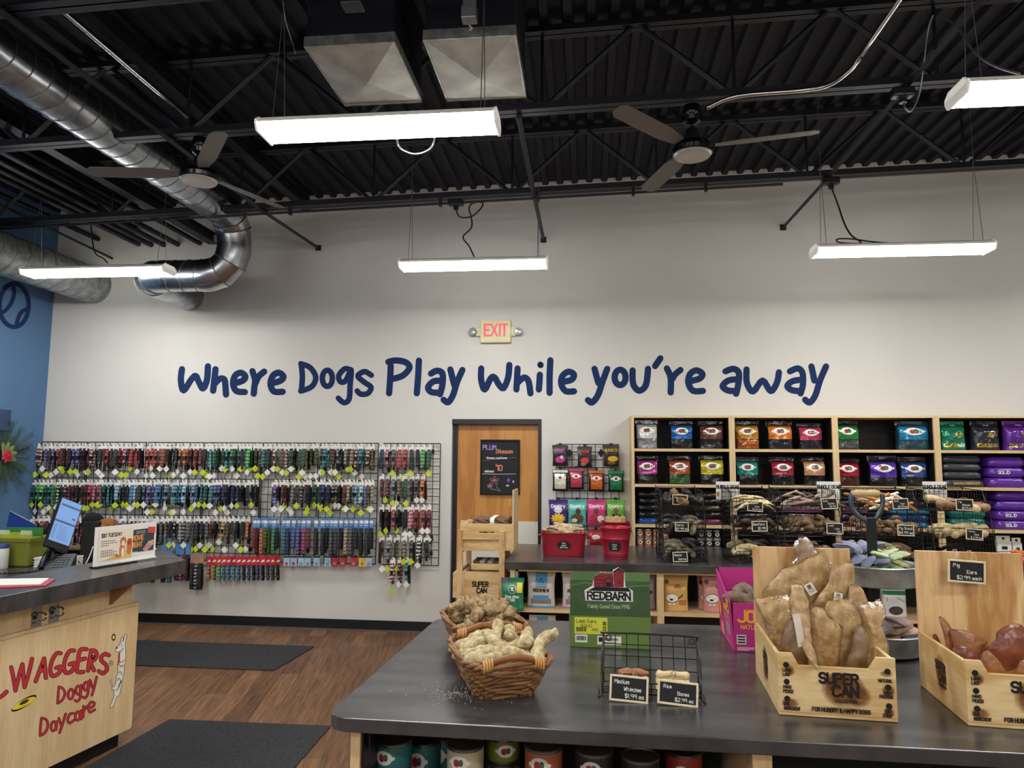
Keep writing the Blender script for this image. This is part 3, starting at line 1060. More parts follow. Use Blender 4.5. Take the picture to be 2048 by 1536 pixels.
# black pipes and beams entering the wall at the far left
for i, (u, v, rr) in enumerate(((196, 478, .028), (277, 488, .03), (303, 490, .028), (328, 490, .028), (356, 489, .028), (400, 487, .026))):
    e = aY(u, v, WY)
    mb = MB()
    y0 = 5.1 + .05 * i
    if i == 5:
        mb.tube([(e.x - .35, 4.8, e.z + .16), (e.x - .32, 5.9, e.z + .15), (e.x, 6.25, e.z), (e.x, WY, e.z)], rr, 10)
    else:
        mb.tube([(e.x, 2.0, e.z + .02), (e.x, WY, e.z)], rr, 10)
    tag(mb.build('black_pipe', M_STEEL, smooth=40), nth(i) + ' black pipe from the left entering the wall above the ducts', 'pipe', 'black pipes by the left corner')
e = aY(225, 517, WY)
cordthing('conduit', [(e.x, 3, e.z + .1), (e.x, 5, e.z + .08), (e.x, WY, e.z)], .012, M_STEEL, 'thin dark conduit above the left strip light', 'conduit', 2)
for xx, zz, lab in ((-4.05, 4.05, 'black steel beam running back just left of the long round duct'), (-4.95, 4.2, 'black steel beam running back above the left strip light'), (-2.98, 4.38, 'black steel beam running back high right of the round duct')):
    mb = MB()
    mb.b2((xx - .05, -4, zz - .006), (xx + .05, WY - .02, zz)).b2((xx - .004, -4, zz), (xx + .004, WY - .02, zz + .1)).b2((xx - .05, -4, zz + .1), (xx + .05, WY - .02, zz + .106))
    tag(mb.build('steel_beam', M_STEEL), lab, 'beam')
# ================================================================ wire grid panels with dog collars
def pattern(name, c1, c2, sc=9, rough=.6):
    """woven webbing: bands of two colours along the strap"""
    if name in MATS:
        return MATS[name]
    m = bpy.data.materials.new(name)
    m.use_nodes = True
    nt = m.node_tree
    b = nt.nodes['Principled BSDF']
    b.inputs['Roughness'].default_value = rough
    tc = nt.nodes.new('ShaderNodeTexCoord')
    wv = nt.nodes.new('ShaderNodeTexWave')
    wv.bands_direction = 'Z'
    wv.inputs['Scale'].default_value = sc
    wv.inputs['Distortion'].default_value = 3
    wv.inputs['Detail Scale'].default_value = 4
    nt.links.new(tc.outputs['Object'], wv.inputs[0])
    rp = nt.nodes.new('ShaderNodeValToRGB')
    rp.color_ramp.elements[0].position = .45
    rp.color_ramp.elements[1].position = .6
    rp.color_ramp.elements[0].color = (*[q * .62 for q in lin(c1)], 1)
    rp.color_ramp.elements[1].color = (*lin(c2), 1)
    nt.links.new(wv.outputs[0], rp.inputs[0])
    oi = nt.nodes.new('ShaderNodeObjectInfo')
    hs = nt.nodes.new('ShaderNodeHueSaturation')
    mr = nt.nodes.new('ShaderNodeMapRange')
    mr.inputs[3].default_value = .35
    mr.inputs[4].default_value = 1.15
    nt.links.new(oi.outputs['Random'], mr.inputs[0])
    nt.links.new(mr.outputs[0], hs.inputs['Value'])
    hs.inputs['Saturation'].default_value = .9
    nt.links.new(rp.outputs[0], hs.inputs['Color'])
    nt.links.new(hs.outputs[0], b.inputs['Base Color'])
    MATS[name] = m
    return m


WEB = {k: pattern('webbing_' + k.replace(' ', '_'), *c) for k, c in {
    'maroon': ('5a1a26', '7d2a35'), 'red': ('a3202c', 'c2404a'), 'dark red': ('701a22', '2a1416'), 'pink': ('c75a7c', 'e39ab0'), 'red and white': ('a12a30', 'd8cfca'),
    'orange': ('c4572c', 'e08a3c'), 'coral': ('c8443c', 'd96a50'), 'rust brown': ('6e3a24', '3a2418'), 'brown': ('4d3c2e', '7a624a'), 'tan': ('8c7a5c', 'b8a98a'),
    'bright green': ('3aa04a', '6ccf66'), 'green': ('2f6b4a', '4b8a60'), 'dark green': ('1f4034', '30584a'), 'lime': ('8fae2e', '3a5a2a'), 'yellow': ('c9b53a', '5a5330'),
    'grey': ('6e7276', '9a9da0'), 'charcoal': ('2d2f33', '44474c'), 'black': ('141518', '26282c'), 'black and white': ('17181b', 'd0cfca'), 'teal': ('24707a', '4fa3a5'),
    'pale blue': ('7fb0cc', 'b7d6e2'), 'blue': ('2f5f9e', '5b8cc2'), 'navy': ('1d2a4d', '2f4270'), 'purple': ('574a8c', '8474b8'), 'magenta': ('8a2a5e', 'b04a80')}.items()}
M_BUCKLE = M_BLACK
GY = WY - .035
PX = [(60, 174), (177, 293), (297, 408), (411, 523), (526, 637), (641, 757), (767, 881)]
ztop = aY(470, 885.5, GY).z
for i, (u0, u1) in enumerate(PX):
    x0, x1 = aY(u0, 888, GY).x, aY(u1, 888, GY).x
    if i == 0:
        x0 = max(x0, XL + .02)
    nm = ['leftmost black wire grid panel beside the blue wall', 'second black wire grid panel from the left', 'third black wire grid panel from the left', 'fourth black wire grid panel from the left', 'fifth black wire grid panel from the left', 'sixth black wire grid panel from the left', 'rightmost black wire grid panel nearest the wooden door'][i]
    t = thing('wire_grid_panel', nm + ', hung with collars', 'display grid', ((x0 + x1) / 2, GY, ztop - 1.22), 0, 'wire grid panels for collars')
    o = V(t.location)
    mb = MB(o)
    n = 8
    for k in range(n + 1):
        xx = x0 + (x1 - x0) * k / n
        mb.rod((xx, GY, ztop - 1.22), (xx, GY, ztop), .0035 if 0 < k < n else .005, 5)
    for k in range(17):
        zz = ztop - 1.22 * k / 16
        mb.rod((x0, GY + .005, zz), (x1, GY + .005, zz), .0035 if 0 < k < 16 else .005, 5)
    mb.build('wire_mesh', M_WIRE, t)
    mb = MB(o)
    for xx in (x0 + .08, x1 - .08):
        for zz in (ztop - .08, ztop - 1.1):
            mb.b2((xx - .012, GY, zz - .02), (xx + .012, WY, zz + .02))
    mb.build('wall_bracket', M_WIRE, t)

# shared meshes of one collar: card, strap, buckle, swing tag
def me_of(mb, m):
    o = mb.build('tmp', m)
    me = o.data
    bpy.data.objects.remove(o)
    return me


def card_poly(w, h):
    return [(-w, -h), (w, -h), (w, -.03), (w * .8, -.012), (w * .35, 0), (-w * .1, -.002), (-w * .15, -.014), (w * .1, -.016), (w * .05, -.028), (-w * .7, -.028), (-w, -.04)]


FXZ = lambda x, y, h=0: V((x, -h, y))
ME_CARD = [me_of(MB().prism(card_poly(.031, .076), .004, FXZ), M_CARD), me_of(MB().prism(card_poly(.026, .072), .004, FXZ), M_CARD)]


def strap_mb(L, wd, dep, lean=0):
    mb = MB()
    pts = []
    for t_ in range(9):
        a = PI * t_ / 8
        pts.append((lean * L * .5 - 0, dep * math.cos(a), -.062 - L + dep * (1 - math.sin(a)) if True else 0))
    path = [(0, dep * .6, -.055), (lean * L * .25, dep, -.062 - L * .4)] + pts + [(lean * L * .25, -dep, -.062 - L * .4), (0, -dep * .6, -.055)]
    vs, fs = [], []
    th = .0025
    m = len(path)
    for i, p in enumerate(path):
        d_ = V(path[min(i + 1, m - 1)]) - V(path[max(i - 1, 0)])
        nrm = V((0, -d_.z, d_.y)).normalized() * th
        for sx, sn in ((-1, -1), (1, -1), (1, 1), (-1, 1)):
            vs.append(V(p) + V((sx * wd / 2, 0, 0)) + nrm * sn)
    for i in range(m - 1):
        for k in range(4):
            fs.append((i * 4 + k, i * 4 + (k + 1) % 4, i * 4 + 4 + (k + 1) % 4, i * 4 + 4 + k))
    return mb.add(vs, fs)


STRAPS = {}


def strap_me(kind, mname):
    key = (kind, mname)
    if key not in STRAPS:
        L, wd, dep, lean = [(.165, .026, .02, .06), (.185, .03, .024, -.08), (.145, .02, .016, .14), (.2, .034, .02, 0), (.26, .03, .026, .03), (.21, .02, .02, .1), (.155, .034, .02, -.03)][kind]
        mb = strap_mb(L, wd, dep, lean)
        b = strap_mb(L * .85, wd * .8, dep * .6, -lean - .1)
        mb.add([p + V((.008, 0, 0)) for p in b.v], b.f)
        STRAPS[key] = me_of(mb, WEB[mname])
    return STRAPS[key]


ME_BUCK = me_of(MB().box((.004, -.024, -.15), (.026, .012, .034)), M_BUCKLE)
ME_BACKS = [me_of(strap_mb(L, .017, .014, l), M_BLACK) for L, l in ((.2, .1), (.175, -.14), (.22, -.05))]
ME_RING = me_of(MB().tube([(.0 + .011 * math.cos(2 * PI * k / 10), -.022, -.2 + .011 * math.sin(2 * PI * k / 10)) for k in range(10)], .0022, 4, closed=True), M_GALVM)


def tag_me(m, L):
    q = .036
    mb = MB().prism([(0, -L), (q, -L - q), (0, -L - 2 * q), (-q, -L - q)], .0015, lambda x, y, h: V((x, -.012 - h, y)))
    mb.rod((0, -.011, -L), (0, -.008, -.2), .0012, 4)
    return me_of(mb, m)


TAGS = {(c, k): tag_me(m, L) for c, m in (('lime', M_LIME), ('white', M_CARD), ('sky', mat('sky_card', '3fa3c4', .5))) for k, L in enumerate((.228, .262, .3))}


def obj_of(name, me, parent, loc=(0, 0, 0)):
    o = bpy.data.objects.new(name, me)
    COL.objects.link(o)
    o.parent = parent
    o.location = loc
    return o


def collar(u, v, y, colour, label, group, tagc=None, kind=None, rz=0):
    p = aY(u, v, y)
    t = thing('dog_collar', label, 'dog collar', p, rz, group)
    obj_of('hanger_card', random.choice(ME_CARD), t)
    kd = random.choice((0, 1, 2, 5, 6, 0, 1)) if kind is None else kind
    obj_of('strap', strap_me(kd, colour), t)
    obj_of('dark_gap_loop', random.choice(ME_BACKS), t, (random.choice((-.014, .014)), .012, 0))  # black loop added behind the strap to darken the gaps between collars
    obj_of(*(('buckle', ME_BUCK) if random.random() < .6 else ('ring', ME_RING)), t)
    if tagc:
        obj_of('swing_tag', TAGS[(tagc, random.randrange(3))], t, (random.uniform(-.012, .012), random.uniform(-.02, 0), 0))
    return t


PEG = {}


def fill(row, v, segs, group, step=8.6):
    """segs: (u0,u1,colours)"""
    i = 0
    us = []
    for u0, u1, cols in segs:
        u = u0
        while u < u1:
            us.append((u, random.choice(cols)))
            u += step * random.uniform(.8, 1.2)
    for i, (u, c) in enumerate(us):
        r_ = random.random()
        tg = 'lime' if r_ < .38 else 'white' if r_ < .78 else None
        what = {'lime': ' with lime tag', 'white': ' with white tag', None: ''}[tg]
        y = GY - random.uniform(.03, .115)
        p = aY(u, v, y)
        PEG.setdefault(row, []).append((p, y))
        collar(u, v + random.uniform(-.8, .8), y, c, '%s dog collar%s, %s from left in the %s' % (c, what, nth(i), row), group, tg, rz=random.uniform(-.5, .5))


reds = ['maroon', 'red', 'dark red', 'maroon', 'dark red', 'pink', 'black', 'red and white', 'charcoal', 'purple']
oranges = ['coral', 'orange', 'rust brown', 'red', 'navy', 'brown', 'charcoal', 'orange', 'tan']
greens = ['green', 'bright green', 'dark green', 'lime', 'green', 'charcoal', 'teal', 'yellow']
mixed = ['tan', 'grey', 'teal', 'green', 'charcoal', 'red and white', 'dark green', 'brown', 'yellow']
teals = ['teal', 'green', 'dark green', 'navy', 'bright green', 'black and white']
berry = ['maroon', 'red', 'black and white', 'teal', 'charcoal', 'pink', 'dark red']
blues = ['blue', 'pale blue', 'teal', 'navy', 'tan', 'grey', 'teal', 'charcoal']
cool = ['grey', 'maroon', 'purple', 'navy', 'charcoal', 'teal', 'black and white', 'blue', 'black']
dark = ['navy', 'black', 'blue', 'charcoal', 'green', 'maroon', 'brown', 'tan', 'pale blue', 'black and white']
earth = ['brown', 'tan', 'black', 'black and white', 'charcoal', 'grey', 'rust brown', 'tan', 'orange']
fill('top long row', 887, [(77, 285, reds), (298, 345, oranges[:4]), (347, 420, oranges), (422, 522, greens), (530, 636, mixed + greens), (645, 748, mixed)], 'collars in the top row', 7.9)
fill('middle long row', 959, [(70, 130, teals), (132, 200, berry), (202, 292, blues), (300, 330, ['purple', 'blue']), (330, 430, blues[:5] + ['pale blue']), (432, 520, cool), (550, 624, cool), (632, 748, dark)], 'collars in the middle row', 8.2)
fill('third long row', 1032, [(66, 104, ['red', 'maroon', 'pink']), (150, 235, ['pink', 'red']), (236, 300, ['pink', 'purple', 'maroon']), (303, 505, earth)], 'collars in the third row', 9.3)
RP = 'right panel'
for row, v, lst in (('top row', 888, 'navy pink grey red red dark_green black bright_green green'), ('second row', 947, 'maroon pink pale_blue tan dark_green brown grey orange'), ('third row', 1008, 'black rust_brown red black black pink coral coral red'),
                    ('fourth row', 1069, 'rust_brown grey brown tan grey black_and_white dark_green'), ('bottom row', 1114, 'red_and_white red_and_white teal')):
    cs = [c.replace('_', ' ') for c in lst.split()]
    u0, st = (764, 11.8) if row != 'bottom row' else (786, 14)
    if row == 'fourth row':
        st = 15
    for i, c in enumerate(cs):
        tg = random.choice(('lime', 'white', 'lime', None))
        y = GY - random.uniform(.04, .1)
        PEG.setdefault('r' + row, []).append((aY(u0 + i * st, v, y), y))
        collar(u0 + i * st, v, y, c, '%s dog collar%s, %s from left in %s of %s' % (c, ', %s tag' % tg if tg else '', nth(i), row, RP), 'collars on the right grid panel', tg, random.choice((0, 1)), random.uniform(-.5, .5))

# leashes on blue cards
M_BLUEC = mat('blue_card', '4f86c0', .45, var=.08)
M_REDC = mat('red_card', 'c22f38', .45, var=.08)
M_SKYC = mat('light_blue_card', '9fc3da', .45, var=.06)
ME_BC = me_of(MB().b2((-.024, -.004, -.135), (.024, 0, 0)).b2((-.008, -.004, 0), (.008, 0, .012)), M_BLUEC)
ME_BL = me_of(MB().b2((-.02, -.0055, -.05), (.02, -.004, -.02)).b2((-.018, -.0055, -.07), (.012, -.004, -.064)), M_CARD)
i = 0
for u, c in ((511, 'red'), (517, 'dark red'), (524, 'orange'), (532, 'yellow'), (541, 'lime'), (549, 'green'), (555, 'dark green'), (569, 'teal'), (577, 'navy'), (588, 'blue'), (599, 'purple'), (608, 'magenta'), (618, 'maroon'), (633, 'charcoal'),
             (646, 'black'), (655, 'black'), (664, 'grey'), (672, 'charcoal'), (683, 'black'), (693, 'tan'), (703, 'grey'), (713, 'charcoal'), (723, 'black'), (733, 'charcoal'), (743, 'black')):
    y = GY - random.uniform(.04, .1)
    p = aY(u, 1037, y)
    t = thing('dog_leash', '%s dog leash on a blue card, %s from the left beside the collars' % (c, nth(i)), 'dog leash', p, random.uniform(-.25, .25), 'leashes on blue cards')
    obj_of('backing_card', ME_BC, t)
    obj_of('card_print', ME_BL, t)
    obj_of('strap', strap_me(4 if i % 3 else 3, c), t, (0, 0, -.04))
    i += 1
ME_RC = me_of(MB().b2((-.032, -.004, -.085), (.032, 0, 0)).b2((-.008, -.004, 0), (.008, 0, .012)), M_REDC)
ME_RL = me_of(MB().prism([(-.02, -.06), (.02, -.05), (.02, -.03), (-.005, -.035)], .001, lambda x, y, h: V((x, -.0045 - h, y))), M_CARD)
i = 0
for u, c in ((419, 'orange'), (429, 'yellow'), (439, 'bright green'), (448, 'teal'), (458, 'blue'), (468, 'teal'), (478, 'blue'), (488, 'navy'), (498, 'navy'), (508, 'black'), (516, 'purple'), (526, 'black'), (536, 'charcoal'), (546, 'charcoal'), (556, 'black')):
    y = GY - random.uniform(.04, .1)
    p = aY(u, 1113, y)
    t = thing('puppy_collar', '%s puppy collar on a red card, %s from the left in the lowest row' % (c, nth(i)), 'dog collar', p, random.uniform(-.3, .3), 'puppy collars on red cards')
    obj_of('backing_card', ME_RC, t)
    obj_of('card_print', ME_RL, t)
    obj_of('strap', strap_me(2, c), t, (0, 0, -.03))
    obj_of('ring', ME_RING, t)
    i += 1
ME_SK = me_of(MB().b2((-.032, -.004, -.11), (.032, 0, -.018)).b2((-.008, -.004, -.018), (.008, 0, 0)), M_SKYC)
ME_TOPS = me_of(MB().b2((-.033, -.005, -.026), (.033, .001, -.012)), M_BLACK)
ME_DOT = {c: me_of(MB().lathe([(0, -.001), (.016, -.001), (.016, .002), (0, .002)], 14, (0, -.006, -.085), M=Matrix.Rotation(PI / 2, 3, 'X')), m) for c, m in (('red', M_REDC), ('silver', M_GALVM), ('gold', mat('gold_tag', 'd2b04a', .3, .8)))}
ME_REDB = me_of(MB().b2((-.03, -.004, -.115), (.03, 0, -.018)).b2((-.008, -.004, -.018), (.008, 0, 0)), M_REDC)
ME_YEL = me_of(MB().b2((-.034, -.004, -.115), (.034, 0, -.018)).b2((-.008, -.004, -.018), (.008, 0, 0)), mat('yellow_card', 'e2b53a', .5))
for i, (u, c, me) in enumerate(((574, 'red', ME_SK), (588, 'red', ME_SK), (603, 'silver', ME_SK), (616, 'silver', ME_SK), (634, 'silver', ME_SK), (656, 'silver', ME_SK), (670, 'silver', ME_REDB), (686, 'silver', ME_REDB), (708, 'silver', ME_REDB), (725, 'gold', ME_YEL), (738, 'silver', ME_SK))):
    p = aY(u, 1110, GY - .05)
    kind = 'light blue' if me is ME_SK else 'red' if me is ME_REDB else 'yellow'
    t = thing('pet_tag_card', '%s pet tag card with %s charm, %s from the left below the leashes' % (kind, c, nth(i)), 'pet tag', p, random.uniform(-.15, .15), 'pet tag cards')
    obj_of('backing_card', me, t)
    obj_of('header', ME_TOPS, t)
    obj_of('charm', ME_DOT[c], t)
# long leashes hanging at the left below the grid, behind the sign
for i, (u, c) in enumerate(((280, 'black'), (298, 'maroon'), (310, 'maroon'), (331, 'black'), (343, 'teal'), (358, 'navy'), (366, 'magenta'), (378, 'maroon'))):
    p = aY(u, 1060 + (i > 4) * 10, GY - .07)
    t = thing('long_leash', '%s long leash hanging low behind the counter end, %s from the left' % (c, nth(i)), 'dog leash', p, random.uniform(-.2, .2), 'long leashes behind the counter')
    obj_of('strap', strap_me(4, c), t, (0, 0, -.21 if i < 5 else -.14))
    obj_of('backing_card', ME_BC, t, (0, 0, -.15 if i < 5 else -.09))
    obj_of('hanger', me_of(MB().b2((-.01, -.002, -.2), (.01, .002, 0)), M_BLUEC), t)
for i, u in enumerate((387, 395, 403)):
    p = aY(u, 1105, GY - .06 - .01 * i)
    t = thing('slip_lead', 'black slip lead on a colourful card, %s from the left beside the red cards' % nth(i), 'dog leash', p, 0, 'black slip leads')
    obj_of('strap', strap_me(4, ('charcoal', 'black and white', 'black')[i]), t, (0, 0, -.05))
    obj_of('backing_card', me_of(MB().b2((-.028, -.006, -.12), (.028, -.002, 0)), mat('colourful_card', 'd67a3a', .5, scale=30, col2='3f8f96')), t)
p = aY(860, 1070, GY - .05)
t = thing('price_scanner_tag', 'black hexagonal tag with white disc at the right end of the grid', 'tag', p)
MB().prism([(-.03, 0), (.03, 0), (.035, -.05), (.0, -.095), (-.035, -.05)], .003, FXZ).build('plate', M_BLACK, t)
mb = MB(); disc(mb, 0, -.045, .018, .018, FXZ, .004); mb.build('disc', M_CARD, t)
# pegs the collars hang from, one mesh per row
for row, L in PEG.items():
    grid = [o for o in COL.objects if o.name.startswith('wire_grid_panel') and o.type == 'EMPTY']
    for g in grid:
        gx = g.location.x
        mb = MB(g.location)
        c = 0
        for p, y in L:
            if abs(p.x - gx) < .3:
                mb.rod((p.x, y - .006, p.z - .022), (p.x, GY, p.z - .022), .0025, 4)
                c += 1
        if c:
            mb.build('peg_row', M_WIRE, g)


# ================================================================ bags
def bag(name, label, cat, p, w, h, d, m, rz=0, group=None, flat_top=.9, nn=3.2, hang=False, crumple=0):
    t = thing(name, label, cat, p, rz, group)

    def Dv(v):
        if v < .6:
            return d / 2 * (1 - .12 * (1 - v / .6) * 0 - .0)
        q = min(1, (v - .6) / (flat_top - .6))
        q = q * q * (3 - 2 * q)
        e = d / 2 * (1 - q) + .004 * q
        return e

    def Db(v):
        if hang:
            q = min(1, v / .3)
            return Dv(v) * (.25 + .75 * q * (2 - q))
        return Dv(v)

    def Wv(v):
        return w / 2 * (1 - .05 * math.sin(PI * min(1, v * 1.1)) + (.03 if v > .85 else 0))

    rows = [0, .02] + [.06 + .88 * i / 20 for i in range(21)] + [.97, 1.0]
    N = 44
    sd = (p[0] * 7.7 + p[2] * 3.3) if crumple else 0

    def cr(x, z):
        if not crumple:
            return 0
        e = min(1, z / h * 6) * min(1, (1 - z / h) * 6 + .2)
        return crumple * e * (noise.noise(V((x * 17 + sd, sd, z * 13))) + .6 * abs(noise.noise(V((x * 30 + z * 22, sd, z * 26 - x * 14)))))
    mb = MB()
    vs, fs = [], []
    for v in rows:
        a_, b_ = Wv(v), Db(v)
        if v == 0:
            a_, b_ = a_ * .95, b_ * .85
        for k in range(N):
            an = 2 * PI * k / N
            ca, sa = math.cos(an), math.sin(an)
            x = a_ * math.copysign(abs(ca) ** (2 / nn), ca)
            y = b_ * math.copysign(abs(sa) ** (2 / nn), sa)
            if y < 0:
                y -= cr(x, v * h) * min(1, -sa * 2)
            vs.append((x, y, v * h))
    for i in range(len(rows) - 1):
        for k in range(N):
            fs.append((i * N + k, i * N + (k + 1) % N, i * N + N + (k + 1) % N, i * N + N + k))
    fs.append(tuple(range(N)))
    fs.append(tuple(range((len(rows) - 1) * N, len(rows) * N)))
    mb.add(vs, fs)
    mb.build('bag_body', m, t, smooth=50)

    def fr(x, y, hh=0):
        v = max(0, min(1, y / h))
        a_, b_ = Wv(v), Db(v)
        q = min(.999, abs(x) / a_)
        return V((x, -b_ * (1 - q ** nn) ** (1 / nn) - cr(x, y) * min(1, 2 * (1 - q ** nn) ** .5) - hh - .0016, y))
    return t, fr


def patch(fr, x0, x1, y0, y1, h=.0, nx=12, ny=8, shape=None):
    """grid decal following a surface; shape(x,y)->(x,y) can warp it"""
    mb = MB()
    vs, fs = [], []
    for j in range(ny + 1):
        for i in range(nx + 1):
            x, y = x0 + (x1 - x0) * i / nx, y0 + (y1 - y0) * j / ny
            if shape:
                x, y = shape(x, y)
            vs.append(fr(x, y, h))
    for j in range(ny):
        for i in range(nx):
            a = j * (nx + 1) + i
            fs.append((a, a + 1, a + nx + 2, a + nx + 1))
    return mb.add(vs, fs)


def ovalp(fr, cx, cy, rx, ry, h, n=20, ears=False):
    mb = MB()
    vs = [fr(cx, cy, h)]
    fs = []
    for q in (.5, 1):
        for k in range(n):
            a = 2 * PI * k / n
            e = 1
            vs.append(fr(cx + q * rx * math.cos(a) * e, cy + q * ry * math.sin(a), h))
    for k in range(n):
        fs.append((0, 1 + k, 1 + (k + 1) % n))
        fs.append((1 + k, 1 + n + k, 1 + n + (k + 1) % n, 1 + (k + 1) % n))
    mb.add(vs, fs)
    if ears:
        for sx in (-1, 1):
            mb.add([fr(cx + sx * rx * .92, cy + ry * .3, h), fr(cx + sx * rx * 1.25, cy + ry * .18, h), fr(cx + sx * rx * 1.25, cy - ry * .18, h), fr(cx + sx * rx * .92, cy - ry * .3, h)], [(0, 1, 2, 3)])
    return mb


def foil(name, col, rough=.16, metal=.35):
    return mat(name, col, rough, metal, var=.12, scale=6, bump=.9, bscale=14)


M_BAGB = mat('black_glossy_film', '17161a', .15, 0, var=.3, bump=1, bscale=12)
M_ART_R = mat('art_red', '9a2b36', .5, var=.3, scale=60)
M_ART_G = mat('art_green', '3f5a44', .5, var=.3, scale=60)


def kibble(u0, u1, vtop, zs, y, colname, col, lab, emblem=True, body=None, dep=.12, low=None, rz=0, vpan=(.36, .84)):
    p0, p1 = aY(u0, vtop, y), aY(u1, vtop, y)
    w, h = (p1.x - p0.x), p0.z - zs
    t, fr = bag('kibble_bag', lab, 'pet food bag', ((p0.x + p1.x) / 2, y + dep / 2, zs), w, h, dep, body or M_BAGB, rz, 'dry food bags in the bookcase', crumple=.011)
    m = foil('foil_' + colname.replace(' ', '_'), col)
    patch(fr, -w * .44, w * .44, h * vpan[0], h * vpan[1], .0012, 24, 18).build('front_label', m, t, smooth=True)
    if low:
        patch(fr, -w * .43, w * .43, h * .03, h * (vpan[0] - .02), .0012, 24, 10).build('lower_label', foil('foil_' + low, low), t, smooth=True)
    if emblem:
        cy = h * (vpan[0] * .42 + vpan[1] * .58)
        e = ovalp(fr, 0, cy, w * .27, h * .13, .003, ears=True).build('emblem', M_CARD, t)
        mb = ovalp(fr, -w * .05, cy, w * .1, h * .07, .004)
        mb.build('emblem_art', M_ART_R, e)
        mb = ovalp(fr, w * .06, cy + h * .01, w * .08, h * .075, .0045)
        mb.build('emblem_art', M_ART_G, e)
        mb = MB()
        for k in range(2):
            rect(mb, -w * .3, h * (vpan[0] + .035 + .03 * k), w * (.3 - .1 * k), h * (vpan[0] + .043 + .03 * k), fr, .001)
        mb.build('small_print', M_CARD, t)
    return t, fr, w, h


# ================================================================ bookcases
BY = 6.84
bx = [aY(u, 832, BY).x for u in (1262.3, 1463, 1669, 1872)] + [aY(1872, 832, BY).x + .9]
bz = aY(1262.3, 831, BY).z
SZ = [aY(1290, 897, BY).z, aY(1290, 968.3, BY).z, aY(1350, 1050, BY).z, .84, .45]
tk = .027
for i in range(4):
    x0, x1 = bx[i], bx[i + 1]
    lab = ['maple bookcase bay nearest the door holding glossy food bags', 'maple bookcase bay second from the left holding food bags', 'maple bookcase bay third from the left with a gap in its top shelf', 'maple bookcase bay at the right edge holding purple bags'][i]
    t = thing('bookcase', lab, 'bookcase', ((x0 + x1) / 2, BY, 0), 0, 'bookcases along the back wall')
    o = V(t.location)
    YB = WY - .002
    for xs in (x0, x1 - tk):
        MB(o).b2((xs + .0003, BY, .0), (xs + tk - .0003, YB, bz)).build('side_panel', M_MAPLE, t)
    MB(o).b2((x0 + tk, BY, bz - .02), (x1 - tk, YB, bz)).build('top_panel', M_MAPLEH, t)
    MB(o).b2((x0 + tk, YB - .012, .05), (x1 - tk, YB, bz - .02)).build('back_panel', M_DARKIN, t)
    for z in SZ + [.08]:
        MB(o).b2((x0 + tk, BY + .002, z - .026), (x1 - tk, YB - .012, z)).build('shelf', M_MAPLEH, t)
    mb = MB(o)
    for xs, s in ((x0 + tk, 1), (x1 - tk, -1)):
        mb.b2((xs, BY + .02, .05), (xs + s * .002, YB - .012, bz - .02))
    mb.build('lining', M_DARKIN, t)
F = BY + .05
K = kibble
z1, z2, z3, z4, _ = SZ
ords = 'in the %s shelf of the %s bookcase bay'
B1, B2, B3, B4 = 'leftmost bookcase bay', 'second bookcase bay', 'third bookcase bay', 'right bookcase bay'
K(1271, 1316, 840, z1, F, 'silver', 'd5d6d8', 'silver foil food bag on the top shelf of the ' + B1, body=foil('foil_body_silver', '777b80', .15, .8), low='8c9094')
K(1340, 1387, 842, z1, F, 'blue', '2469b5', 'blue and black food bag on the top shelf of the ' + B1)
K(1398, 1449, 842, z1, F, 'cocoa', '6b4038', 'brown and black food bag on the top shelf of the ' + B1)
K(1469, 1520, 842, z1, F, 'gold', 'c08a2e', 'gold and orange food bag on the top shelf of the ' + B2, low='9a5630')
K(1534, 1587, 842, z1, F, 'orange', 'd77c34', 'orange and dark food bag on the top shelf of the ' + B2)
K(1597, 1647, 846, z1, F, 'crimson', 'b03656', 'crimson and black food bag on the top shelf of the ' + B2)
K(1271, 1317, 912, z2, F, 'magenta', 'b0468f', 'magenta and black food bag on the second shelf of the ' + B1)
K(1336, 1383, 912, z2, F, 'rust', 'a5583c', 'rust and green food bag on the second shelf of the ' + B1, low='3a5a34')
K(1399, 1450, 911, z2, F, 'yellow', 'cfc23a', 'yellow and black food bag on the second shelf of the ' + B1)
K(1471, 1519, 914, z2, F, 'teal', '2a8f86', 'teal and black food bag on the second shelf of the ' + B2)
K(1541, 1591, 914, z2, F, 'red', 'a32a40', 'red and black food bag on the second shelf of the ' + B2)
K(1606, 1653, 914, z2, F, 'peach', 'd8a070', 'peach and black food bag on the second shelf of the ' + B2)
K(1670, 1720, 841, z1, F, 'green', '2c8040', 'green and grey food bag on the top shelf of the ' + B3, low='3e4a44')
K(1795, 1861, 842, z1, F, 'sky', '2a86b4', 'sky blue food bag on the top shelf of the ' + B3, body=foil('foil_body_teal', '1c3c4a', .2, .1))
K(1670, 1722, 917, z2, F, 'scarlet', 'a52334', 'scarlet food bag on the second shelf of the ' + B3, low='4a2a28')
K(1738, 1797, 911, z2, F, 'violet', '5a34a4', 'violet food bag on the second shelf of the ' + B3, vpan=(.3, .8))
K(1800, 1857, 914, z2, F, 'royal', '3a4f8c', 'dark blue food bag on the second shelf of the ' + B3, vpan=(.32, .82))
M_GOLD = mat('gold_foil', 'cdb35c', .22, .85, var=.3, scale=40)
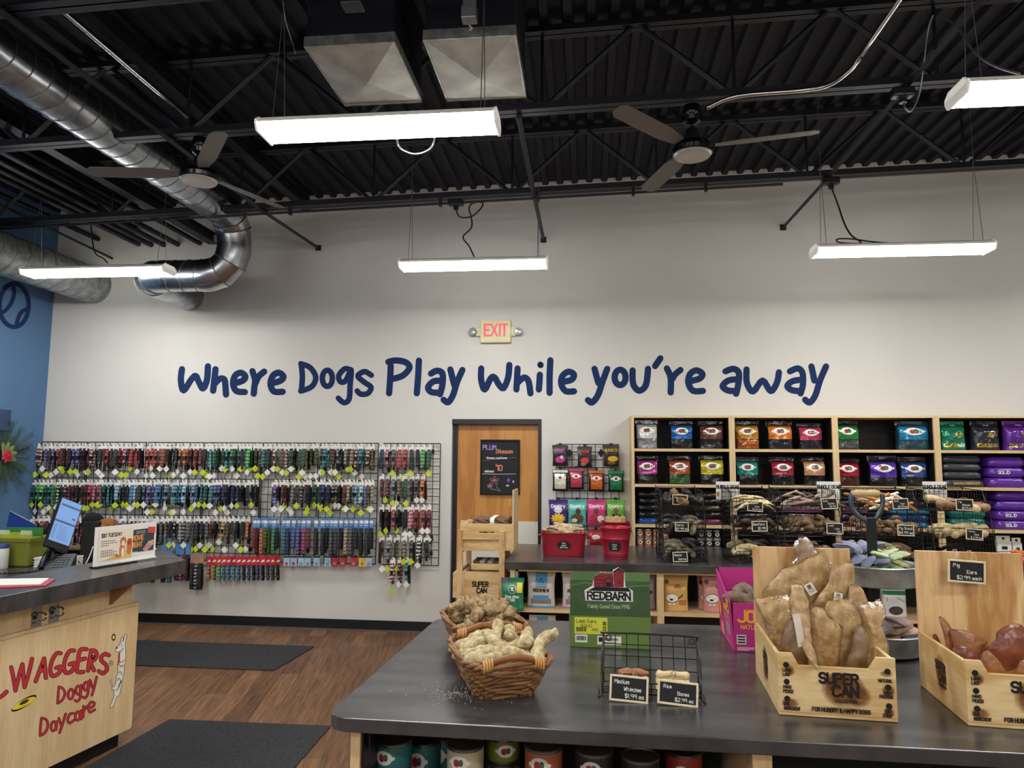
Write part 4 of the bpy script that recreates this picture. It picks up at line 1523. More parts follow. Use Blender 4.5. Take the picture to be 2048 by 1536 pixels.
for (u0, u1, vt), nm, col in (((1881, 1933, 842), 'green', '1d7a5c'), ((1946, 2001, 842), 'charcoal', '2d2f3a'), ((2011, 2066, 841), 'purple', '5f2e92')):
    t, fr, w_, h_ = K(u0, u1, vt, z1, F, 'plain_' + nm, col, '%s food bag with gold printing on the top shelf of the %s' % (nm, B4), emblem=False, body=foil('foil_plain_body_' + nm, col, .25, .1), vpan=(.04, .97))
    mb = patch(fr, -w_ * .4, w_ * .15, h_ * .1, h_ * .24, .0015)
    mb.build('gold_band', M_GOLD, t)
    mb = MB(); write(mb, 'GOLD', w_ * .27, h_ * .12, h_ * .1, fr, .2, .0016, sx=.55); mb.build('brand_print', M_CARD if nm == 'green' else M_GOLD, t)
    mb = MB()
    for k in range(5):
        disc(mb, w_ * (.12 + .07 * (k % 3)), h_ * (.5 + .05 * (k // 2)), w_ * .1, h_ * .06, fr, .0016 + .0001 * k, 12)
    rect(mb, -w_ * .05, h_ * .46, w_ * .3, h_ * .485, fr, .0016)
    mb.build('gold_leaf', M_GOLD, t)
    mb = MB()
    for k in range(3):
        rect(mb, -w_ * .15 + k * .004, h_ * (.31 + .03 * k), w_ * .38, h_ * (.32 + .03 * k), fr, .0014)
    write(mb, 'TIMING', w_ * .05, h_ * .83, h_ * .05, fr, .14, .0016)
    mb.build('small_print', M_CARD, t)


def lying(u0, u1, zb, h, y, d, m, lab, group, text=None):
    x0, x1 = aY(u0, 950, y).x, aY(u1, 950, y).x
    t = thing('kibble_bag', lab, 'pet food bag', ((x0 + x1) / 2, y + d / 2, zb), random.uniform(-.03, .03), group)
    w_ = x1 - x0
    mb = MB()
    vs, fs = [], []
    N, Rr = 24, [0, .3, .6, .85, 1]
    prof = [(.9, 0), (.99, .2), (1.0, .42), (.97, .72), (.86, .95), (.6, 1.0), (.25, 1.02)]
    for q, z in prof:
        for k in range(N):
            a = 2 * PI * k / N
            ca, sa = math.cos(a), math.sin(a)
            vs.append((w_ / 2 * q * math.copysign(abs(ca) ** .35, ca), d / 2 * q * math.copysign(abs(sa) ** .35, sa), z * h + .006 * noise.noise(V((ca * 2, sa * 2, z + u0)))))
    for i in range(len(prof) - 1):
        for k in range(N):
            fs.append((i * N + k, i * N + (k + 1) % N, i * N + N + (k + 1) % N, i * N + N + k))
    fs += [tuple(range(N)), tuple(range((len(prof) - 1) * N, len(prof) * N))]
    for v_ in vs:
        pass
    mb.add([(v_[0], v_[1], max(0, v_[2])) for v_ in vs], fs)
    mb.build('bag_body', m, t, smooth=50)
    if text:
        mb = MB()
        if text == 'gold':
            rect(mb, -w_ * .25, h * .35, w_ * .35, h * .62, FRONT((0, -d / 2 - .001, 0)))
            mb.build('gold_band', M_GOLD, t)
        else:
            write(mb, text, -w_ * .12, h * .34, h * .3, FRONT((0, -d / 2 - .0015, 0)), .2)
            mb.build('brand_print', M_CARD, t)
    return t


M_PURP = foil('purple_film', '5a2c96', .22, .05)
M_CHAR = foil('charcoal_film', '33353c', .3, .05)
for k in range(4):
    lying(1884, 1968 + 4 * (k == 0), z2 + .073 * k, .07, F, .26, M_CHAR, 'dark grey food bag lying %s from bottom, second shelf' % nth(k), 'grey bags lying on the second shelf', 'gold' if k == 0 else None)
for k in range(3):
    lying(1978, 2056, z2 + .093 * k, .09, F, .26, M_PURP, 'purple food bag lying %s from bottom, second shelf of the %s' % (nth(k), B4), 'purple bags lying on the second shelf', 'SOLID' if k == 1 else None)
for k in range(4):
    lying(1988, 2062, z3 + .087 * k, .085, F, .26, M_PURP, 'purple food bag lying %s from bottom, third shelf of the %s' % (nth(k), B4), 'purple bags lying on the third shelf', 'SOLID' if k < 2 else None)
M_TEALF = foil('teal_film', '186a5e', .22, .05)
lying(1895, 1972, z3, .1, F, .26, M_TEALF, 'teal food bag lying on the third shelf behind the fifth wire stack', 'teal bags lying on the third shelf')
lying(1895, 1972, z3 + .1, .1, F, .26, M_TEALF, 'teal food bag lying on top of another behind the fifth wire stack', 'teal bags lying on the third shelf')
dk = {'black': M_BAGB, 'gold-black': foil('black_gold_film', '3a3320', .15, .3), 'plum': foil('plum_film', '5c2440', .18, .1), 'dark blue': foil('blue_film', '1f4a86', .16, .2), 'blue': foil('sky_film', '2d7fa8', .18, .1)}
for pos, u0, u1, seq in (('at the left of the leftmost bay', 1271, 1322, ['dark blue', 'black', 'black', 'black', 'black']), ('at the right of the leftmost bay', 1385, 1448, ['plum', 'black', 'gold-black', 'black', 'gold-black']),
                         ('at the left of the second bay', 1470, 1545, ['plum', 'black', 'black', 'plum']), ('at the right of the second bay', 1560, 1650, ['black', 'black', 'plum', 'black']), ('at the left of the third bay', 1672, 1740, ['plum', 'black', 'plum', 'black']), ('at the right of the third bay', 1780, 1860, ['blue', 'dark blue', 'blue', 'black'])):
    for k, c in enumerate(seq):
        lying(u0 + random.uniform(0, 3), u1 - random.uniform(0, 4), z3 + .062 * k, .06, F, .24, dk[c], '%s bag lying %s from bottom, third shelf %s' % (c, nth(k), pos), 'bags lying on the third shelf')


def can(p, r, h, mband, lab, group, emblem=True, rim=M_GALVM, name='food_can', cat='can', rz=0):
    t = thing(name, lab, cat, p, rz, group)
    MB().lathe([(r * .93, 0), (r, .004), (r, .008), (r * .975, .01), (r * .975, h - .01), (r, h - .008), (r, h - .003), (r * .96, h), (r * .92, h - .006), (r * .88, h - .006), (0, h - .005)], 28).build('tin', rim, t, smooth=35)
    MB().lathe([(r * .98, .011), (r * .985, .012), (r * .985, h - .012), (r * .98, h - .011)], 28).build('paper_label', mband, t, smooth=35)
    if emblem:
        fr = lambda x, y, hh=0: V(((r * .985 + .001 + hh) * math.sin(x / r), -(r * .985 + .001 + hh) * math.cos(x / r), y))
        e = ovalp(fr, 0, h * .55, r * .5, h * .24, 0, ears=True).build('emblem', M_CARD, t)
        ovalp(fr, -r * .1, h * .55, r * .18, h * .13, .0008).build('emblem_art', M_ART_R, e)
        ovalp(fr, r * .14, h * .57, r * .12, h * .12, .0012).build('emblem_art', M_ART_G, e)
    return t


M_TERRA = mat('terracotta_label', 'a86444', .5, var=.1)
M_DKLAB = mat('dark_label', '2c2626', .5, var=.2)
for i, (u, m, nm) in enumerate(((1280, M_TERRA, 'terracotta'), (1296.5, M_TERRA, 'terracotta'), (1313, M_TERRA, 'terracotta'), (1330, M_TERRA, 'terracotta'), (1418, M_DKLAB, 'dark'), (1434, M_DKLAB, 'dark'), (1402, M_DKLAB, 'dark'))):
    p = aY(u, 1090, BY + .07)
    for k in range(3):
        can((p.x, BY + .07, z4 + .082 * k), .036, .08, m, '%s can, %s column from left, %s, on the shelf behind the red buckets' % (nm, nth(i), ('at the bottom', 'in the middle', 'on top')[k]), 'small cans on the fourth shelf')
for i, (u0, u1, vt) in enumerate(((1995, 2025, 1072), (2027, 2046, 1076))):
    a_, b_ = aY(u0, vt, F), aY(u1, 1096, F)
    t = thing('treat_pouch', 'white treat pouch with hang hole, %s on the low shelf at the right edge' % ('left one' if i == 0 else 'right one'), 'treat bag', ((a_.x + b_.x) / 2, F + .03, z4), 0, 'white pouches on the low shelf')
    w_, h_ = b_.x - a_.x, a_.z - z4
    MB().b2((-w_ / 2, -.02, 0), (w_ / 2, .02, h_ * .8)).b2((-w_ / 2, -.003, h_ * .8), (w_ / 2, .003, h_)).build('pouch', M_CARD, t, bevel=.004)
    mb = MB(); disc(mb, 0, h_ * .9, .012, .012, FRONT((0, -.0035, 0)))
    rect(mb, -w_ * .2, h_ * .5, w_ * .2, h_ * .62, FRONT((0, -.0205, 0)))
    mb.build('print', M_INK, t)

# ================================================================ small grid with treat bags
GX0, GX1 = aY(1113, 889, GY).x, aY(1237, 889, GY).x
gz = aY(1170, 888.5, GY).z
t = thing('wire_grid_panel', 'small black wire grid between the door and the bookcase, hung with treat bags', 'display grid', ((GX0 + GX1) / 2, GY, gz - 1.15))
o = V(t.location)
mb = MB(o)
for k in range(9):
    xx = GX0 + (GX1 - GX0) * k / 8
    mb.rod((xx, GY, gz - 1.15), (xx, GY, gz), .0038, 5)
for k in range(16):
    mb.rod((GX0, GY + .006, gz - 1.15 * k / 15), (GX1, GY + .006, gz - 1.15 * k / 15), .0038, 5)
mb.build('wire_mesh', M_WIRE, t)
gridt = t
mbp = MB(o)
for zz in (gz - .1, gz - 1.0):
    for xx in (GX0 + .1, GX1 - .1):
        mbp.b2((xx - .012, GY, zz - .02), (xx + .012, WY, zz + .02))


def treat(u0, u1, v0, v1, colname, col, band, lab, splash=None, txt='', tcol=None, arts=()):
    y = GY - .05
    a_, b_ = aY(u0, v0, y), aY(u1, v1, y)
    w_, h_ = b_.x - a_.x, a_.z - b_.z
    m = foil('treat_' + colname.replace(' ', '_'), col, .28, .05)
    t, fr = bag('treat_bag', lab, 'treat bag', ((a_.x + b_.x) / 2, y, b_.z), w_, h_, .05, m, 0, 'treat bags on the small grid', .85, hang=True)
    if band:
        patch(fr, -w_ * .36, w_ * .36, h_ * .1, h_ * .8, .001).build('window', foil('treatwin_' + band, band, .15, .3), t, smooth=True)
        patch(fr, -w_ * .48, w_ * .48, h_ * .86, h_ * .98, .001).build('header', mat('hdr_' + band, band, .4), t)
        e = ovalp(fr, 0, h_ * .62, w_ * .24, h_ * .11, .002, ears=True).build('emblem', M_CARD, t)
        ovalp(fr, 0, h_ * .62, w_ * .1, h_ * .07, .003).build('emblem_art', M_ART_R, e)
    if txt:
        mb = MB(); write(mb, txt, 0, h_ * .7, h_ * .11, fr, .2, .0016, sx=min(1, w_ * .8 / text_w(txt, h_ * .11))); mb.build('brand_print', mat('print_' + (tcol or 'ffffff'), tcol or 'f2f0ea', .5), t)
    if splash:
        n = 22
        mb = MB()
        mb.add([fr(0, h_ * .28, .0016)] + [fr(w_ * (.42 if k % 2 else .3) * math.cos(2 * PI * k / n), h_ * .28 + h_ * (.22 if k % 2 else .15) * math.sin(2 * PI * k / n), .0016) for k in range(n)], [(0, 1 + k, 1 + (k + 1) % n) for k in range(n)])
        mb.build('splash', mat('splash_' + splash, splash, .5, var=.2, scale=70), t)
    for ac, ax, ay, ar, ah in arts:
        ovalp(fr, w_ * ax, h_ * ay, w_ * ar, h_ * ah, .0024).build('print_art', mat('art_' + ac, ac, .5, var=.3, scale=80), t)
    mbp.rod(((a_.x + b_.x) / 2, y - .03, a_.z - h_ * .05), ((a_.x + b_.x) / 2, GY, a_.z - h_ * .05), .003, 4)
    mbp.box(((a_.x + b_.x) / 2, GY - .01, a_.z + .005), (.03, .012, .03))
    return t


R1, R2, R3 = 'top row of the small grid', 'middle row of the small grid', 'third row of the small grid'
treat(1105, 1136, 890, 932, 'black', '2c2328', None, 'black treat bag with pink print, left one in the ' + R1, None, 'GRAVY', 'c04a9a', [('b03a8a', 0, .3, .3, .16), ('e2c8da', .1, .42, .1, .08)])
treat(1155, 1184, 893, 935, 'black2', '2b2124', None, 'black treat bag with red print, middle one in the ' + R1, None, 'CRISS', 'd23a34', [('c8362e', 0, .32, .28, .15), ('8a7a6a', -.1, .15, .2, .08)])
treat(1207, 1238, 890, 933, 'black3', '2a2522', None, 'black treat bag with yellow print, right one in the ' + R1, None, 'NUGGETS', 'd8b22e', [('d8a82a', .1, .36, .34, .13), ('7a6038', 0, .16, .26, .08)])
for u0, u1, v0, v1, c, nm in ((1105, 1136, 939, 982, 'ddd8c4', 'cream'), (1137, 1168, 936, 979, 'b8405a', 'rose'), (1177, 1209, 940, 983, 'cf6a2c', 'orange'), (1216, 1248, 941, 984, '1f8050', 'green')):
    treat(u0, u1, v0, v1, 'film_black', '191619', c, '%s and black treat bag with oval emblem in the %s' % (nm, R2))
for u0, u1, c, nm, sp, arts in ((1098, 1135, '3f2a78', 'purple', 'e3b92e', [('d9d2e4', 0, .6, .22, .12), ('e8c040', .05, .3, .2, .12)]), (1136, 1173, '58b5ac', 'turquoise', '5a4030', [('3e3024', .05, .55, .14, .12), ('d8d4c4', -.15, .2, .16, .08)]),
                                (1174, 1212, 'cf3f86', 'pink', 'b02a3a', [('6a3a2a', -.02, .56, .13, .1), ('d8d8dc', .22, .26, .18, .14)]), (1213, 1250, '6cb545', 'green', '4a3424', [('7a5a34', 0, .58, .14, .1), ('e4e2dc', -.2, .2, .2, .1), ('d0603a', .28, .2, .12, .08)])):
    treat(u0, u1, 999, 1051, 'p' + nm, c, None, '%s treat pouch with white lettering in the %s' % (nm, R3), sp, 'Country', 'f4f2ee', arts)
treat(1178, 1206, 1060, 1091, 'redlow', 'b32c38', None, 'red treat bag low on the small grid behind the red buckets', None, '', None, [('e0d8d0', 0, .55, .3, .16), ('7a2028', .1, .3, .2, .14)])
mbp.build('pegs', M_WIRE, gridt)
for u, lab in ((1139, 'left'), (1202, 'right')):
    p = aY(u, 906, GY - .07)
    t = tag(MB().prism([(0, .045), (.032, 0), (0, -.045), (-.032, 0)], .003, FXZ).rod((0, -.001, .03), (0, .07, .03), .0025, 4).build('hook_plate', M_MATTE), 'black diamond price plate at the %s of the small grid top row' % lab, 'price plate')
    t.location = p
# ================================================================ floor mats
M_MAT = mat('charcoal_mat', '303136', .95, var=.55, scale=90, detail=8, bump=.5, bscale=300)
for cs, lab in (((( -2.50, 6.53), (-5.2, 6.52), (-5.2, 5.76), (-2.55, 5.78)), 'dark charcoal floor mat lying before the collar wall'), (((-1.66, 4.67), (-2.76, 4.655), (-2.87, 2.6), (-1.60, 2.6)), 'dark charcoal floor mat beside the reception counter')):
    cx, cy = sum(p[0] for p in cs) / 4, sum(p[1] for p in cs) / 4
    o = tag(MB((cx, cy, 0)).prism(cs, .008, lambda x, y, h: V((x, y, h + .001))).build('floor_mat', M_MAT, bevel=.003), lab, 'floor mat')
    o.location = (cx, cy, 0)

# ================================================================ back counter
BZ = .96
t = thing('display_counter', 'long dark-topped counter with maple shelves below, standing before the bookcases', 'counter', (1.4, 5.6, 0))
o = V(t.location)
xl, xr, yf, yb = -.628, 3.9, 5.49, 6.62


def slab(mb, pts, z0, z1, rad=.05):
    out = []
    n = len(pts)
    for i in range(n):
        p, a, b_ = V((*pts[i], 0)), V((*pts[i - 1], 0)), V((*pts[(i + 1) % n], 0))
        da, db = (a - p).normalized(), (b_ - p).normalized()
        for k in range(7):
            q = k / 6
            c = p + da * rad * (1 - q) ** 2 + db * rad * q ** 2
            out.append((c.x, c.y))
    mb.prism(out, z1 - z0, lambda x, y, h: V((x, y, z0 + h)))
    return mb


slab(MB(o), [(xl, yf), (xr, yf), (xr, yb), (xl, yb)], BZ - .058, BZ, .03).build('worktop', M_LAM, t, bevel=.003)
MB(o).b2((xl + .03, yf + .03, BZ - .075), (xr - .03, yf + .06, BZ - .0585)).build('rail', M_MAPLEH, t)
xp = [xl + .05] + [aY(u, 1180, yf + .04).x for u in (1314,)]
xp.append(xp[1] + 1.22)
xp.append(xp[2] + 1.22)
for i, x in enumerate(xp):
    MB(o).b2((x, yf + .035, 0), (x + (.05 if i else .03), yb - .05, BZ - .0585)).build('upright', M_MAPLE, t)
ysh = aY(1180, 1221, yf + .04).z
for i in range(len(xp) - 1):
    for z in (ysh, .12):
        MB(o).b2((xp[i] + (.05 if i else .03), yf + .04, z - .026), (xp[i + 1], yb - .06, z)).build('shelf', M_MAPLEH, t)
MB(o).b2((xp[0] + .03, yf + .5, .12), (xp[-1], yf + .51, BZ - .0585)).build('back_panel', M_DARKIN, t)
MB(o).b2((xp[0] + .03, yf + .1, 0), (xp[-1], yf + .12, .094)).build('kick', M_BASE, t)
mb = MB(o)
mb.b2((xl + .085, yf + .03, BZ - .2), (xl + .105, yf + .034, BZ - .06))
mb.build('metal_bracket', M_GALVM, t)
# bags on the shelf beneath
SHY = yf + .09


def shelfbag(name, u0, u1, vt, m, lab, fn, y=None, zb=None, dep=.09):
    y = y or SHY
    zb = ysh if zb is None else zb
    a_, b_ = aY(u0, vt, y), aY(u1, vt, y)
    w_, h_ = b_.x - a_.x, a_.z - zb
    t, fr = bag(name, lab, 'pet food bag', ((a_.x + b_.x) / 2, y + dep / 2, zb), w_, h_, dep, m)
    fn(t, fr, w_, h_)
    return t


M_KRAFT = mat('pale_grey_bag', 'c9c0bb', .55, var=.04)


def vital(bandc):
    def f(t, fr, w, h):
        mbl = mat('blue_band_' + bandc, bandc, .5, var=.05)
        patch(fr, -w * .2, w * .22, h * .6, h * .98, .001).build('top_band', mbl, t, smooth=True)
        patch(fr, -w * .28, w * .28, h * .2, h * .33, .001).build('info_band', mbl, t, smooth=True)
        patch(fr, -w * .36, w * .36, h * .11, h * .24, .0006).build('window', mat('kibble_window', '8a7468', .6, var=.35, scale=120), t, smooth=True)
        patch(fr, -w * .48, w * .48, 0.001, h * .05, .001).build('foot_band', mbl, t, smooth=True)
        mb = MB(); write(mb, 'PROTEIN MIX-IN', 0, h * .42, h * .085, fr, .17, .0012, sx=.5); mb.build('print', M_INK, t)
        mb = MB(); write(mb, 'VITAL', .01 * w, h * .66, h * .055, fr, .14, .0016, sx=.8); mb.stroke([(-.03 * w, h * .78), (.01 * w, h * .74), (.05 * w, h * .78)], .006, fr, .0016)
        mb.build('brand_print', mat('deep_blue_ink', '1d3d5c', .6), t)
        mb = MB()
        for k in range(2):
            rect(mb, -w * .2, h * (.535 + .025 * k), w * .2, h * (.545 + .025 * k), fr, .001)
        rect(mb, -w * .35, h * .08, w * .35, h * .09, fr, .001)
        mb.build('small_print', M_INK, t)
    return f


shelfbag('meal_topper_bag', 1054, 1110, 1140, M_KRAFT, 'pale bag of protein mix-in with blue bands on the counter shelf', vital('4d97bb'))
shelfbag('meal_topper_bag', 1124, 1178, 1141, M_KRAFT, 'pale mauve-banded protein bag half hidden left of the green box', vital('a083a8'))
shelfbag('meal_topper_bag', 1262, 1311, 1141, mat('dusky_bag', '8d7a82', .55), 'dusky bag half hidden right of the green box', vital('7a3048'))
shelfbag('meal_topper_bag', 1058, 1110, 1232, M_KRAFT, 'pale bag with blue band on the lowest shelf under the counter', vital('4d97bb'), zb=.12)


def pancake(text, tc, ink):
    def f(t, fr, w, h):
        mb = MB()
        for k, s in enumerate(text):
            write(mb, s, w * .06, h * (.7 - .055 * k), h * .04, fr, .24, .0014, sx=.75)
        mb.build('print', mat('print_' + tc, tc, .5), t)
        mb = MB()
        for k in range(12):
            an = 2 * PI * k / 12
            mb.stroke([(-w * .36 + w * .02 * math.cos(an), h * .8 + w * .02 * math.sin(an)), (-w * .36 + w * .1 * math.cos(an), h * .8 + w * .1 * math.sin(an))], .003, fr, .001)
        mb.build('sun_mark', M_INK, t)
        e = ovalp(fr, -w * .17, h * .37, w * .25, h * .12, .0012).build('blob_outline', M_INK, t)
        ovalp(fr, -w * .17, h * .37, w * .235, h * .11, .002).build('blob', M_CARD, e)
        ovalp(fr, -w * .2, h * .33, w * .07, h * .028, .003).build('nose', M_INK, e)
        mb = MB()
        for ax, ay in ((-.08, .37), (-.3, .4)):
            disc(mb, w * ax, h * ay, w * .015, w * .02, fr, .003, 8)
        mb.stroke([(w * .06, h * .36), (w * .2, h * .42), (w * .24, h * .47)], .008, fr, .0012)
        mb.build('ink_line', M_INK, e)
        mb = MB()
        mb.add([fr(-w * .3, h * .24, .002), fr(-w * .18, h * .205, .002), fr(-w * .06, h * .24, .002), fr(-w * .06, h * .17, .002), fr(-w * .18, h * .2, .002), fr(-w * .3, h * .17, .002)], [(0, 1, 4, 5), (1, 2, 3, 4)])
        mb.build('bow', M_CARD, e)
        mb = MB()
        mb.stroke([(w * .14, h * .2), (w * .36, h * .2), (w * .38, h * .3), (w * .13, h * .3), (w * .14, h * .2)], .007, fr, .0012)
        mb.stroke([(w * .2, h * .25), (w * .3, h * .25)], .01, fr, .0012)
        mb.build('stack_drawing', mat('ink_' + ink, ink, .5), t)
    return f


shelfbag('treat_pouch', 1327, 1377, 1150, foil('mustard_pouch', 'd0a860', .45, 0), 'mustard yellow pouch of dog pancakes on the counter shelf', pancake(('POWER', 'PANCAKES'), 'b8402c', 'a8542c'))
shelfbag('treat_pouch', 1396, 1440, 1152, foil('pink_pouch', 'cf8f88', .45, 0), 'pink pouch half hidden behind another pink pouch on the counter shelf', pancake(('POWER',), 'a8303c', 'a8403c'), y=SHY + .1)
shelfbag('treat_pouch', 1406, 1460, 1150, foil('pink_pouch', 'cf8f88', .45, 0), 'pink pouch of dog treats in front on the counter shelf', pancake(('POWER', 'MELON'), 'a8303c', 'a8403c'))
shelfbag('treat_pouch', 1474, 1528, 1150, foil('silver_pouch', 'b9bec6', .35, .2), 'silver white pouch on the counter shelf behind the magenta box', pancake(('POWER',), '55606a', '55606a'))


def carum(t, fr, w, h):
    patch(fr, -w * .46, w * .46, h * .66, h * .77, .001).build('green_band', mat('green_band', '2f8a5c', .5), t, smooth=True)
    mb = MB(); write(mb, 'CARUM', 0, h * .82, h * .07, fr, .14, .0012, sx=.9)
    for k in range(4):
        rect(mb, -w * .35, h * (.46 + .035 * k), w * (.35 - .05 * k), h * (.472 + .035 * k), fr, .001)
    mb.build('print', M_INK, t)
    ovalp(fr, 0, h * .2, w * .28, h * .13, .0015).build('window', mat('brown_window', '4a3a32', .4, var=.4, scale=90), t)


p1 = aY(1790, 1237, 5.62)
shelfbag('treat_pouch', 1764, 1815, 1167, foil('white_pouch', 'd2d3d0', .35, .05), 'white pouch with green band on the shelf between the two pine crates', carum, y=5.6)
p = aY(2040, 1212, 5.6)
can((p.x, p.y + .05, ysh), .075, .19, mat('black_jar_label', '141416', .3), 'black jar at the right edge on the counter shelf', None, False, M_BLACK, 'jar', 'jar')

# green chew-stick pouch standing at the left end of the shelf
def hive(t, fr, w, h):
    mb = MB(); write(mb, 'hive chew', -.0 * w, h * .4, h * .09, fr, .2, .0014, sx=.8); write(mb, 'stick', -.02 * w, h * .3, h * .09, fr, .2, .0014, sx=.8)
    for k in range(2):
        rect(mb, -w * .4, h * (.19 - .07 * k), w * .4, h * (.2 - .07 * k), fr, .001)
    mb.build('print', M_CARD, t)
    ovalp(fr, 0, h * .66, w * .17, h * .13, .001).build('emblem', M_CARD, t)
    ovalp(fr, 0, h * .66, w * .15, h * .115, .0018).build('emblem_art', mat('deep_green', '1f6e50', .5), t)
    mb = MB(); mb.stroke([(-w * .05, h * .7), (w * .03, h * .71), (-w * .03, h * .64), (w * .06, h * .62)], .008, fr, .003); mb.build('emblem_mark', M_CARD, t)
    patch(fr, w * .2, w * .44, h * .56, h * .86, .001).build('yellow_flash', mat('yellow_flash', 'e0cf46', .5), t, smooth=True)
    patch(fr, -w * .45, -w * .22, h * .86, h * .97, .001).build('purple_flash', mat('purple_flash', '8a3f86', .5), t, smooth=True)


tt = shelfbag('treat_pouch', 1002, 1047, 1156, foil('emerald_pouch', '1f7a56', .35, 0), 'emerald green chew stick pouch at the counter end beside the pine rack', hive, y=5.43, dep=.06)

# ================================================================ front counter
FZ = .96
FLc, FRc, BRc, BLc = (-.80, 2.183), (2.3, 2.135), (2.35, 3.585), (-.735, 3.56)
t = thing('display_counter', 'large dark-topped counter in the foreground with treats on it and cans below', 'counter', (.6, 2.8, 0))
o = V(t.location)
slab(MB(o), [FLc, FRc, BRc, BLc], FZ - .042, FZ, .09).build('worktop', M_LAM, t, bevel=.003)
slab(MB(o), [(FLc[0] + .03, FLc[1] + .03), (FRc[0] - .03, FRc[1] + .03), (BRc[0] - .03, BRc[1] - .03), (BLc[0] + .03, BLc[1] - .03)], FZ - .052, FZ - .0425, .08).build('substrate', M_MAPLEH, t)


def fy(x):
    return FLc[1] + (x - FLc[0]) * (FRc[1] - FLc[1]) / (FRc[0] - FLc[0])


xs = aY(702, 1500, 2.23).x
xm = aY(1502, 1500, 2.23).x
MB(o).b2((xs, 2.225, 0), (xs + .03, 3.5, FZ - .053)).build('end_panel', M_MAPLE, t)
MB(o).b2((xm, fy(xm) + .05, 0), (xm + .055, 2.72, FZ - .053)).build('divider', M_MAPLE, t)
MB(o).b2((2.1, 2.2, 0), (2.13, 3.5, FZ - .053)).build('end_panel', M_MAPLE, t)
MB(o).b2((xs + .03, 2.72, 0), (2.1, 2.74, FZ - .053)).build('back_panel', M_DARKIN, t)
MB(o).b2((xs + .03, 3.48, 0), (2.1, 3.5, FZ - .053)).build('far_panel', M_MAPLE, t)
mb = MB(o)
mb.b2((xs + .0305, 2.24, .1), (xs + .036, 2.72, FZ - .054))
mb.b2((xs + .05, 2.25, .1), (xs + .054, 2.26, FZ - .054))
mb.build('shelf_standard', M_BLACK, t)
CSZ = .62
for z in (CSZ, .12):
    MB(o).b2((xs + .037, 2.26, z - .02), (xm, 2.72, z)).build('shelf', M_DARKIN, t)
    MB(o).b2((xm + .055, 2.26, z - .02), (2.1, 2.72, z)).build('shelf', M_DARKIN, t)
M_TEALLAB = mat('teal_label', '2f6f72', .5, var=.1)
M_OLVLAB = mat('olive_label', '7c8a34', .5, var=.1)
M_CREMLAB = mat('cream_label', 'c9bfa0', .5, var=.1)
M_REDLAB = mat('red_label', 'a03a30', .5, var=.1)
RIMD = mat('dark_tin', '85888c', .3, .9)
spec = [(778, 1490, 2.38, M_TEALLAB, 'teal', 'front'), (840, 1490, 2.55, M_TEALLAB, 'teal', 'behind'), (880, 1480, 2.62, M_TEALLAB, 'teal', 'far'), (925, 1500, 2.38, M_CREMLAB, 'cream', 'front'),
        (1002, 1480, 2.52, M_OLVLAB, 'olive', 'stack'), (1085, 1503, 2.38, M_TERRA, 'brown', 'front'), (1188, 1511, 2.38, M_DKLAB, 'dark', 'front'), (1283, 1524, 2.38, M_DKLAB, 'grey', 'front'), (1372, 1512, 2.5, M_REDLAB, 'red', 'front')]
for i, (u, v, y, m, nm, pos) in enumerate(spec):
    pt = aY(u, v, y)
    r_ = .062 if pos != 'stack' else .06
    h_ = .11
    # heap height so the rim sits where the photo shows it
    n = max(1, round((pt.z - CSZ) / h_))
    hh = (pt.z - CSZ) / n
    for k in range(n):
        pos_word = 'bottom' if k == 0 else 'top' if k == n - 1 else 'middle'
        tt = can((pt.x, y + .06, CSZ + hh * k), r_, hh - .0005, m, '%s food can, %s from left under the front counter, %s of its stack' % (nm, nth(i), pos_word), 'cans under the front counter', True, RIMD, rz=random.uniform(-.3, .5))
# crumbs around the wicker basket
mb = MB()
pc = aZ(930, 1395, FZ)
for k in range(260):
    a_, r_ = random.uniform(0, 2 * PI), abs(random.gauss(0, .07))
    x, y = pc.x - .03 + r_ * math.cos(a_) * 1.2, pc.y + .04 + r_ * math.sin(a_)
    s = random.uniform(.0004, .0011)
    mb.box((x, y, FZ + s), (s * 2, s * 2, s * 2), a_)
tag(mb.build('crumbs', mat('pale_crumb', 'cfc9b8', .9)), 'pale crumbs scattered on the dark counter beside the front wicker basket', 'crumbs', kind='stuff')


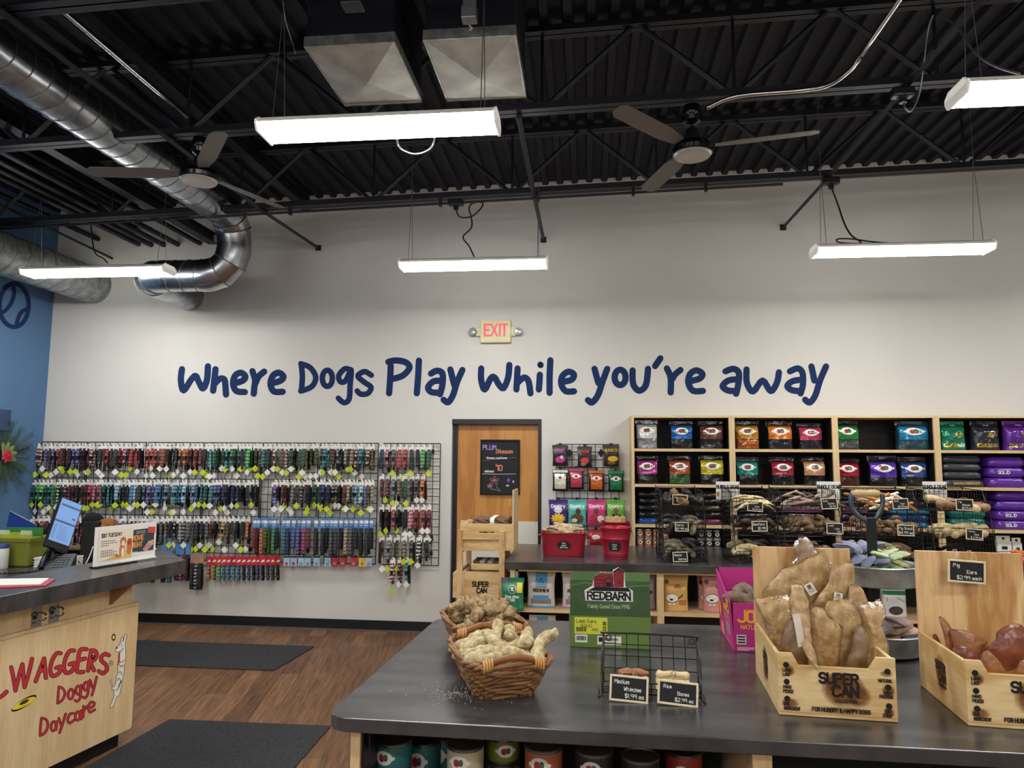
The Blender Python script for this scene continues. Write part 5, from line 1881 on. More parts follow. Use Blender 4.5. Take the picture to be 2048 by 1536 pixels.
# ================================================================ chalk price tags
def price_tag(p, w, h, lines, lab, roll=0, lean=8, rz=0, size=None, cord=True):
    """p: lower centre"""
    t = thing('price_tag', lab, 'price tag', p)
    t.rotation_euler = (R(-lean), R(roll), rz)
    b_ = w * .055
    mb = MB()
    for q in (((-w / 2, 0), (-w / 2 + b_, h)), ((w / 2 - b_, 0), (w / 2, h)), ((-w / 2 + b_, 0), (w / 2 - b_, b_)), ((-w / 2 + b_, h - b_), (w / 2 - b_, h))):
        mb.b2((q[0][0], -.004, q[0][1]), (q[1][0], .003, q[1][1]))
    mb.build('frame', mat('pale_wood_frame', 'e2d2b0', .5, var=.05), t, bevel=w * .012)
    MB().b2((-w / 2 + b_ * .5, -.001, b_ * .5), (w / 2 - b_ * .5, .002, h - b_ * .5)).build('board', M_SLATE, t)
    fr = FRONT((0, -.0012, 0))
    mb = MB()
    n = len(lines)
    ih = h - 2.6 * b_
    for i, s in enumerate(lines):
        sz = ih / n * .56
        dx = 0
        wd = text_w(s, sz)
        sx = min(1, (w - 3 * b_) / max(wd, 1e-6))
        dx = ((-.5 if i == 0 else .5 if i == n - 1 else .3) * (w - 3 * b_ - wd * sx)) * .8
        write(mb, s, dx, h - b_ * 1.4 - ih * (i + .78) / n, sz, fr, .13, sx=sx)
    mb.build('writing', M_CHALK, t)
    if cord:
        mb = MB()
        mb.tube([(-w * .2, 0, h - b_ * .4), (-w * .18, .006, h + w * .06), (0, .01, h + w * .08), (w * .18, .006, h + w * .06), (w * .2, 0, h - b_ * .4)], .0012, 5)
        mb.build('cord', mat('jute_cord', 'b9a483', .9), t)
    return t


# ================================================================ green carton
a_, b_ = aZ(1140, 1293.5, FZ), aZ(1302, 1299, FZ)
u_ = (b_ - a_)
w_ = u_.length
rz = math.atan2(u_.y, u_.x)
t = thing('carton', 'green cardboard display carton with red barn logo on its raised flap', 'box', (a_ + b_) / 2, rz)
yy = a_.y
sc_ = (aY(1220, 1145, yy).z, aY(1220, 1233, yy).z)
hb, ht = sc_[1] - FZ, sc_[0] - FZ
M_GRN = mat('green_card', '66803f', .55, var=.04)
M_GRND = mat('dark_green_print', '3b5632', .55, var=.06, scale=14)
M_GRNL = mat('light_green_line', '587a48', .55)
mb = MB()
hx = w_ / 2
mb.b2((-hx, 0, .001), (hx, .004, hb)).b2((-hx, .24, .001), (hx, .244, hb)).b2((-hx, .004, .001), (-hx + .004, .24, hb)).b2((hx - .004, .004, .001), (hx, .24, hb)).b2((-hx + .004, .004, .001), (hx - .004, .24, .005))
mb.b2((-hx - .004, .01, hb * .55), (-hx, .2, hb + .006)).b2((hx, .01, hb * .5), (hx + .004, .2, hb + .006))
mb.build('carton_body', M_GRN, t)
MB().b2((-hx + .004, .005, hb - .004), (hx - .004, .239, hb)).build('carton_top', M_GRN, t)
MB().b2((-hx + .001, .0045, hb), (hx - .001, .0085, ht)).build('display_flap', M_GRND, t)
fl = t.children[-1]
frf = FRONT((0, .0042, 0))
mb = MB()
rect(mb, -hx + .001, ht - .035, hx - .001, ht, frf)
for k in range(2):
    z0 = hb + (.1 if k == 0 else .02)
    for j in range(12):
        mb.stroke([(-hx * .95 + j * .02, z0 + .09 - .002 * j), (-hx * .75 + j * .012, z0 + .05 - .001 * j), (-hx * .5 + j * .01, z0 + .02)], .0012, frf, .0003)
        mb.stroke([(hx * .95 - j * .02, z0 + .08 - .002 * j), (hx * .75 - j * .012, z0 + .045 - .001 * j), (hx * .5 - j * .01, z0 + .015)], .0012, frf, .0003)
mb.stroke([(p.x, p.y) for p in catmull([(-hx, ht - .06, 0), (-hx * .6, ht - .045, 0), (-hx * .2, ht - .06, 0), (hx * .2, ht - .07, 0), (hx * .6, ht - .055, 0), (hx, ht - .05, 0)], 4)], .006, frf, .0003)
mb.build('hill_print', M_GRNL, fl)
bx0, bz0 = -.005, hb + .065
S_ = .0007 * w_ / .36
P_ = lambda *q: [(bx0 + (x - 1615) * S_, bz0 + (850 - y) * S_) for x, y in q]
WHT = P_((1465, 855), (1460, 790), (1510, 760), (1520, 700), (1560, 670), (1640, 672), (1645, 655), (1680, 638), (1722, 670), (1722, 758), (1770, 785), (1770, 855))
mb = MB(); mb.prism(WHT, .0004, frf); mb.build('logo_ground', M_CARD, fl)
frg = FRONT((0, .0036, 0))
mb = MB()
mb.prism(P_((1480, 792), (1530, 765), (1740, 768), (1760, 792)), .0003, frg)
mb.build('logo_ink', M_INK, fl)
mb = MB()
mb.prism(P_((1520, 765), (1520, 705), (1555, 682), (1640, 682), (1650, 765)), .0003, frg)
mb.prism(P_((1650, 765), (1650, 665), (1680, 648), (1712, 672), (1712, 765)), .0003, frg)
mb.build('logo_barn', mat('barn_red', '8a1f2c', .5, var=.25, scale=50), fl)
frh = FRONT((0, .0030, 0))
mb = MB()
mb.stroke(P_((1590, 765), (1592, 720), (1615, 705), (1638, 720), (1640, 765)), .003, frh)
for k in range(3):
    mb.stroke(P_((1522, 702 + 20 * k), (1585, 702 + 20 * k)), .0018, frh)
mb.prism(P_((1600, 765), (1600, 735), (1630, 735), (1630, 765)), .0002, frh)
mb.prism(P_((1644, 668), (1682, 640), (1720, 670), (1714, 676), (1682, 652), (1650, 675)), .0002, frh)
write(mb, 'REDBARN', *P_((1617, 845))[0], 45 * S_, frh, .24, .0002, round_=False, sx=1.03)
mb.build('logo_ink', M_INK, fl)
mb = MB(); write(mb, 'Family Owned Since 1996', *P_((1615, 900))[0], 24 * S_, frg, .13, sx=.72); mb.build('slogan', mat('pale_green_ink', 'b9c79a', .5), fl)
f0 = FRONT((0, -.0006, 0))
lb = lambda px, py: (-hx + (px - 1257) / 750 * w_, hb - (py - 985) / 290 * hb)
x0, y0 = lb(1300, 998); x1, y1 = lb(1608, 1152)
mb = MB(); rect(mb, x0, y1, x1, y0, f0, 0); mb.build('yellow_label', mat('label_yellow', 'd6d84a', .5, var=.03), t)
f1 = FRONT((0, -.0011, 0))
mb = MB()
write(mb, 'Lamb Ears', (x0 + x1) / 2 - .02, y0 - .022, .013, f1, .13, 0); write(mb, '(50ct)', (x0 + x1) / 2 - .02, y0 - .04, .012, f1, .13, 0)
barcode(mb, x0 + .008, y1 + .01, x0 + .05, y1 + .028, f1, 0); write(mb, '21002', x0 + .085, y1 + .014, .009, f1, .13, 0, sx=.8)
barcode(mb, x1 - .02, y1 + .01, x1 - .005, y0 - .015, f1, 0, True)
mb.build('label_print', M_INK, t)
x0, y0 = lb(1306, 1158); x1, y1 = lb(1420, 1230)
mb = MB(); rect(mb, x0, y1, x1, y0, f0, 0); xa, ya = lb(1512, 1166); xb, yb_ = lb(1735, 1246); rect(mb, xa, yb_, xb, ya, f0, 0); mb.build('white_label', M_CARD, t)
mb = MB(); barcode(mb, x0 + .006, y1 + .008, x1 - .006, y0 - .006, f1, 0)
write(mb, 'REDBARN', (xa + xb) / 2 + .008, yb_ + .018, .009, f1, .22, 0, round_=False); rect(mb, xa + .006, yb_ + .012, xa + .024, yb_ + .03, f1, 0)
for k in range(2):
    rect(mb, xa + .02, yb_ + .004 + .005 * k, xb - .02, yb_ + .006 + .005 * k, f1, 0)
mb.build('label_print', M_INK, t)

# ================================================================ small wire rack with bones
a_, b_ = aZ(1206, 1384, FZ), aZ(1400, 1396, FZ)
u_ = b_ - a_
L = u_.length
rz = math.atan2(u_.y, u_.x)
t = thing('wire_rack', 'small black wire rack holding two bundles of dog chews behind chalk tags', 'wire rack', (a_ + b_) / 2, rz)
hb2 = .19
M_WB = M_WIRE
mb = MB()
hx = L / 2
bd, tp = .11, .15       # depth, height of the back
# back frame leans backward: local y back +
fb = lambda x, s: V((x, .035 + .075 * s, .02 + tp * s))
mb.tube(catmull([fb(-hx, 0), fb(-hx, .9), fb(-hx + .012, 1), fb(hx - .012, 1), fb(hx, .9), fb(hx, 0)], 3), .0035, 6)
mb.build('frame', M_WB, t, smooth=True)
mb = MB()
for k in range(9):
    x = -hx + L * k / 8
    mb.rod(fb(x, 0), fb(x, 1), .0016, 4)
    mb.tube([fb(x, 0), (x, .02, .012), (x, -.05, .012), (x, -.055, .05)], .0016, 4)
for s in (.3, .55, .78):
    mb.rod(fb(-hx, s), fb(hx, s), .0016, 4)
for k in range(3):
    mb.rod((-hx, -.052, .016 + .018 * k), (hx, -.052, .016 + .018 * k), .002, 4)
for k in range(3):
    mb.rod((-hx, -.03 + .025 * k, .012), (hx, -.03 + .025 * k, .012), .0016, 4)
mb.build('wire_basket', M_WB, t)
for sx in (-1, 1):
    mb = MB()
    mb.tube(catmull([fb(sx * hx, .95), (sx * (hx + .003), .03, .13), (sx * (hx + .003), -.03, .07), (sx * hx, -.055, .052), (sx * hx, -.054, .012), (sx * (hx + .012), -.06, .004), (sx * (hx + .014), .02, .004)], 3), .003, 6)
    mb.build('side_wire', M_WB, t, smooth=True)
mb = MB()
for sx in (-1, 1):
    c = fb(sx * (hx - .016), .9)
    q = Matrix.Rotation(PI / 2 - .45, 3, 'X')
    mb.lathe([(.005, -.002), (.012, -.002), (.012, .003), (.005, .003), (.005, -.002)], 18, c, M=q, cap=False)
mb.build('washer', M_BLACK, t)
rk = t
M_WHIM = mat('brown_chew', 'a5694c', .6, var=.2, scale=40)
M_RICE = mat('rice_chew', 'dfc89c', .55, var=.08, scale=30, bump=.15, bscale=60)
Mt = Matrix.Translation(rk.location) @ Matrix.Rotation(rz, 4, 'Z')
for j, (xc, kind, lab) in enumerate(((-.058, 'w', 'bundle of brown and cream dental chews at the left of the wire rack'), (.072, 'r', 'bundle of pale rice bones tied with string at the right of the wire rack'))):
    tt = thing('chew_bundle', lab, 'dog chew', Mt @ V((xc, -.01, .016)), rz)
    for k in range(5):
        zz = .012 + .022 * (k // 2)
        yv = -.018 + .032 * (k % 2) + (.016 if k == 4 else 0)
        ln = .045
        pth = [(-ln, yv, zz), (0, yv + .004, zz + .003), (ln, yv, zz)]
        if kind == 'r':
            MB().lump(pth, [.0135, .009, .009, .0135], 10, 5, .12, 60, seed=k).build('bone', M_RICE, tt, smooth=True)
        else:
            MB().lump(pth, [.008, .013, .011, .013, .007], 8, 6, .3, 90, seed=k + 9).build('chew', M_WHIM if k % 2 == 0 else M_RICE, tt, smooth=True)
    mb = MB()
    mb.tube([(.0, .028 * math.cos(q_), .03 + .034 * math.sin(q_)) for q_ in [2 * PI * i / 16 for i in range(16)]], .0016, 5, closed=True)
    mb.tube(catmull([(0, -.02, .055), (.008, -.024, .068), (.002, -.02, .075), (-.01, -.02, .062)], 3), .0015, 5)
    mb.build('string', mat('jute_cord', 'b9a483', .9), tt)
p = aZ(1257, 1405, FZ)
sc_ = 1420 / p.y
price_tag(p + V((0, 0, .001)), 73 / sc_, 47 / sc_, ('Medium', 'Whimzee', '$1.99 ea'), 'chalk tag priced $1.99 hung at the left of the small wire rack', 2.5, 12, rz)
p = aZ(1355, 1412, FZ)
price_tag(p + V((0, 0, .001)), 75 / sc_, 43 / sc_, ('Rice', 'Bones', '$2.99 ea'), 'chalk tag reading Rice Bones at the right of the small wire rack', 3.5, 12, rz)

# ================================================================ wicker baskets with chews
M_WICK = mat('wicker', '8a5f36', .55, var=.25, scale=30, bump=.2, bscale=80)
M_WICKD = mat('wicker_dark', '7a5430', .55, var=.25, scale=30)
M_HAND = mat('wooden_handle', '8a5630', .4, var=.2, scale=15)


def wicker(c, rz, wd, ln, h, lab):
    """tapered rectangular basket, short ends at -y/+y carry wooden handles"""
    t = thing('wicker_basket', lab, 'basket', c, rz)

    def loop(s, z):
        a_, b_ = wd / 2 * s, ln / 2 * s
        pts = []
        for k in range(40):
            an = 2 * PI * (k + .5) / 40
            ca, sa = math.cos(an), math.sin(an)
            pts.append(V((a_ * math.copysign(abs(ca) ** .4, ca), b_ * math.copysign(abs(sa) ** .4, sa), z)))
        return pts
    n = 11
    mb = MB()
    for i in range(n):
        f = i / (n - 1)
        s = .7 + .3 * f
        lp = loop(s, .008 + (h - .016) * f)
        wob = [p + (p.normalized() * (.0035 if (k + i) % 2 else -.0035)) + V((0, 0, .004 * math.sin(k * 1.7 + i * 2.1))) for k, p in enumerate(lp)]
        mb.tube(catmull(wob, 2, True), .0066, 6, closed=True)
    mb.build('weave', M_WICK, t, smooth=True)
    mb = MB()
    b0, b1 = loop(.69, .004), loop(1.0, h)
    for k in range(0, 40, 2):
        mb.rod(b0[k], b1[k], .0045, 6)
    for k in range(0, 40, 5):
        mb.tube(catmull([b0[k] * 1.03 + V((0, 0, .02)), (b0[(k + 3) % 40] * 1.07 + b1[(k + 3) % 40] * 1.05) / 2, b1[(k + 7) % 40] * 1.03], 4), .005, 6)
    mb.build('stakes', M_WICKD, t, smooth=True)
    mb = MB()
    r0, r1 = loop(1.0, h), loop(1.02, h + .004)
    for ph in (0, 1):
        path = []
        for k in range(40):
            a_ = k * 1.3 + ph * PI
            path.append(r1[k] + V((0, 0, .006 * math.sin(a_))) + V((r1[k].x, r1[k].y, 0)).normalized() * .006 * math.cos(a_))
        mb.tube(catmull(path, 2, True), .007, 6, closed=True)
    mb.build('rim', M_WICK, t, smooth=True)
    MB().prism([(p.x, p.y) for p in loop(.7, 0)], .006, lambda x, y, hh: V((x, y, .001 + hh))).build('base', M_WICKD, t)
    for sy in (-1, 1):
        hdl = MB()
        y = sy * ln / 2 * 1.03
        pth = [(-wd * .36, y, h - .004), (-wd * .3, y, h + .008), (-wd * .2, y, h + .022), (0, y + sy * .01, h + .034), (wd * .2, y, h + .022), (wd * .3, y, h + .008), (wd * .36, y, h - .004)]
        hdl.tube(catmull(pth, 4), .0085, 10, flat=1.3)
        ho = hdl.build('handle', M_HAND, t, smooth=True)
        for sx in (-1, 1):
            mb = MB()
            for k in range(4):
                cx = sx * (wd * .25 + k * .0085)
                cz = h + .012 - k * .002
                mb.tube([(cx, y + .014 * math.cos(q_), cz + .017 * math.sin(q_)) for q_ in [2 * PI * i / 10 for i in range(10)]], .004, 5, closed=True)
            mb.build('binding', mat('binding_cane', 'c9965a', .5, var=.15, scale=40), ho, smooth=True)
    return t


pf = (aZ(948, 1402, FZ) + aZ(1080, 1391, FZ)) / 2
dirf = aZ(1080, 1391, FZ) - aZ(948, 1402, FZ)
rzb = math.atan2(dirf.y, dirf.x)
BW, BL_, BH = .29, .42, .118
bc = pf + V((-math.sin(rzb), math.cos(rzb), 0)) * (BL_ * .34)
b1 = wicker(bc, rzb, BW, BL_, BH, 'front wicker basket heaped with pale floury chews')
q = aZ(965, 1275, FZ + .1)
bc2 = V((aZ(962, 1298, FZ).x, aZ(962, 1298, FZ).y + .0, FZ))
bc2 = bc + V((-math.sin(rzb), math.cos(rzb), 0)) * (BL_ * 1.1) + V((.045, .03, 0))
bc2.z = FZ
b2 = wicker(bc2, rzb + .02, BW, BL_, BH, 'rear wicker basket heaped with small wrinkled chews')
M_FLOUR = mat('floury_chew', 'dccda6', .9, var=.2, scale=45, col2='a89468', bump=1.0, bscale=70, detail=6)
M_FLOURD = mat('wrinkled_chew', 'b59c72', .9, var=.3, scale=60, col2='7f6a4a', bump=.6, bscale=110, detail=6)
MTB = lambda b: Matrix.Translation(b.location) @ Matrix.Rotation(b.rotation_euler.z, 4, 'Z')


def chewpath(L, bend):
    return [(-L / 2, 0, 0), (-L * .17, bend * L, .0), (L * .2, -bend * L * .4, .005), (L / 2, bend * L * .5, 0)]


CH_ME = []
for k in range(5):
    CH_ME.append(me_of(MB().lump(chewpath(.12 + .012 * k, random.uniform(-.15, .15)), random.choice(([.017, .021, .016, .02], [.014, .024, .019, .015], [.021, .015, .021, .018])), 12, 6, .3, 55, seed=k), M_FLOUR))
    CH_ME[-1].shade_smooth()


def heap(bsk, items, me_list, m, name, labf, group, size=1):
    M_ = MTB(bsk)
    for i, (x, y, z, rx, ry, rz_) in enumerate(items):
        o = bpy.data.objects.new(name, me_list[i % len(me_list)])
        COL.objects.link(o)
        o.location = M_ @ V((x, y, z))
        o.rotation_euler = (rx, ry, rz_ + bsk.rotation_euler.z)
        o.scale = (size,) * 3
        tag(o, labf, 'dog chew', group)


random.seed(5)
its = []
for k in range(10):
    its.append((random.uniform(-.045, .045), random.uniform(-.08, .1), .075, random.uniform(0, 6), random.uniform(-.15, .15), random.uniform(1, 2.1)))
for k in range(20):
    x, y = random.uniform(-.075, .075), random.uniform(-.12, .14)
    its.append((x, y, .118 - 1.8 * x * x - .4 * y * y, random.uniform(0, 6), random.uniform(-.3, .3), random.uniform(0, 3.1)))
its += [(-.085, -.06, .128, .3, .35, 2.2), (-.02, -.05, .14, .5, -.6, 1.9), (.04, -.04, .135, 1.0, .4, 2.4), (.075, -.03, .13, 2, -.5, .9), (.11, -.12, .135, .2, -.7, .4), (.06, .06, .14, .2, .5, 1.3), (-.075, .05, .135, .4, -.3, .7), (0, .1, .145, 1, .3, 2.7), (-.06, -.12, .122, 0, .2, .5), (.05, -.13, .125, .5, -.2, 2.9), (0, .02, .15, .4, -.7, 1.2)]
heap(b1, its, CH_ME, M_FLOUR, 'floury_chew', 'pale floury knobbly chew heaped in the front wicker basket', 'floury chews in the front basket', 1.06)
SM_ME = []
for k in range(5):
    SM_ME.append(me_of(MB().lump(chewpath(.04 + .008 * k, .1), [.016, .022, .019, .014], 11, 5, .5, 70, seed=k + 20), M_FLOURD))
    SM_ME[-1].shade_smooth()
its = []
for k in range(64):
    x, y = random.uniform(-.105, .105), random.uniform(-.15, .15)
    its.append((x, y, .08 + .05 * (k % 3) - 1.2 * x * x - .5 * y * y, random.uniform(0, 6), random.uniform(-1, 1), random.uniform(0, 6)))
heap(b2, its, SM_ME, M_FLOURD, 'wrinkled_chew', 'small wrinkled brown chew heaped in the rear wicker basket', 'wrinkled chews in the rear basket', 1.1)
# ================================================================ magenta treat box
M_MAG = mat('magenta_card', 'c22f8a', .5, var=.05)
M_YEL = mat('print_orange_yellow', 'f2b232', .5, var=.05)
a_ = aZ(1468, 1303, FZ)
t = thing('treat_box', 'magenta open treat box with orange lettering behind the front pine crate', 'box', a_, R(-2))
W2, D2, H2 = .27, .37, .195
mb = MB()
mb.b2((0, 0, .001), (W2, .004, H2)).b2((0, D2, .001), (W2, D2 + .004, H2 + .09)).b2((W2 - .004, .004, .001), (W2, D2, H2)).b2((0.004, .004, .001), (W2 - .004, D2, .006))
mb.hexa([(0, .004, .001), (.004, .004, .001), (0, D2, .001), (.004, D2, .001), (-.012, .004, H2), (-.008, .004, H2), (-.014, D2, H2 + .085), (-.01, D2, H2 + .085)])
mb.build('carton_body', M_MAG, t)
fr = FRONT((0, -.0006, 0))
mb = MB()
write(mb, 'JONES', .02, H2 * .62, .042, fr, .24, center=False)
write(mb, 'NATURALS', .03, H2 * .47, .016, fr, .2, center=False)
write(mb, 'GRAIN FREE', .045, H2 * .84, .007, fr, .14, center=False)
mb.build('lettering', M_YEL, t)
frs = lambda x, y, h=0: V((-.0135 * min(1, y / H2) - h - .0008, D2 - x, y))
mb = MB()
write(mb, 'JONES', D2 * .52, H2 * .74, .05, frs, .24, center=False, sx=.72)
for k in range(3):
    rect(mb, D2 * .5, H2 * (.64 - .05 * k), D2 * .9, H2 * (.655 - .05 * k), frs)
disc(mb, D2 * .22, H2 * .6, .03, .035, frs)
disc(mb, D2 * .3, H2 * .2, .035, .03, frs)
mb.stroke([(D2 * .2, H2 * .5), (D2 * .16, H2 * .8)], .02, frs)
mb.stroke([(D2 * .42, H2 * .13), (D2 * .8, H2 * .07)], .004, frs)
mb.build('lettering', M_YEL, t)
mb = MB()
for k in range(3):
    rect(mb, D2 * .62, H2 * (.28 - .0 * k), D2 * .86, H2 * .48, frs)
rect(mb, .012, .03, .05, .068, fr)
for k in range(3):
    rect(mb, .014, .012 - .0 - k * .005 + .004, .1 - k * .02, .0145 - k * .005 + .004, fr)
mb.build('white_label', M_CARD, t)
mb = MB()
fr2 = FRONT((0, -.0012, 0))
rect(mb, .016, .057, .046, .063, fr2); rect(mb, .016, .046, .046, .052, fr2); rect(mb, .016, .035, .046, .041, fr2)
frs2 = lambda x, y, h=0: frs(x, y, .0008)
for k in range(3):
    rect(mb, D2 * .66, H2 * (.31 + .055 * k), D2 * .82, H2 * (.335 + .055 * k), frs2)
mb.build('label_print', M_INK, t)
M_GRYB = mat('grey_brown_chew', '7d6a5a', .85, var=.3, scale=40, bump=.4, bscale=70)
Mj = Matrix.Translation(t.location) @ Matrix.Rotation(R(-2), 4, 'Z')
for k in range(7):
    x, y = .05 + .03 * k, .12 + .11 * (k % 3)
    mb = MB()
    mb.lump([(-.06, 0, 0), (0, .02, .012), (.06, 0, .006)], [.02, .026, .018], 10, 4, .35, 60, seed=k)
    o = mb.build('pig_chew', M_GRYB, None, smooth=True)
    o.location = Mj @ V((min(x, .2), y, H2 - .015 + .012 * (k % 2)))
    o.rotation_euler = (.3 * k, .2, .9 * k)
    tag(o, 'grey brown wrinkled chew piled in the magenta box', 'dog chew', 'chews in the magenta box')
mb = MB(); mb.b2((.02, .02, .01), (W2 - .02, D2 - .02, H2 - .035)); mb.build('filler_tray', mat('kraft_filler', '7a6a5c', .9), t)

# ================================================================ pine crates
M_BURN = mat('scorched_brand', '120d0a', .8, var=.3, scale=60)
M_SCORCH = None


def scorch_mat():
    m = bpy.data.materials.new('scorch_halo')
    m.use_nodes = True
    nt = m.node_tree
    out = nt.nodes['Material Output']
    pb = nt.nodes['Principled BSDF']
    pb.inputs['Base Color'].default_value = (*lin('85501f'), 1)
    pb.inputs['Roughness'].default_value = .7
    at = nt.nodes.new('ShaderNodeAttribute')
    at.attribute_name = 'fade'
    tc = nt.nodes.new('ShaderNodeTexCoord')
    nz = nt.nodes.new('ShaderNodeTexNoise')
    nz.inputs['Scale'].default_value = 28
    nt.links.new(tc.outputs['Object'], nz.inputs[0])
    mu = nt.nodes.new('ShaderNodeMath'); mu.operation = 'MULTIPLY'
    nt.links.new(at.outputs['Fac'], mu.inputs[0]); nt.links.new(nz.outputs[0], mu.inputs[1])
    m3 = nt.nodes.new('ShaderNodeMath'); m3.operation = 'MULTIPLY'; m3.inputs[1].default_value = 3.4
    nt.links.new(mu.outputs[0], m3.inputs[0])
    tr = nt.nodes.new('ShaderNodeBsdfTransparent')
    mx = nt.nodes.new('ShaderNodeMixShader')
    nt.links.new(m3.outputs[0], mx.inputs[0]); nt.links.new(tr.outputs[0], mx.inputs[1]); nt.links.new(pb.outputs[0], mx.inputs[2])
    nt.links.new(mx.outputs[0], out.inputs[0])
    return m


M_SCORCH = scorch_mat()


def halo(spots, fr, parent):
    """scorch stain of the branding iron: soft-edged brown spots"""
    mb = MB()
    fade = []
    for x, y, rx, ry, s in spots:
        n = 18
        b = len(mb.v)
        mb.add([fr(x, y, .0003)] + [fr(x + q * rx * math.cos(2 * PI * k / n), y + q * ry * math.sin(2 * PI * k / n), .0003) for q in (.6, 1) for k in range(n)],
               [(0, 1 + k, 1 + (k + 1) % n) for k in range(n)] + [(1 + k, 1 + n + k, 1 + n + (k + 1) % n, 1 + (k + 1) % n) for k in range(n)])
        fade += [s] + [s * .7] * n + [0] * n
    o = mb.build('scorch_mark', M_SCORCH, parent)
    at = o.data.attributes.new('fade', 'FLOAT', 'POINT')
    for i, f in enumerate(fade):
        at.data[i].value = f
    return o


def crate(fl, fr_, bl, W, D, H, HP, lab, sep=0):
    u_ = fr_ - fl
    rz = math.atan2(u_.y, u_.x)
    t = thing('pine_crate', lab, 'crate', fl, rz)
    T = .012
    HS = H - .005
    c = .35
    fp = [(0, .001), (W, .001), (W, H), (W * .845, H), (W * .775, H - .036), (W * .185, H - .036), (W * .13, H), (0, H)]
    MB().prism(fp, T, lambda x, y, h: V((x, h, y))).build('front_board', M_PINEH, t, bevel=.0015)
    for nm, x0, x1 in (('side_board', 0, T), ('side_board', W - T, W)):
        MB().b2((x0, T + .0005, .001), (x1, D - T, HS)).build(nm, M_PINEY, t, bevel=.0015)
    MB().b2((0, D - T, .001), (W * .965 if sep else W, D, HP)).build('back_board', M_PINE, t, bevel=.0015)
    MB().b2((T, T, .001), (W - T, D - T, .01)).build('base_board', M_PINEH, t)
    # the ply edge line at the foot
    mb = MB(); mb.b2((.001, -.0006, .011), (W - .001, .0, .0125)); mb.build('ply_line', mat('ply_glue', '9c7a4c', .7), t)
    f = FRONT((0, -.0009, 0))
    f0 = FRONT((0, -.0002, 0))
    halo([(W * .56, H * .46, W * .2, H * .3, .75), (W * .5, H * .58, W * .12, H * .16, .5), (W * .68, H * .38, W * .12, H * .2, .5), (W * .1, H * .72, W * .05, H * .1, .5), (W * .1, H * .2, W * .08, H * .09, .6), (W * .93, H * .48, W * .06, H * .13, .6), (W * .93, H * .15, W * .05, H * .1, .6), (W * .55, H * .13, W * .28, H * .07, .4), (W * .92, H * .75, W * .06, H * .06, .4)], f0, t)
    mb = MB()
    write(mb, 'SUPER', W * .52, H * .56, .028, f, .27, sx=.95)
    write(mb, 'CAN', W * .575, H * .36, .03, f, .27, sx=1.0)
    write(mb, 'COLLECTION', W * .575, H * .265, .008, f, .22, sx=.95)
    write(mb, 'FOR HUNGRY & HAPPY DOGS', W * .53, H * .105, .011, f, .26, sx=.83)
    for i, (yy, s1, s2) in enumerate(((.74, 'LONG', 'LAST'), (.47, 'HAND', 'PICKED'), (.2, 'ONE', 'INGREDIENT'))):
        disc(mb, W * .075, H * (yy + .07), .009, .009, f)
        write(mb, s1, W * .045, H * (yy - .035), .009, f, .26, center=False, sx=.8)
        write(mb, s2, W * .045, H * (yy - .105), .009, f, .26, center=False, sx=.7)
    for i, (yy, s1, s2) in enumerate(((.72, '', 'NATURAL'), (.47, 'HIGH', 'PROTEIN'), (.18, 'BIG', 'CHEW'))):
        disc(mb, W * .93, H * (yy + .07), .009, .009, f)
        if s1:
            write(mb, s1, W * .925, H * (yy - .035), .009, f, .26, sx=.8)
        write(mb, s2, W * .91, H * (yy - .1), .009, f, .26, sx=.75)
    mb.build('brand_lettering', M_BURN, t)
    fs = lambda x, y, h=0: V((-.0009 - h, D - x, y))
    halo([(D * .5, H * .5, D * .12, H * .34, .7)], lambda x, y, h=0: V((-.0003 - h, D - x, y)), t)
    mb = MB()
    write(mb, 'SUPER', D * .5, H * .56, .024, fs, .27, sx=.8)
    write(mb, 'CAN', D * .53, H * .38, .026, fs, .27, sx=.9)
    write(mb, 'COLLECTION', D * .53, H * .29, .009, fs, .26, sx=.8)
    mb.build('brand_lettering', M_BURN, t)
    return t


c1 = crate(aZ(1558, 1430, FZ), aZ(1797, 1446, FZ), None, .343, .45, .188, .462, 'branded pine crate with tall back board full of shrink-wrapped chews', 0)
_d1 = .45
# crate 1: back board narrower than the front, as photographed
c2 = crate(aZ(1937, 1452, FZ), aZ(2048, 1460, FZ), None, .343, .39, .191, .468, 'branded pine crate at the right holding reddish pig ears', 0)

# chews: traced outlines standing in the crate at real depth
M_RAW = mat('bladder_chew', 'ac8650', .5, var=.25, scale=34, col2='d9bd8c', bump=.5, bscale=60, detail=7)
M_RAWD = mat('dark_bladder_chew', '83664a', .5, var=.25, scale=28, col2='a58866', bump=.4, bscale=60, detail=7)
M_FILM = film('clear_film', 'fbf8f2', .12)


def T2(pts, y):
    return [aY(1400 + .2604 * x, 1060 + .2604 * y_, y) for x, y_ in pts]


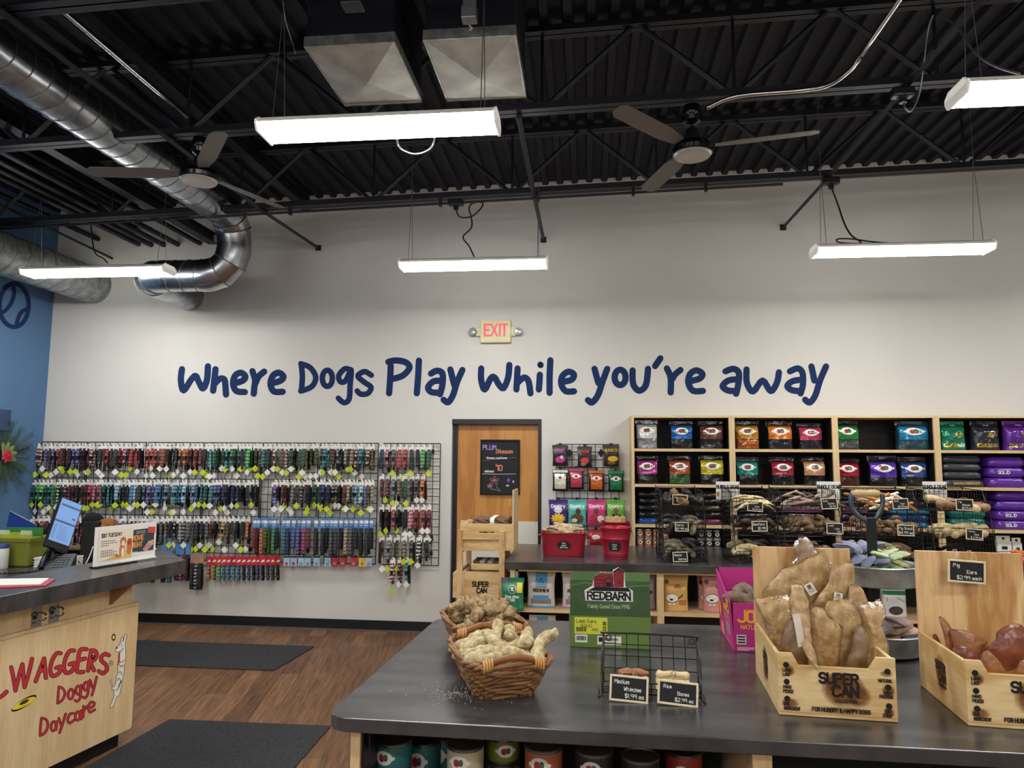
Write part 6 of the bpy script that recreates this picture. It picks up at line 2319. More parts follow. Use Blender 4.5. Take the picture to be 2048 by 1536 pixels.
def wrapped(pts, y, th, m, lab, tilt=0, label=None, wrap=True, bow=.12):
    P = T2(pts, y)
    ctr = sum(P, V()) / len(P)
    t = thing('wrapped_chew', lab, 'dog chew', ctr, 0, 'shrink-wrapped chews in the pine crate')
    # lean the piece back about its own centre
    Q = [p + V((0, tilt * (p.z - ctr.z), 0)) for p in P]
    nrm = V((0, -1, tilt)).normalized()
    MB(ctr).puff(Q, ctr, nrm, th, 7, 3, th * .3, bow).build('chew', m, t, smooth=True)
    if wrap:
        Q2 = [ctr + (p - ctr) * 1.035 + V((.003 * math.sin(i * 2.1), 0, .003 * math.cos(i * 1.7))) for i, p in enumerate(Q)]
        MB(ctr).puff(Q2, ctr, nrm, th + .006, 7, 3, th * .25, bow).build('clear_wrap', M_FILM, t, smooth=True)
    if label:
        lx, ly, lw, lh, rot = label
        c_ = T2([(lx, ly)], y)[0] + V((0, -th - .012, 0))
        q = Matrix.Rotation(R(rot), 3, 'Y') @ Matrix.Rotation(R(-8), 3, 'X')
        fr = lambda a, b, h=0: c_ + q @ V((a, -h, b))
        mb = MB(ctr); mb.prism([(-lw / 2, -lh / 2), (lw / 2, -lh / 2), (lw / 2, lh / 2), (-lw / 2, lh / 2)], .0006, fr)
        s = mb.build('sticker', mat('sticker_paper', 'd9cfc2', .4), t)
        fr2 = lambda a, b, h=0: fr(a, b, .001 + h)
        mb = MB(ctr); barcode(mb, -lw * .25, 0, lw * .25, lh * .36, fr2)
        for k in range(3):
            rect(mb, -lw * .4, -lh * (.1 + .1 * k), lw * .35, -lh * (.07 + .1 * k), fr2)
        mb.build('sticker_print', M_INK, s)
    return t


yb1, yf1 = 2.80, 2.40
wrapped([(700, 275), (728, 210), (728, 130), (755, 78), (800, 60), (850, 75), (895, 160), (905, 200), (860, 300), (780, 420), (700, 420)], 2.74, .012, M_RAWD, 'dark wrapped ear chew poking highest out of the pine crate', .1)
wrapped([(490, 505), (498, 450), (560, 395), (645, 300), (740, 275), (830, 225), (880, 195), (950, 172), (992, 200), (1012, 260), (1008, 380), (965, 470), (890, 530), (790, 640), (600, 640), (520, 570)], 2.69, .018, M_RAW, 'broad wrapped ear chew slanting across the back board', .1, (828, 440, .03, .04, -30))
wrapped([(1015, 300), (1080, 262), (1150, 240), (1192, 270), (1192, 400), (1150, 490), (1080, 580), (1000, 640), (890, 600), (900, 520), (985, 410)], 2.65, .016, M_RAW, 'wrapped ear chew with glossy top at the right of the crate', .1, (1040, 500, .028, .026, 12))
wrapped([(1160, 440), (1200, 425), (1250, 450), (1285, 530), (1290, 640), (1270, 760), (1180, 760), (1130, 620), (1140, 520)], 2.62, .012, M_RAW, 'small rounded wrapped chew standing at the right rear of the crate', .1)
wrapped([(430, 545), (480, 532), (580, 515), (690, 510), (715, 620), (700, 740), (660, 860), (640, 960), (590, 960), (540, 820), (470, 680)], 2.57, .02, M_RAW, 'wrapped chew with crinkled clear bag at the left of the crate', .08)
wrapped([(690, 690), (720, 665), (760, 720), (820, 860), (860, 1020), (850, 1080), (700, 1080), (625, 960), (645, 800)], 2.50, .014, M_RAWD, 'dark narrow wrapped chew at the front left of the crate', .06)
wrapped([(845, 690), (870, 610), (905, 590), (965, 625), (985, 670), (1075, 740), (1078, 850), (1040, 1080), (860, 1080), (830, 900)], 2.46, .022, M_RAW, 'rounded wrapped chew in the middle front of the crate', .06)
wrapped([(965, 620), (985, 560), (1040, 538), (1110, 540), (1190, 572), (1237, 690), (1200, 830), (1130, 1080), (1030, 1080), (1060, 880), (1080, 740), (1000, 700)], 2.50, .022, M_RAW, 'folded wrapped chew right of the crate middle', .06)
wrapped([(1200, 770), (1250, 740), (1312, 840), (1285, 960), (1285, 1080), (1110, 1080), (1160, 930)], 2.45, .014, M_RAWD, 'small wrapped chew low at the right front of the crate', .05)
wrapped([(1240, 600), (1290, 562), (1340, 560), (1385, 545), (1422, 620), (1378, 668), (1395, 760), (1440, 890), (1452, 1000), (1440, 1080), (1275, 1080), (1290, 860), (1252, 700)], 2.53, .024, M_RAW, 'lumpy wrapped chew standing at the right end of the crate', .05)
# the long curved one hanging over the front edge
t = thing('wrapped_chew', 'long curved wrapped chew hanging over the front edge of the crate', 'dog chew', T2([(780, 640)], 2.42)[0], 0, 'shrink-wrapped chews in the pine crate')
o = V(t.location)
pth = []
for (x, y_), y in zip(((745, 455), (762, 560), (775, 680), (795, 790), (830, 900), (866, 980), (888, 1045)), (2.47, 2.45, 2.43, 2.40, 2.37, 2.355, 2.345)):
    pth.append(T2([(x, y_)], y)[0])
MB(o).lump(pth, [.02, .028, .026, .022, .017, .012, .008], 12, 4, .25, 50, flat=.7).build('chew', M_RAW, t, smooth=True)
MB(o).lump(pth, [.0225, .031, .029, .0245, .02, .0145, .011], 12, 4, .22, 55, flat=.75, seed=4).build('clear_wrap', M_FILM, t, smooth=True)
c_ = T2([(760, 770)], 2.37)[0]
q = Matrix.Rotation(R(-8), 3, 'Y')
frl = lambda a, b, h=0: c_ + q @ V((a, -h, b))
s = MB(o).prism([(-.011, -.05), (.011, -.05), (.011, .05), (-.011, .05)], .0006, frl).build('sticker', mat('sticker_paper', 'd9cfc2', .4), t)

M_EAR = mat('pig_ear', '7a4628', .4, var=.25, scale=16, col2='a36d40', detail=7, bump=.4, bscale=40)
M_EARR = mat('red_pig_ear', '5e2c20', .35, var=.25, scale=14, col2='8a4a34', detail=7, bump=.4, bscale=40)


def T3(pts, y):
    return [aY(1748 + .2473 * x, 1080 + .2473 * y_, y) for x, y_ in pts]


for pts, y, th, m, lab, bow in (([(550, 635), (590, 640), (640, 720), (660, 800), (650, 900), (640, 1000), (590, 900), (570, 780)], 2.62, .008, M_EAR, 'curled pig ear standing up at the left of the right crate', .25),
                                ([(650, 740), (700, 728), (760, 740), (860, 780), (940, 830), (900, 890), (860, 980), (760, 1000), (670, 900)], 2.58, .014, M_EAR, 'brown pig ear lying at the back of the right crate', .3),
                                ([(900, 900), (950, 850), (1000, 800), (1020, 740), (1150, 690), (1250, 700), (1300, 830), (1240, 960), (1100, 1060), (980, 1000)], 2.52, .02, M_EARR, 'large glossy reddish pig ear heaped in the right crate', .3),
                                ([(650, 890), (700, 862), (760, 868), (820, 910), (870, 970), (840, 1060), (740, 1060), (680, 980)], 2.48, .01, M_EARR, 'reddish pig ear in front of the curled one', .25),
                                ([(870, 960), (900, 910), (940, 900), (1000, 960), (1050, 1030), (1090, 1120), (960, 1120), (890, 1040)], 2.43, .01, M_EAR, 'rounded pig ear leaning on the front board', .2),
                                ([(1165, 1100), (1165, 1040), (1185, 990), (1230, 970), (1290, 1000), (1300, 1110)], 2.43, .01, M_EAR, 'pig ear at the right edge of the photo', .2),
                                ([(480, 790), (490, 765), (512, 770), (540, 830), (560, 900), (520, 900)], 2.66, .006, M_EARR, 'small ear tip showing over the side board', .1)):
    P = T3(pts, y)
    ctr = sum(P, V()) / len(P)
    Q = [p + V((0, .15 * (p.z - ctr.z), 0)) for p in P]
    o = MB(ctr).puff(Q, ctr, V((0, -1, .15)), th, 7, 3, th * .3, bow).build('pig_ear', m, smooth=True)
    o.location = ctr
    tag(o, lab, 'dog chew', 'pig ears in the right crate')
# tag on the back board of crate 2
p = aY(1933, 1166, 2.675)
price_tag(p, .12, .078, ('Pig', 'Ears', '$2.99 each'), 'chalk tag reading Pig Ears hung on the back board of the right crate', 3, 0, R(-4), cord=False)
t = bpy.context.scene.objects[-1] if False else None
pt = [o for o in COL.objects if o.name.startswith('price_tag')][-1]
mb = MB()
zt = 1.43 - p.z
for sx in (-.028, .03):
    mb = MB()
    mb.tube([(sx, -.001, .074), (sx * 1.1, .004, .09), (sx * .8, .018, zt - .002), (sx * .8, .026, zt + .005), (sx * .8, .05, zt + .002), (sx * .8, .055, zt - .02)], .0016, 5)
    mb.build('cord', mat('jute_cord', 'b9a483', .9), pt)

# ================================================================ galvanised tray stand
C_ = V((1.20, 3.2, FZ))
t = thing('tray_stand', 'two-tier galvanised tray stand with wooden-grip handle behind the pine crates', 'stand', C_)
for z in (.008, .278):
    MB().lathe([(0, z), (.168, z), (.172, z + .004), (.178, z + .072), (.183, z + .078), (.178, z + .082), (.172, z + .074), (.166, z + .01), (0, z + .008)], 48).build('tray', M_GALVM, t, smooth=35)
MB().b2((-.02, -.006, .0), (.02, .006, .545)).build('post', mat('dark_steel_post', '2a2d33', .4, .6), t, bevel=.002)
mb = MB()
M_BLST = mat('blued_steel', '5d6872', .35, .9)
mb.tube(catmull([(-.075, 0, .645), (-.078, 0, .6), (-.06, 0, .56), (-.02, 0, .535), (0, 0, .53)], 6), .006, 8, flat=1.8)
mb.tube(catmull([(.05, 0, .645), (.05, 0, .6), (.03, 0, .555), (0, 0, .53)], 6), .006, 8, flat=1.8)
mb.build('handle_bracket', M_BLST, t, smooth=True)
MB().lathe([(0, -.064), (.011, -.062), (.0145, -.04), (.0135, 0), (.0145, .03), (.012, .05), (0, .052)], 16, (-.012, 0, .648), M=Matrix.Rotation(PI / 2, 3, 'Y')).build('wooden_grip', mat('pale_grip', 'd3b684', .5, var=.1, scale=20), t, smooth=True)
cols = {'green': '7f9a6c', 'olive': '9a9456', 'slate': '6c728c', 'pale': 'b4c094', 'lilac': '8488a4'}
for k in range(26):
    nm = list(cols)[k % 5]
    a = k * 2.4
    rr = .04 + .1 * ((k * 37) % 10) / 10
    o = MB().puff([V((.045 * math.cos(q_) * (1.25 if i % 3 == 0 else .85), .033 * math.sin(q_), 0)) for i, q_ in enumerate([2 * PI * j / 9 for j in range(9)])], (0, 0, 0), (0, 0, 1), .013, 5, 2, .003).build('frosted_cookie', mat('frosting_' + nm, cols[nm], .55, var=.12, scale=30), smooth=True)
    o.location = C_ + V((rr * math.cos(a), rr * math.sin(a), .335 + .02 * (k % 5)))
    o.rotation_euler = (random.uniform(-.6, .6), random.uniform(-.6, .6), a)
    tag(o, '%s frosted dog cookie heaped on the upper galvanised tray' % nm, 'dog cookie', 'cookies on the upper tray')
cols = {'brown': '80614e', 'pink': 'b98f82', 'tan': '8f7a66', 'mauve': '9c8584'}
for k in range(16):
    nm = list(cols)[k % 4]
    a = k * 2.1
    rr = .05 + .09 * ((k * 31) % 10) / 10
    o = MB().puff([V((.048 * math.cos(q_), .036 * math.sin(q_) * (1.2 if i % 2 else .9), 0)) for i, q_ in enumerate([2 * PI * j / 8 for j in range(8)])], (0, 0, 0), (0, 0, 1), .012, 5, 2, .003).build('baked_cookie', mat('baked_' + nm, cols[nm], .7, var=.15, scale=40), smooth=True)
    o.location = C_ + V((rr * math.cos(a), rr * math.sin(a), .055 + .02 * (k % 4)))
    o.rotation_euler = (random.uniform(-.5, .5), random.uniform(-.5, .5), a)
    tag(o, '%s baked dog cookie heaped on the lower galvanised tray' % nm, 'dog cookie', 'cookies on the lower tray')

# ================================================================ red tubs on the back counter
M_REDM = mat('red_enamel', '9c1c30', .32, .1, var=.06)


def ovaltag(fr, cx, cy, rx, ry, lines, parent, round_=True):
    mb = MB()
    vs = [fr(cx, cy, .001)] + [fr(cx + rx * math.copysign(abs(math.cos(q_)) ** (1 if round_ else .4), math.cos(q_)), cy + ry * math.copysign(abs(math.sin(q_)) ** (1 if round_ else .4), math.sin(q_)), .001) for q_ in [2 * PI * k / 28 for k in range(28)]]
    mb.add(vs, [(0, 1 + k, 1 + (k + 1) % 28) for k in range(28)])
    s = mb.build('chalk_label', M_SLATE, parent)
    mb = MB()
    n = len(lines)
    for i, l in enumerate(lines):
        sz = ry * 1.5 / n * .6
        write(mb, l, cx, cy + ry * .75 - ry * 1.5 * (i + .75) / n, sz, fr, .15, .0016, sx=min(1, rx * 1.3 / max(text_w(l, sz), 1e-6)))
    mb.build('writing', M_CHALK, s)


p0, p1 = aZ(1085, 1114, BZ), aZ(1168, 1114, BZ)
yc = 5.78
tw = (aY(1173, 1067, yc).x - aY(1080, 1067, yc).x) / 2
bw = (p1.x - p0.x) / 2
hh = aY(1126, 1067, yc).z - BZ
t = thing('metal_tub', 'oval red metal tub of chews with black oval chalk label', 'tub', ((p0.x + p1.x) / 2, yc + .12, BZ))
pr = [(0, .0), (bw * .98, .0), (bw, .006), (bw * 1.02, .02), (tw * .97, hh - .02), (tw, hh - .004), (tw * 1.015, hh), (tw, hh + .004), (tw * .96, hh - .002), (bw * .95, .02), (0, .015)]


def squircle(mb, prof, n=48, sy=.62, e=.62):
    vs, fs = [], []
    for r, z in prof:
        for k in range(n):
            a = 2 * PI * k / n
            ca, sa = math.cos(a), math.sin(a)
            vs.append((r * math.copysign(abs(ca) ** e, ca), r * sy * math.copysign(abs(sa) ** e, sa), z))
    for i in range(len(prof) - 1):
        for k in range(n):
            fs.append((i * n + k, i * n + (k + 1) % n, i * n + n + (k + 1) % n, i * n + n + k))
    return mb.add(vs, fs)


squircle(MB(), pr).build('tub_body', M_REDM, t, smooth=40)
fr = lambda x, y, h=0: V((x, -.62 * (bw + (tw - bw) * y / hh) - h - .003, y))
ovaltag(fr, .005, hh * .5, .052, .035, ('Duck', 'necks', '$2.99 ea'), t)
for sx in (-1, 1):
    MB().tube(catmull([(sx * tw * .98, -.03, hh - .02), (sx * (tw + .02), -.03, hh - .03), (sx * (tw + .02), .03, hh - .03), (sx * tw * .98, .03, hh - .02)], 4), .005, 6).build('handle', M_REDM, t, smooth=True)
tub = t
M_STICK = mat('pale_chew_stick', 'cdbb98', .7, var=.2, scale=40, col2='a88f6c', bump=.3, bscale=80)
random.seed(21)
for k in range(20):
    L_ = random.uniform(.16, .24)
    o = MB().lump([(-L_ / 2, 0, 0), (0, .01, random.uniform(-.012, .02)), (L_ / 2, 0, 0)], [.012, .014, .011], 8, 4, .3, 60, seed=k).build('duck_neck', M_STICK, smooth=True)
    x, y = random.uniform(-.06, .06), random.uniform(-.07, .07)
    o.location = tub.location + V((x, y, hh - .02 + .012 * (k % 4) + (.02 - 2 * x * x)))
    o.rotation_euler = (0, random.uniform(-.28, .28), random.uniform(-.6, .6) + (PI if k % 2 else 0))
    tag(o, 'pale stick chew piled in the oval red tub', 'dog chew', 'stick chews in the oval tub')


def pail(c, r0, r1, h, lab, lbl=True):
    t = thing('metal_pail', lab, 'bucket', c)
    MB().lathe([(0, 0), (r0, 0), (r0, .012), (r0 + .004, .016), (r0 + (r1 - r0) * .15, h * .15), (r0 + (r1 - r0) * .15 + .003, h * .16), (r0 + (r1 - r0) * .18, h * .18), (r0 + (r1 - r0) * .62, h * .62), (r0 + (r1 - r0) * .62 + .004, h * .64), (r0 + (r1 - r0) * .66, h * .66), (r1, h - .006), (r1 + .005, h), (r1, h + .003), (r1 - .006, h - .004), (r0 * .95, .02), (0, .015)], 36).build('pail_body', M_REDM, t, smooth=40)
    if lbl:
        fr = lambda x, y, hh=0: V(((r0 + (r1 - r0) * y / h + hh + .004) * math.sin(x / r0), -(r0 + (r1 - r0) * y / h + hh + .004) * math.cos(x / r0), y))
        ovaltag(fr, -.012, h * .4, .042, .034, ('Peanut', 'butter', 'bars', '$2.99'), t, False)
    for sx in (-1, 1):
        MB().lathe([(0, 0), (.01, 0), (.01, .006), (0, .006)], 10, (sx * (r1 - .001), 0, h - .03), M=Matrix.Rotation(sx * PI / 2, 3, 'Y')).build('ear', M_REDM, t)
    MB().tube(catmull([(r1 + .004, 0, h - .03), (r1 + .02, -.03, h - .08), (r1 + .012, -.06, h - .1)], 5), .0025, 6).build('bail', M_GALVM, t)
    return t


pc = aZ(1232, 1118, BZ)
pl = pail((aY(1233, 1118, 5.75).x, 5.75 + .1, BZ), .094, .123, aY(1233, 1057, 5.75).z - BZ, 'round red metal pail with square chalk label, in front')
pl2 = pail((aY(1232, 1118, 6.05).x, 6.1, BZ), .09, .12, aY(1232, 1045, 6.0).z - BZ, 'round red metal pail of biscuits behind the labelled pail', False)
M_BISC = mat('biscuit', 'b99c6e', .8, var=.15, scale=50, bump=.2)
for k in range(9):
    a = 2 * PI * k / 9
    o = MB().lathe([(0, -.006), (.032, -.006), (.036, 0), (.032, .006), (0, .006)], 16, M=Matrix.Rotation(PI / 2, 3, 'X')).build('biscuit', M_BISC, smooth=40)
    o.location = pl2.location + V((.075 * math.cos(a), .075 * math.sin(a), aY(1232, 1045, 6.0).z - BZ + .008))
    o.rotation_euler = (.2 * math.sin(a), 0, a + PI / 2)
    tag(o, 'round tan biscuit standing in the rear red pail', 'dog biscuit', 'biscuits in the rear pail')

# ================================================================ three-tier wire stacks
def chew_into(mlist, n, kind, M_, z, W_, D_, labf, group, cat='dog chew', name='chew'):
    for k in range(n):
        m = mlist[k % len(mlist)]
        mb = MB()
        if kind == 'horn':
            s = random.uniform(.8, 1.15)
            mb.lump([(-.07 * s, 0, -.01), (-.02 * s, 0, .02), (.04 * s, 0, .03), (.085 * s, 0, .01)], [.026, .024, .017, .006], 10, 4, .15, 40, seed=k)
        elif kind == 'hoof':
            mb.lathe([(.0, 0), (.045, 0), (.042, .03), (.03, .06), (.024, .06), (.02, .02), (0, .02)], 12, sx=1.1, sy=.7)
        elif kind == 'sheet':
            mb.puff([V((.13 * math.cos(q_) * (1 + .12 * math.sin(5 * q_ + k)), .045 * math.sin(q_), 0)) for q_ in [2 * PI * j / 12 for j in range(12)]], (0, 0, 0), (0, 0, 1), .012, 5, 3, .008, .3)
        elif kind == 'stick':
            mb.lump([(-.11, 0, 0), (0, .008, .004), (.11, 0, 0)], [.011, .013, .01], 8, 4, .25, 60, seed=k)
        elif kind == 'bone':
            mb.lump([(-.12, 0, 0), (-.09, 0, .005), (0, 0, 0), (.09, .01, .005), (.12, 0, 0)], [.034, .03, .019, .028, .032], 12, 4, .12, 30, seed=k)
        elif kind == 'curl':
            mb.lump([(.0, 0, 0), (.03, .02, .02), (.01, .05, .02), (-.03, .04, .0), (-.045, 0, .012)], [.014, .017, .02, .015, .012], 9, 4, .5, 50, seed=k)
        elif kind == 'pack':
            mb.puff([V((.07 * math.copysign(abs(math.cos(q_)) ** .5, math.cos(q_)), .045 * math.copysign(abs(math.sin(q_)) ** .5, math.sin(q_)), 0)) for q_ in [2 * PI * j / 12 for j in range(12)]], (0, 0, 0), (0, 0, 1), .016, 5, 2, .003)
        o = mb.build(name, m, smooth=True)
        cols_ = max(2, int(W_ / .1))
        x = ((k % cols_) + .5) / cols_ * W_ * .8 - W_ * .4 + random.uniform(-.02, .02)
        y = -D_ * .36 + D_ * .6 * ((k // cols_) % 3) / 2.2
        zz = z + .035 + .035 * (k // (cols_ * 3)) + random.uniform(0, .015) + .02 * ((k // cols_) % 3)
        o.location = M_ @ V((x, y, zz))
        o.rotation_euler = (random.uniform(-.4, .4), random.uniform(-.5, .5), random.uniform(-.7, .7) + (PI if k % 2 else 0))
        if kind == 'hoof':
            o.rotation_euler = (random.uniform(.5, 1.6), random.uniform(-.4, .4), random.uniform(0, 6))
        if kind in ('sheet', 'bone'):
            o.rotation_euler = (random.uniform(-.3, .3), random.uniform(-.2, .2), random.uniform(-.35, .35))
            o.location = M_ @ V((x * .35, y, zz))
        tag(o, labf, cat, group)


def wire_stack(x0, x1, yf, rz, zt, lab, D=.42, tiers=(.02, .215, .41)):
    W_ = x1 - x0
    t = thing('wire_basket_stack', lab, 'wire basket stack', ((x0 + x1) / 2, yf + D / 2, BZ), rz)
    H = zt - BZ
    mb = MB()
    for sx in (-1, 1):
        x = sx * W_ / 2
        mb.tube(catmull([(x, D / 2, .006), (x, D / 2, H - .02), (x * .96, D / 2, H)], 3), .004, 6)
        mb.tube([(x, -D / 2, .006), (x, -D / 2 + .02, .03), (x, -D / 2 + .07, H * .62), (x, -D / 2 + .16, H - .01), (x, D / 2, H)], .004, 6)
        mb.rod((x, -D / 2, .006), (x, D / 2, .006), .004, 6)
        mb.rod((x, -D / 2 - .015, .004), (x, -D / 2, .03), .004, 5)
    mb.rod((-W_ / 2, D / 2, H), (W_ / 2, D / 2, H), .004, 6)
    mb.rod((-W_ / 2, D / 2, .006), (W_ / 2, D / 2, .006), .004, 6)
    mb.build('frame', M_WIRE, t, smooth=True)
    for sx in (-1, 1):
        mb = MB()
        x = sx * W_ / 2
        n = 11
        for k in range(1, n):
            y = -D / 2 + D * k / n
            zmax = min(H, .1 + (H - .05) * min(1, (k / n + .35) * 1.4))
            mb.rod((x, y, .006), (x, y, zmax), .0018, 4)
        for k in range(1, 14):
            z = H * k / 14
            ys = -D / 2 + .16 * max(0, (k / 14 - .1))
            mb.rod((x, ys, z), (x, D / 2, z), .0018, 4)
        mb.build('side_grid', M_WIRE, t)
    for z in tiers:
        mb = MB()
        yo = .1 * (z / H)
        n = 12
        fh = .075
        for k in range(n + 1):
            x = -W_ / 2 + W_ * k / n
            mb.tube([(x, D / 2, z + .15), (x, D / 2, z), (x, -D / 2 + yo + .02, z), (x, -D / 2 + yo - .01, z + fh)], .0019, 4)
        for k in range(4):
            f = k / 3
            mb.rod((-W_ / 2, -D / 2 + yo + .02 - .03 * f, z + fh * f), (W_ / 2, -D / 2 + yo + .02 - .03 * f, z + fh * f), .003 if k == 3 else .0019, 5)
        for k in range(5):
            mb.rod((-W_ / 2, D / 2 - (D - .02) * k / 5, z), (W_ / 2, D / 2 - (D - .02) * k / 5, z), .0019, 4)
        for k in range(1, 5):
            mb.rod((-W_ / 2, D / 2, z + .15 * k / 4), (W_ / 2, D / 2, z + .15 * k / 4), .0019, 4)
        mb.build('wire_basket', M_WIRE, t)
    return t


c = lambda n, a, **k: mat(n, a, k.pop('rough', .6), var=.25, scale=30, bump=.25, bscale=60, **k)
M_HOOF, M_HOOFD = c('hoof_brown', '8f6c42'), c('hoof_black', '26241f', rough=.4)
M_HORN, M_HORND = c('horn_stripe', '8a7f68', col2='3a362e'), c('horn_black', '2c2b2a', rough=.35)
M_CREAMC, M_DKB, M_LUNG = c('cream_rawhide', 'd8c79a'), c('dark_jerky', '46362c'), c('lung_brown', '7a6145')
M_REDB, M_PINKW, M_BONE = c('red_brown_ear', '7d4a36'), c('pink_stick', 'a98d80'), c('big_bone', 'cdb889')
M_ORG, M_SNOUT, M_PACK = c('orange_jerky', 'b5793c'), c('snout_tan', '98795c'), mat('dark_pack', '1d1e2a', .25, var=.3, scale=20, bump=.4)
specs = [((1326, 1413), 1124, 'first wire basket stack from the left, holding dark hooves and horns', [('hoof', [M_HOOFD, M_HOOF, M_HOOFD], 9), ('horn', [M_HORND, M_HORND, M_HORN], 9), ('horn', [M_HORN, M_HORN, M_HORND], 10)],
          [(1360, 1010, 29, ('Cow', 'hooves', '$1.99 ea')), (1364, 1063, 26, ('Horns', '$7.99 ea')), (1361, 1124, 28, ('Water', 'horns'))]),
         ((1470, 1560), 1127, 'second wire basket stack from the left, with pale rawhide on top', [('sheet', [M_CREAMC], 9), ('curl', [M_DKB], 12), ('horn', [M_CREAMC, M_HORN, M_DKB], 10)],
          [(1510, 1023, 29, ('Lamb', 'Ears', '$2.49 ea')), (1520, 1063, 29, ('Woofers', '$1.99'))]),
         ((1572, 1690), 1127, 'third wire basket stack from the left, with wrapped sticks on top', [('stick', [M_PINKW, M_DKB], 12), ('curl', [M_LUNG], 20), ('curl', [M_REDB, M_PINKW], 12)],
          [(1660, 1018, 30, ('Bully', 'Sticks', '$4.99')), (1670, 1068, 30, ('Lamb', 'Lung', '5oz'))]),
         ((1728, 1852), 1127, 'fourth wire basket stack from the left, behind the handled tray stand', [('stick', [M_ORG, M_CARD, M_ORG], 14), ('curl', [M_SNOUT, M_LUNG], 16), ('horn', [M_CREAMC, M_SNOUT], 12)],
          [(1802, 1018, 29, ('Duck', 'Feet', '$2.99 ea')), (1812, 1072, 30, ('Pig Snout', '$4.99 ea'))]),
         ((1872, 1998), 1127, 'fifth wire basket stack from the left, holding big pale bones', [('bone', [M_SNOUT, M_BONE, M_REDB], 6), ('bone', [M_BONE], 8), ('pack', [M_PACK], 10)],
          [(1930, 1021, 31, ('Pig', 'Weenies', '$5.99 ea')), (1949, 1080, 30, ('Turkey', 'Neck', '$ 2.99 ea'))])]
random.seed(31)
for i, ((u0, u1), vb, lab, fill_, tags_) in enumerate(specs):
    yf_ = 5.63
    x0, x1 = aY(u0, vb, yf_).x, aY(u1, vb, yf_).x
    zt = aY((u0 + u1) / 2, 977, yf_ + .35).z
    st = wire_stack(x0, x1, yf_, R(3), zt, lab)
    M_ = Matrix.Translation(st.location) @ Matrix.Rotation(R(3), 4, 'Z')
    for (kind, ml, n), z, wd in zip(reversed(fill_), (.02, .215, .41), ('bottom', 'middle', 'top')):
        nm = {'hoof': 'cow_hoof', 'horn': 'horn_chew', 'sheet': 'rawhide_sheet', 'stick': 'stick_chew', 'bone': 'meaty_bone', 'curl': 'curled_chew', 'pack': 'chew_pack'}[kind]
        chew_into(ml, n, kind, M_, z, x1 - x0, .42, '%s in the %s basket of the %s wire stack from the left' % (nm.replace('_', ' '), wd, nth(i)), 'chews in the %s basket of wire stack %s' % (wd, nth(i)), name=nm)
    for j, (u, v, wpx, lines) in enumerate(tags_):
        yy = yf_ - .018 + .03 * (len(tags_) - 1 - j)
        sc_ = 1420 / yy
        price_tag(aY(u, v, yy), wpx / sc_, wpx * .68 / sc_, lines, 'chalk price tag reading %s on the %s wire stack' % (' '.join(lines).split('$')[0].strip(), nth(i)), random.uniform(-3, 5) - (9 if (i, j) == (2, 0) else 0), 4)
# bundle deal cards clipped behind the stacks
for u, lab in ((1459, 'second'), (1664, 'third'), (1879, 'fifth')):
    y = 5.98
    p0, p1 = aY(u - 23, 1000, y), aY(u + 24, 964, y)
    w_, h_ = p1.x - p0.x, p1.z - p0.z
    t = thing('sale_card', 'white card reading Bundle Deal above the %s wire stack' % lab, 'sign', ((p0.x + p1.x) / 2, y + .08, p0.z))
    MB().b2((-w_ / 2, 0, 0), (w_ / 2, .002, h_)).build('card', M_CARD, t)
    f = FRONT((0, -.0005, 0))
    mb = MB(); write(mb, 'BUNDLE DEAL', 0, h_ * .62, h_ * .17, f, .26, 0, round_=False, sx=.8)
    write(mb, 'Buy 2 bags of', 0, h_ * .4, h_ * .1, f, .14, 0, sx=.8)
    mb.stroke([(w_ * .42, h_ * .6), (w_ * .46, h_ * .85)], .007, f, 0)
    mb.build('print', M_INK, t)
    mb = MB(); disc(mb, -w_ * .42, h_ * .3, .012, .02, f, 0); mb.build('print_spot', M_ORG, t)
    mb = MB(); mb.b2((-w_ / 2 + .01, .0025, -.05), (-w_ / 2 + .02, .005, h_ * .8)); mb.build('clip', M_BLACK, t)
# orange basket at the right edge
p = aZ(2056, 1143, BZ)
t = thing('wire_basket', 'black wire basket of orange chews cut by the right edge of the photo', 'basket', (p.x + .03, p.y + .12, BZ))
mb = MB()
for k in range(4):
    s = .85 + .05 * k
    mb.tube([(.15 * s * math.cos(q_), .12 * s * math.sin(q_), .006 + .035 * k) for q_ in [2 * PI * j / 24 for j in range(24)]], .0025, 5, closed=True)
for k in range(24):
    a = 2 * PI * k / 24
    mb.rod((.1275 * math.cos(a), .102 * math.sin(a), .006), (.15 * math.cos(a), .12 * math.sin(a), .111), .002, 4)
mb.build('wire_mesh', M_WIRE, t)
for k in range(14):
    a = k * 2.4
    o = MB().lump([(-.06, 0, 0), (.06, .01, .01)], [.016, .018], 8, 4, .3, 50, seed=k).build('orange_chew', mat('orange_chew', 'd0662c', .6, var=.2, scale=30), smooth=True)
    o.location = V(t.location) + V((.05 * math.cos(a), .04 * math.sin(a), .03 + .02 * (k // 3)))
    o.rotation_euler = (0, .3 * math.sin(k), a)
    tag(o, 'orange chew in the wire basket at the right edge', 'dog chew', 'orange chews in the right basket')

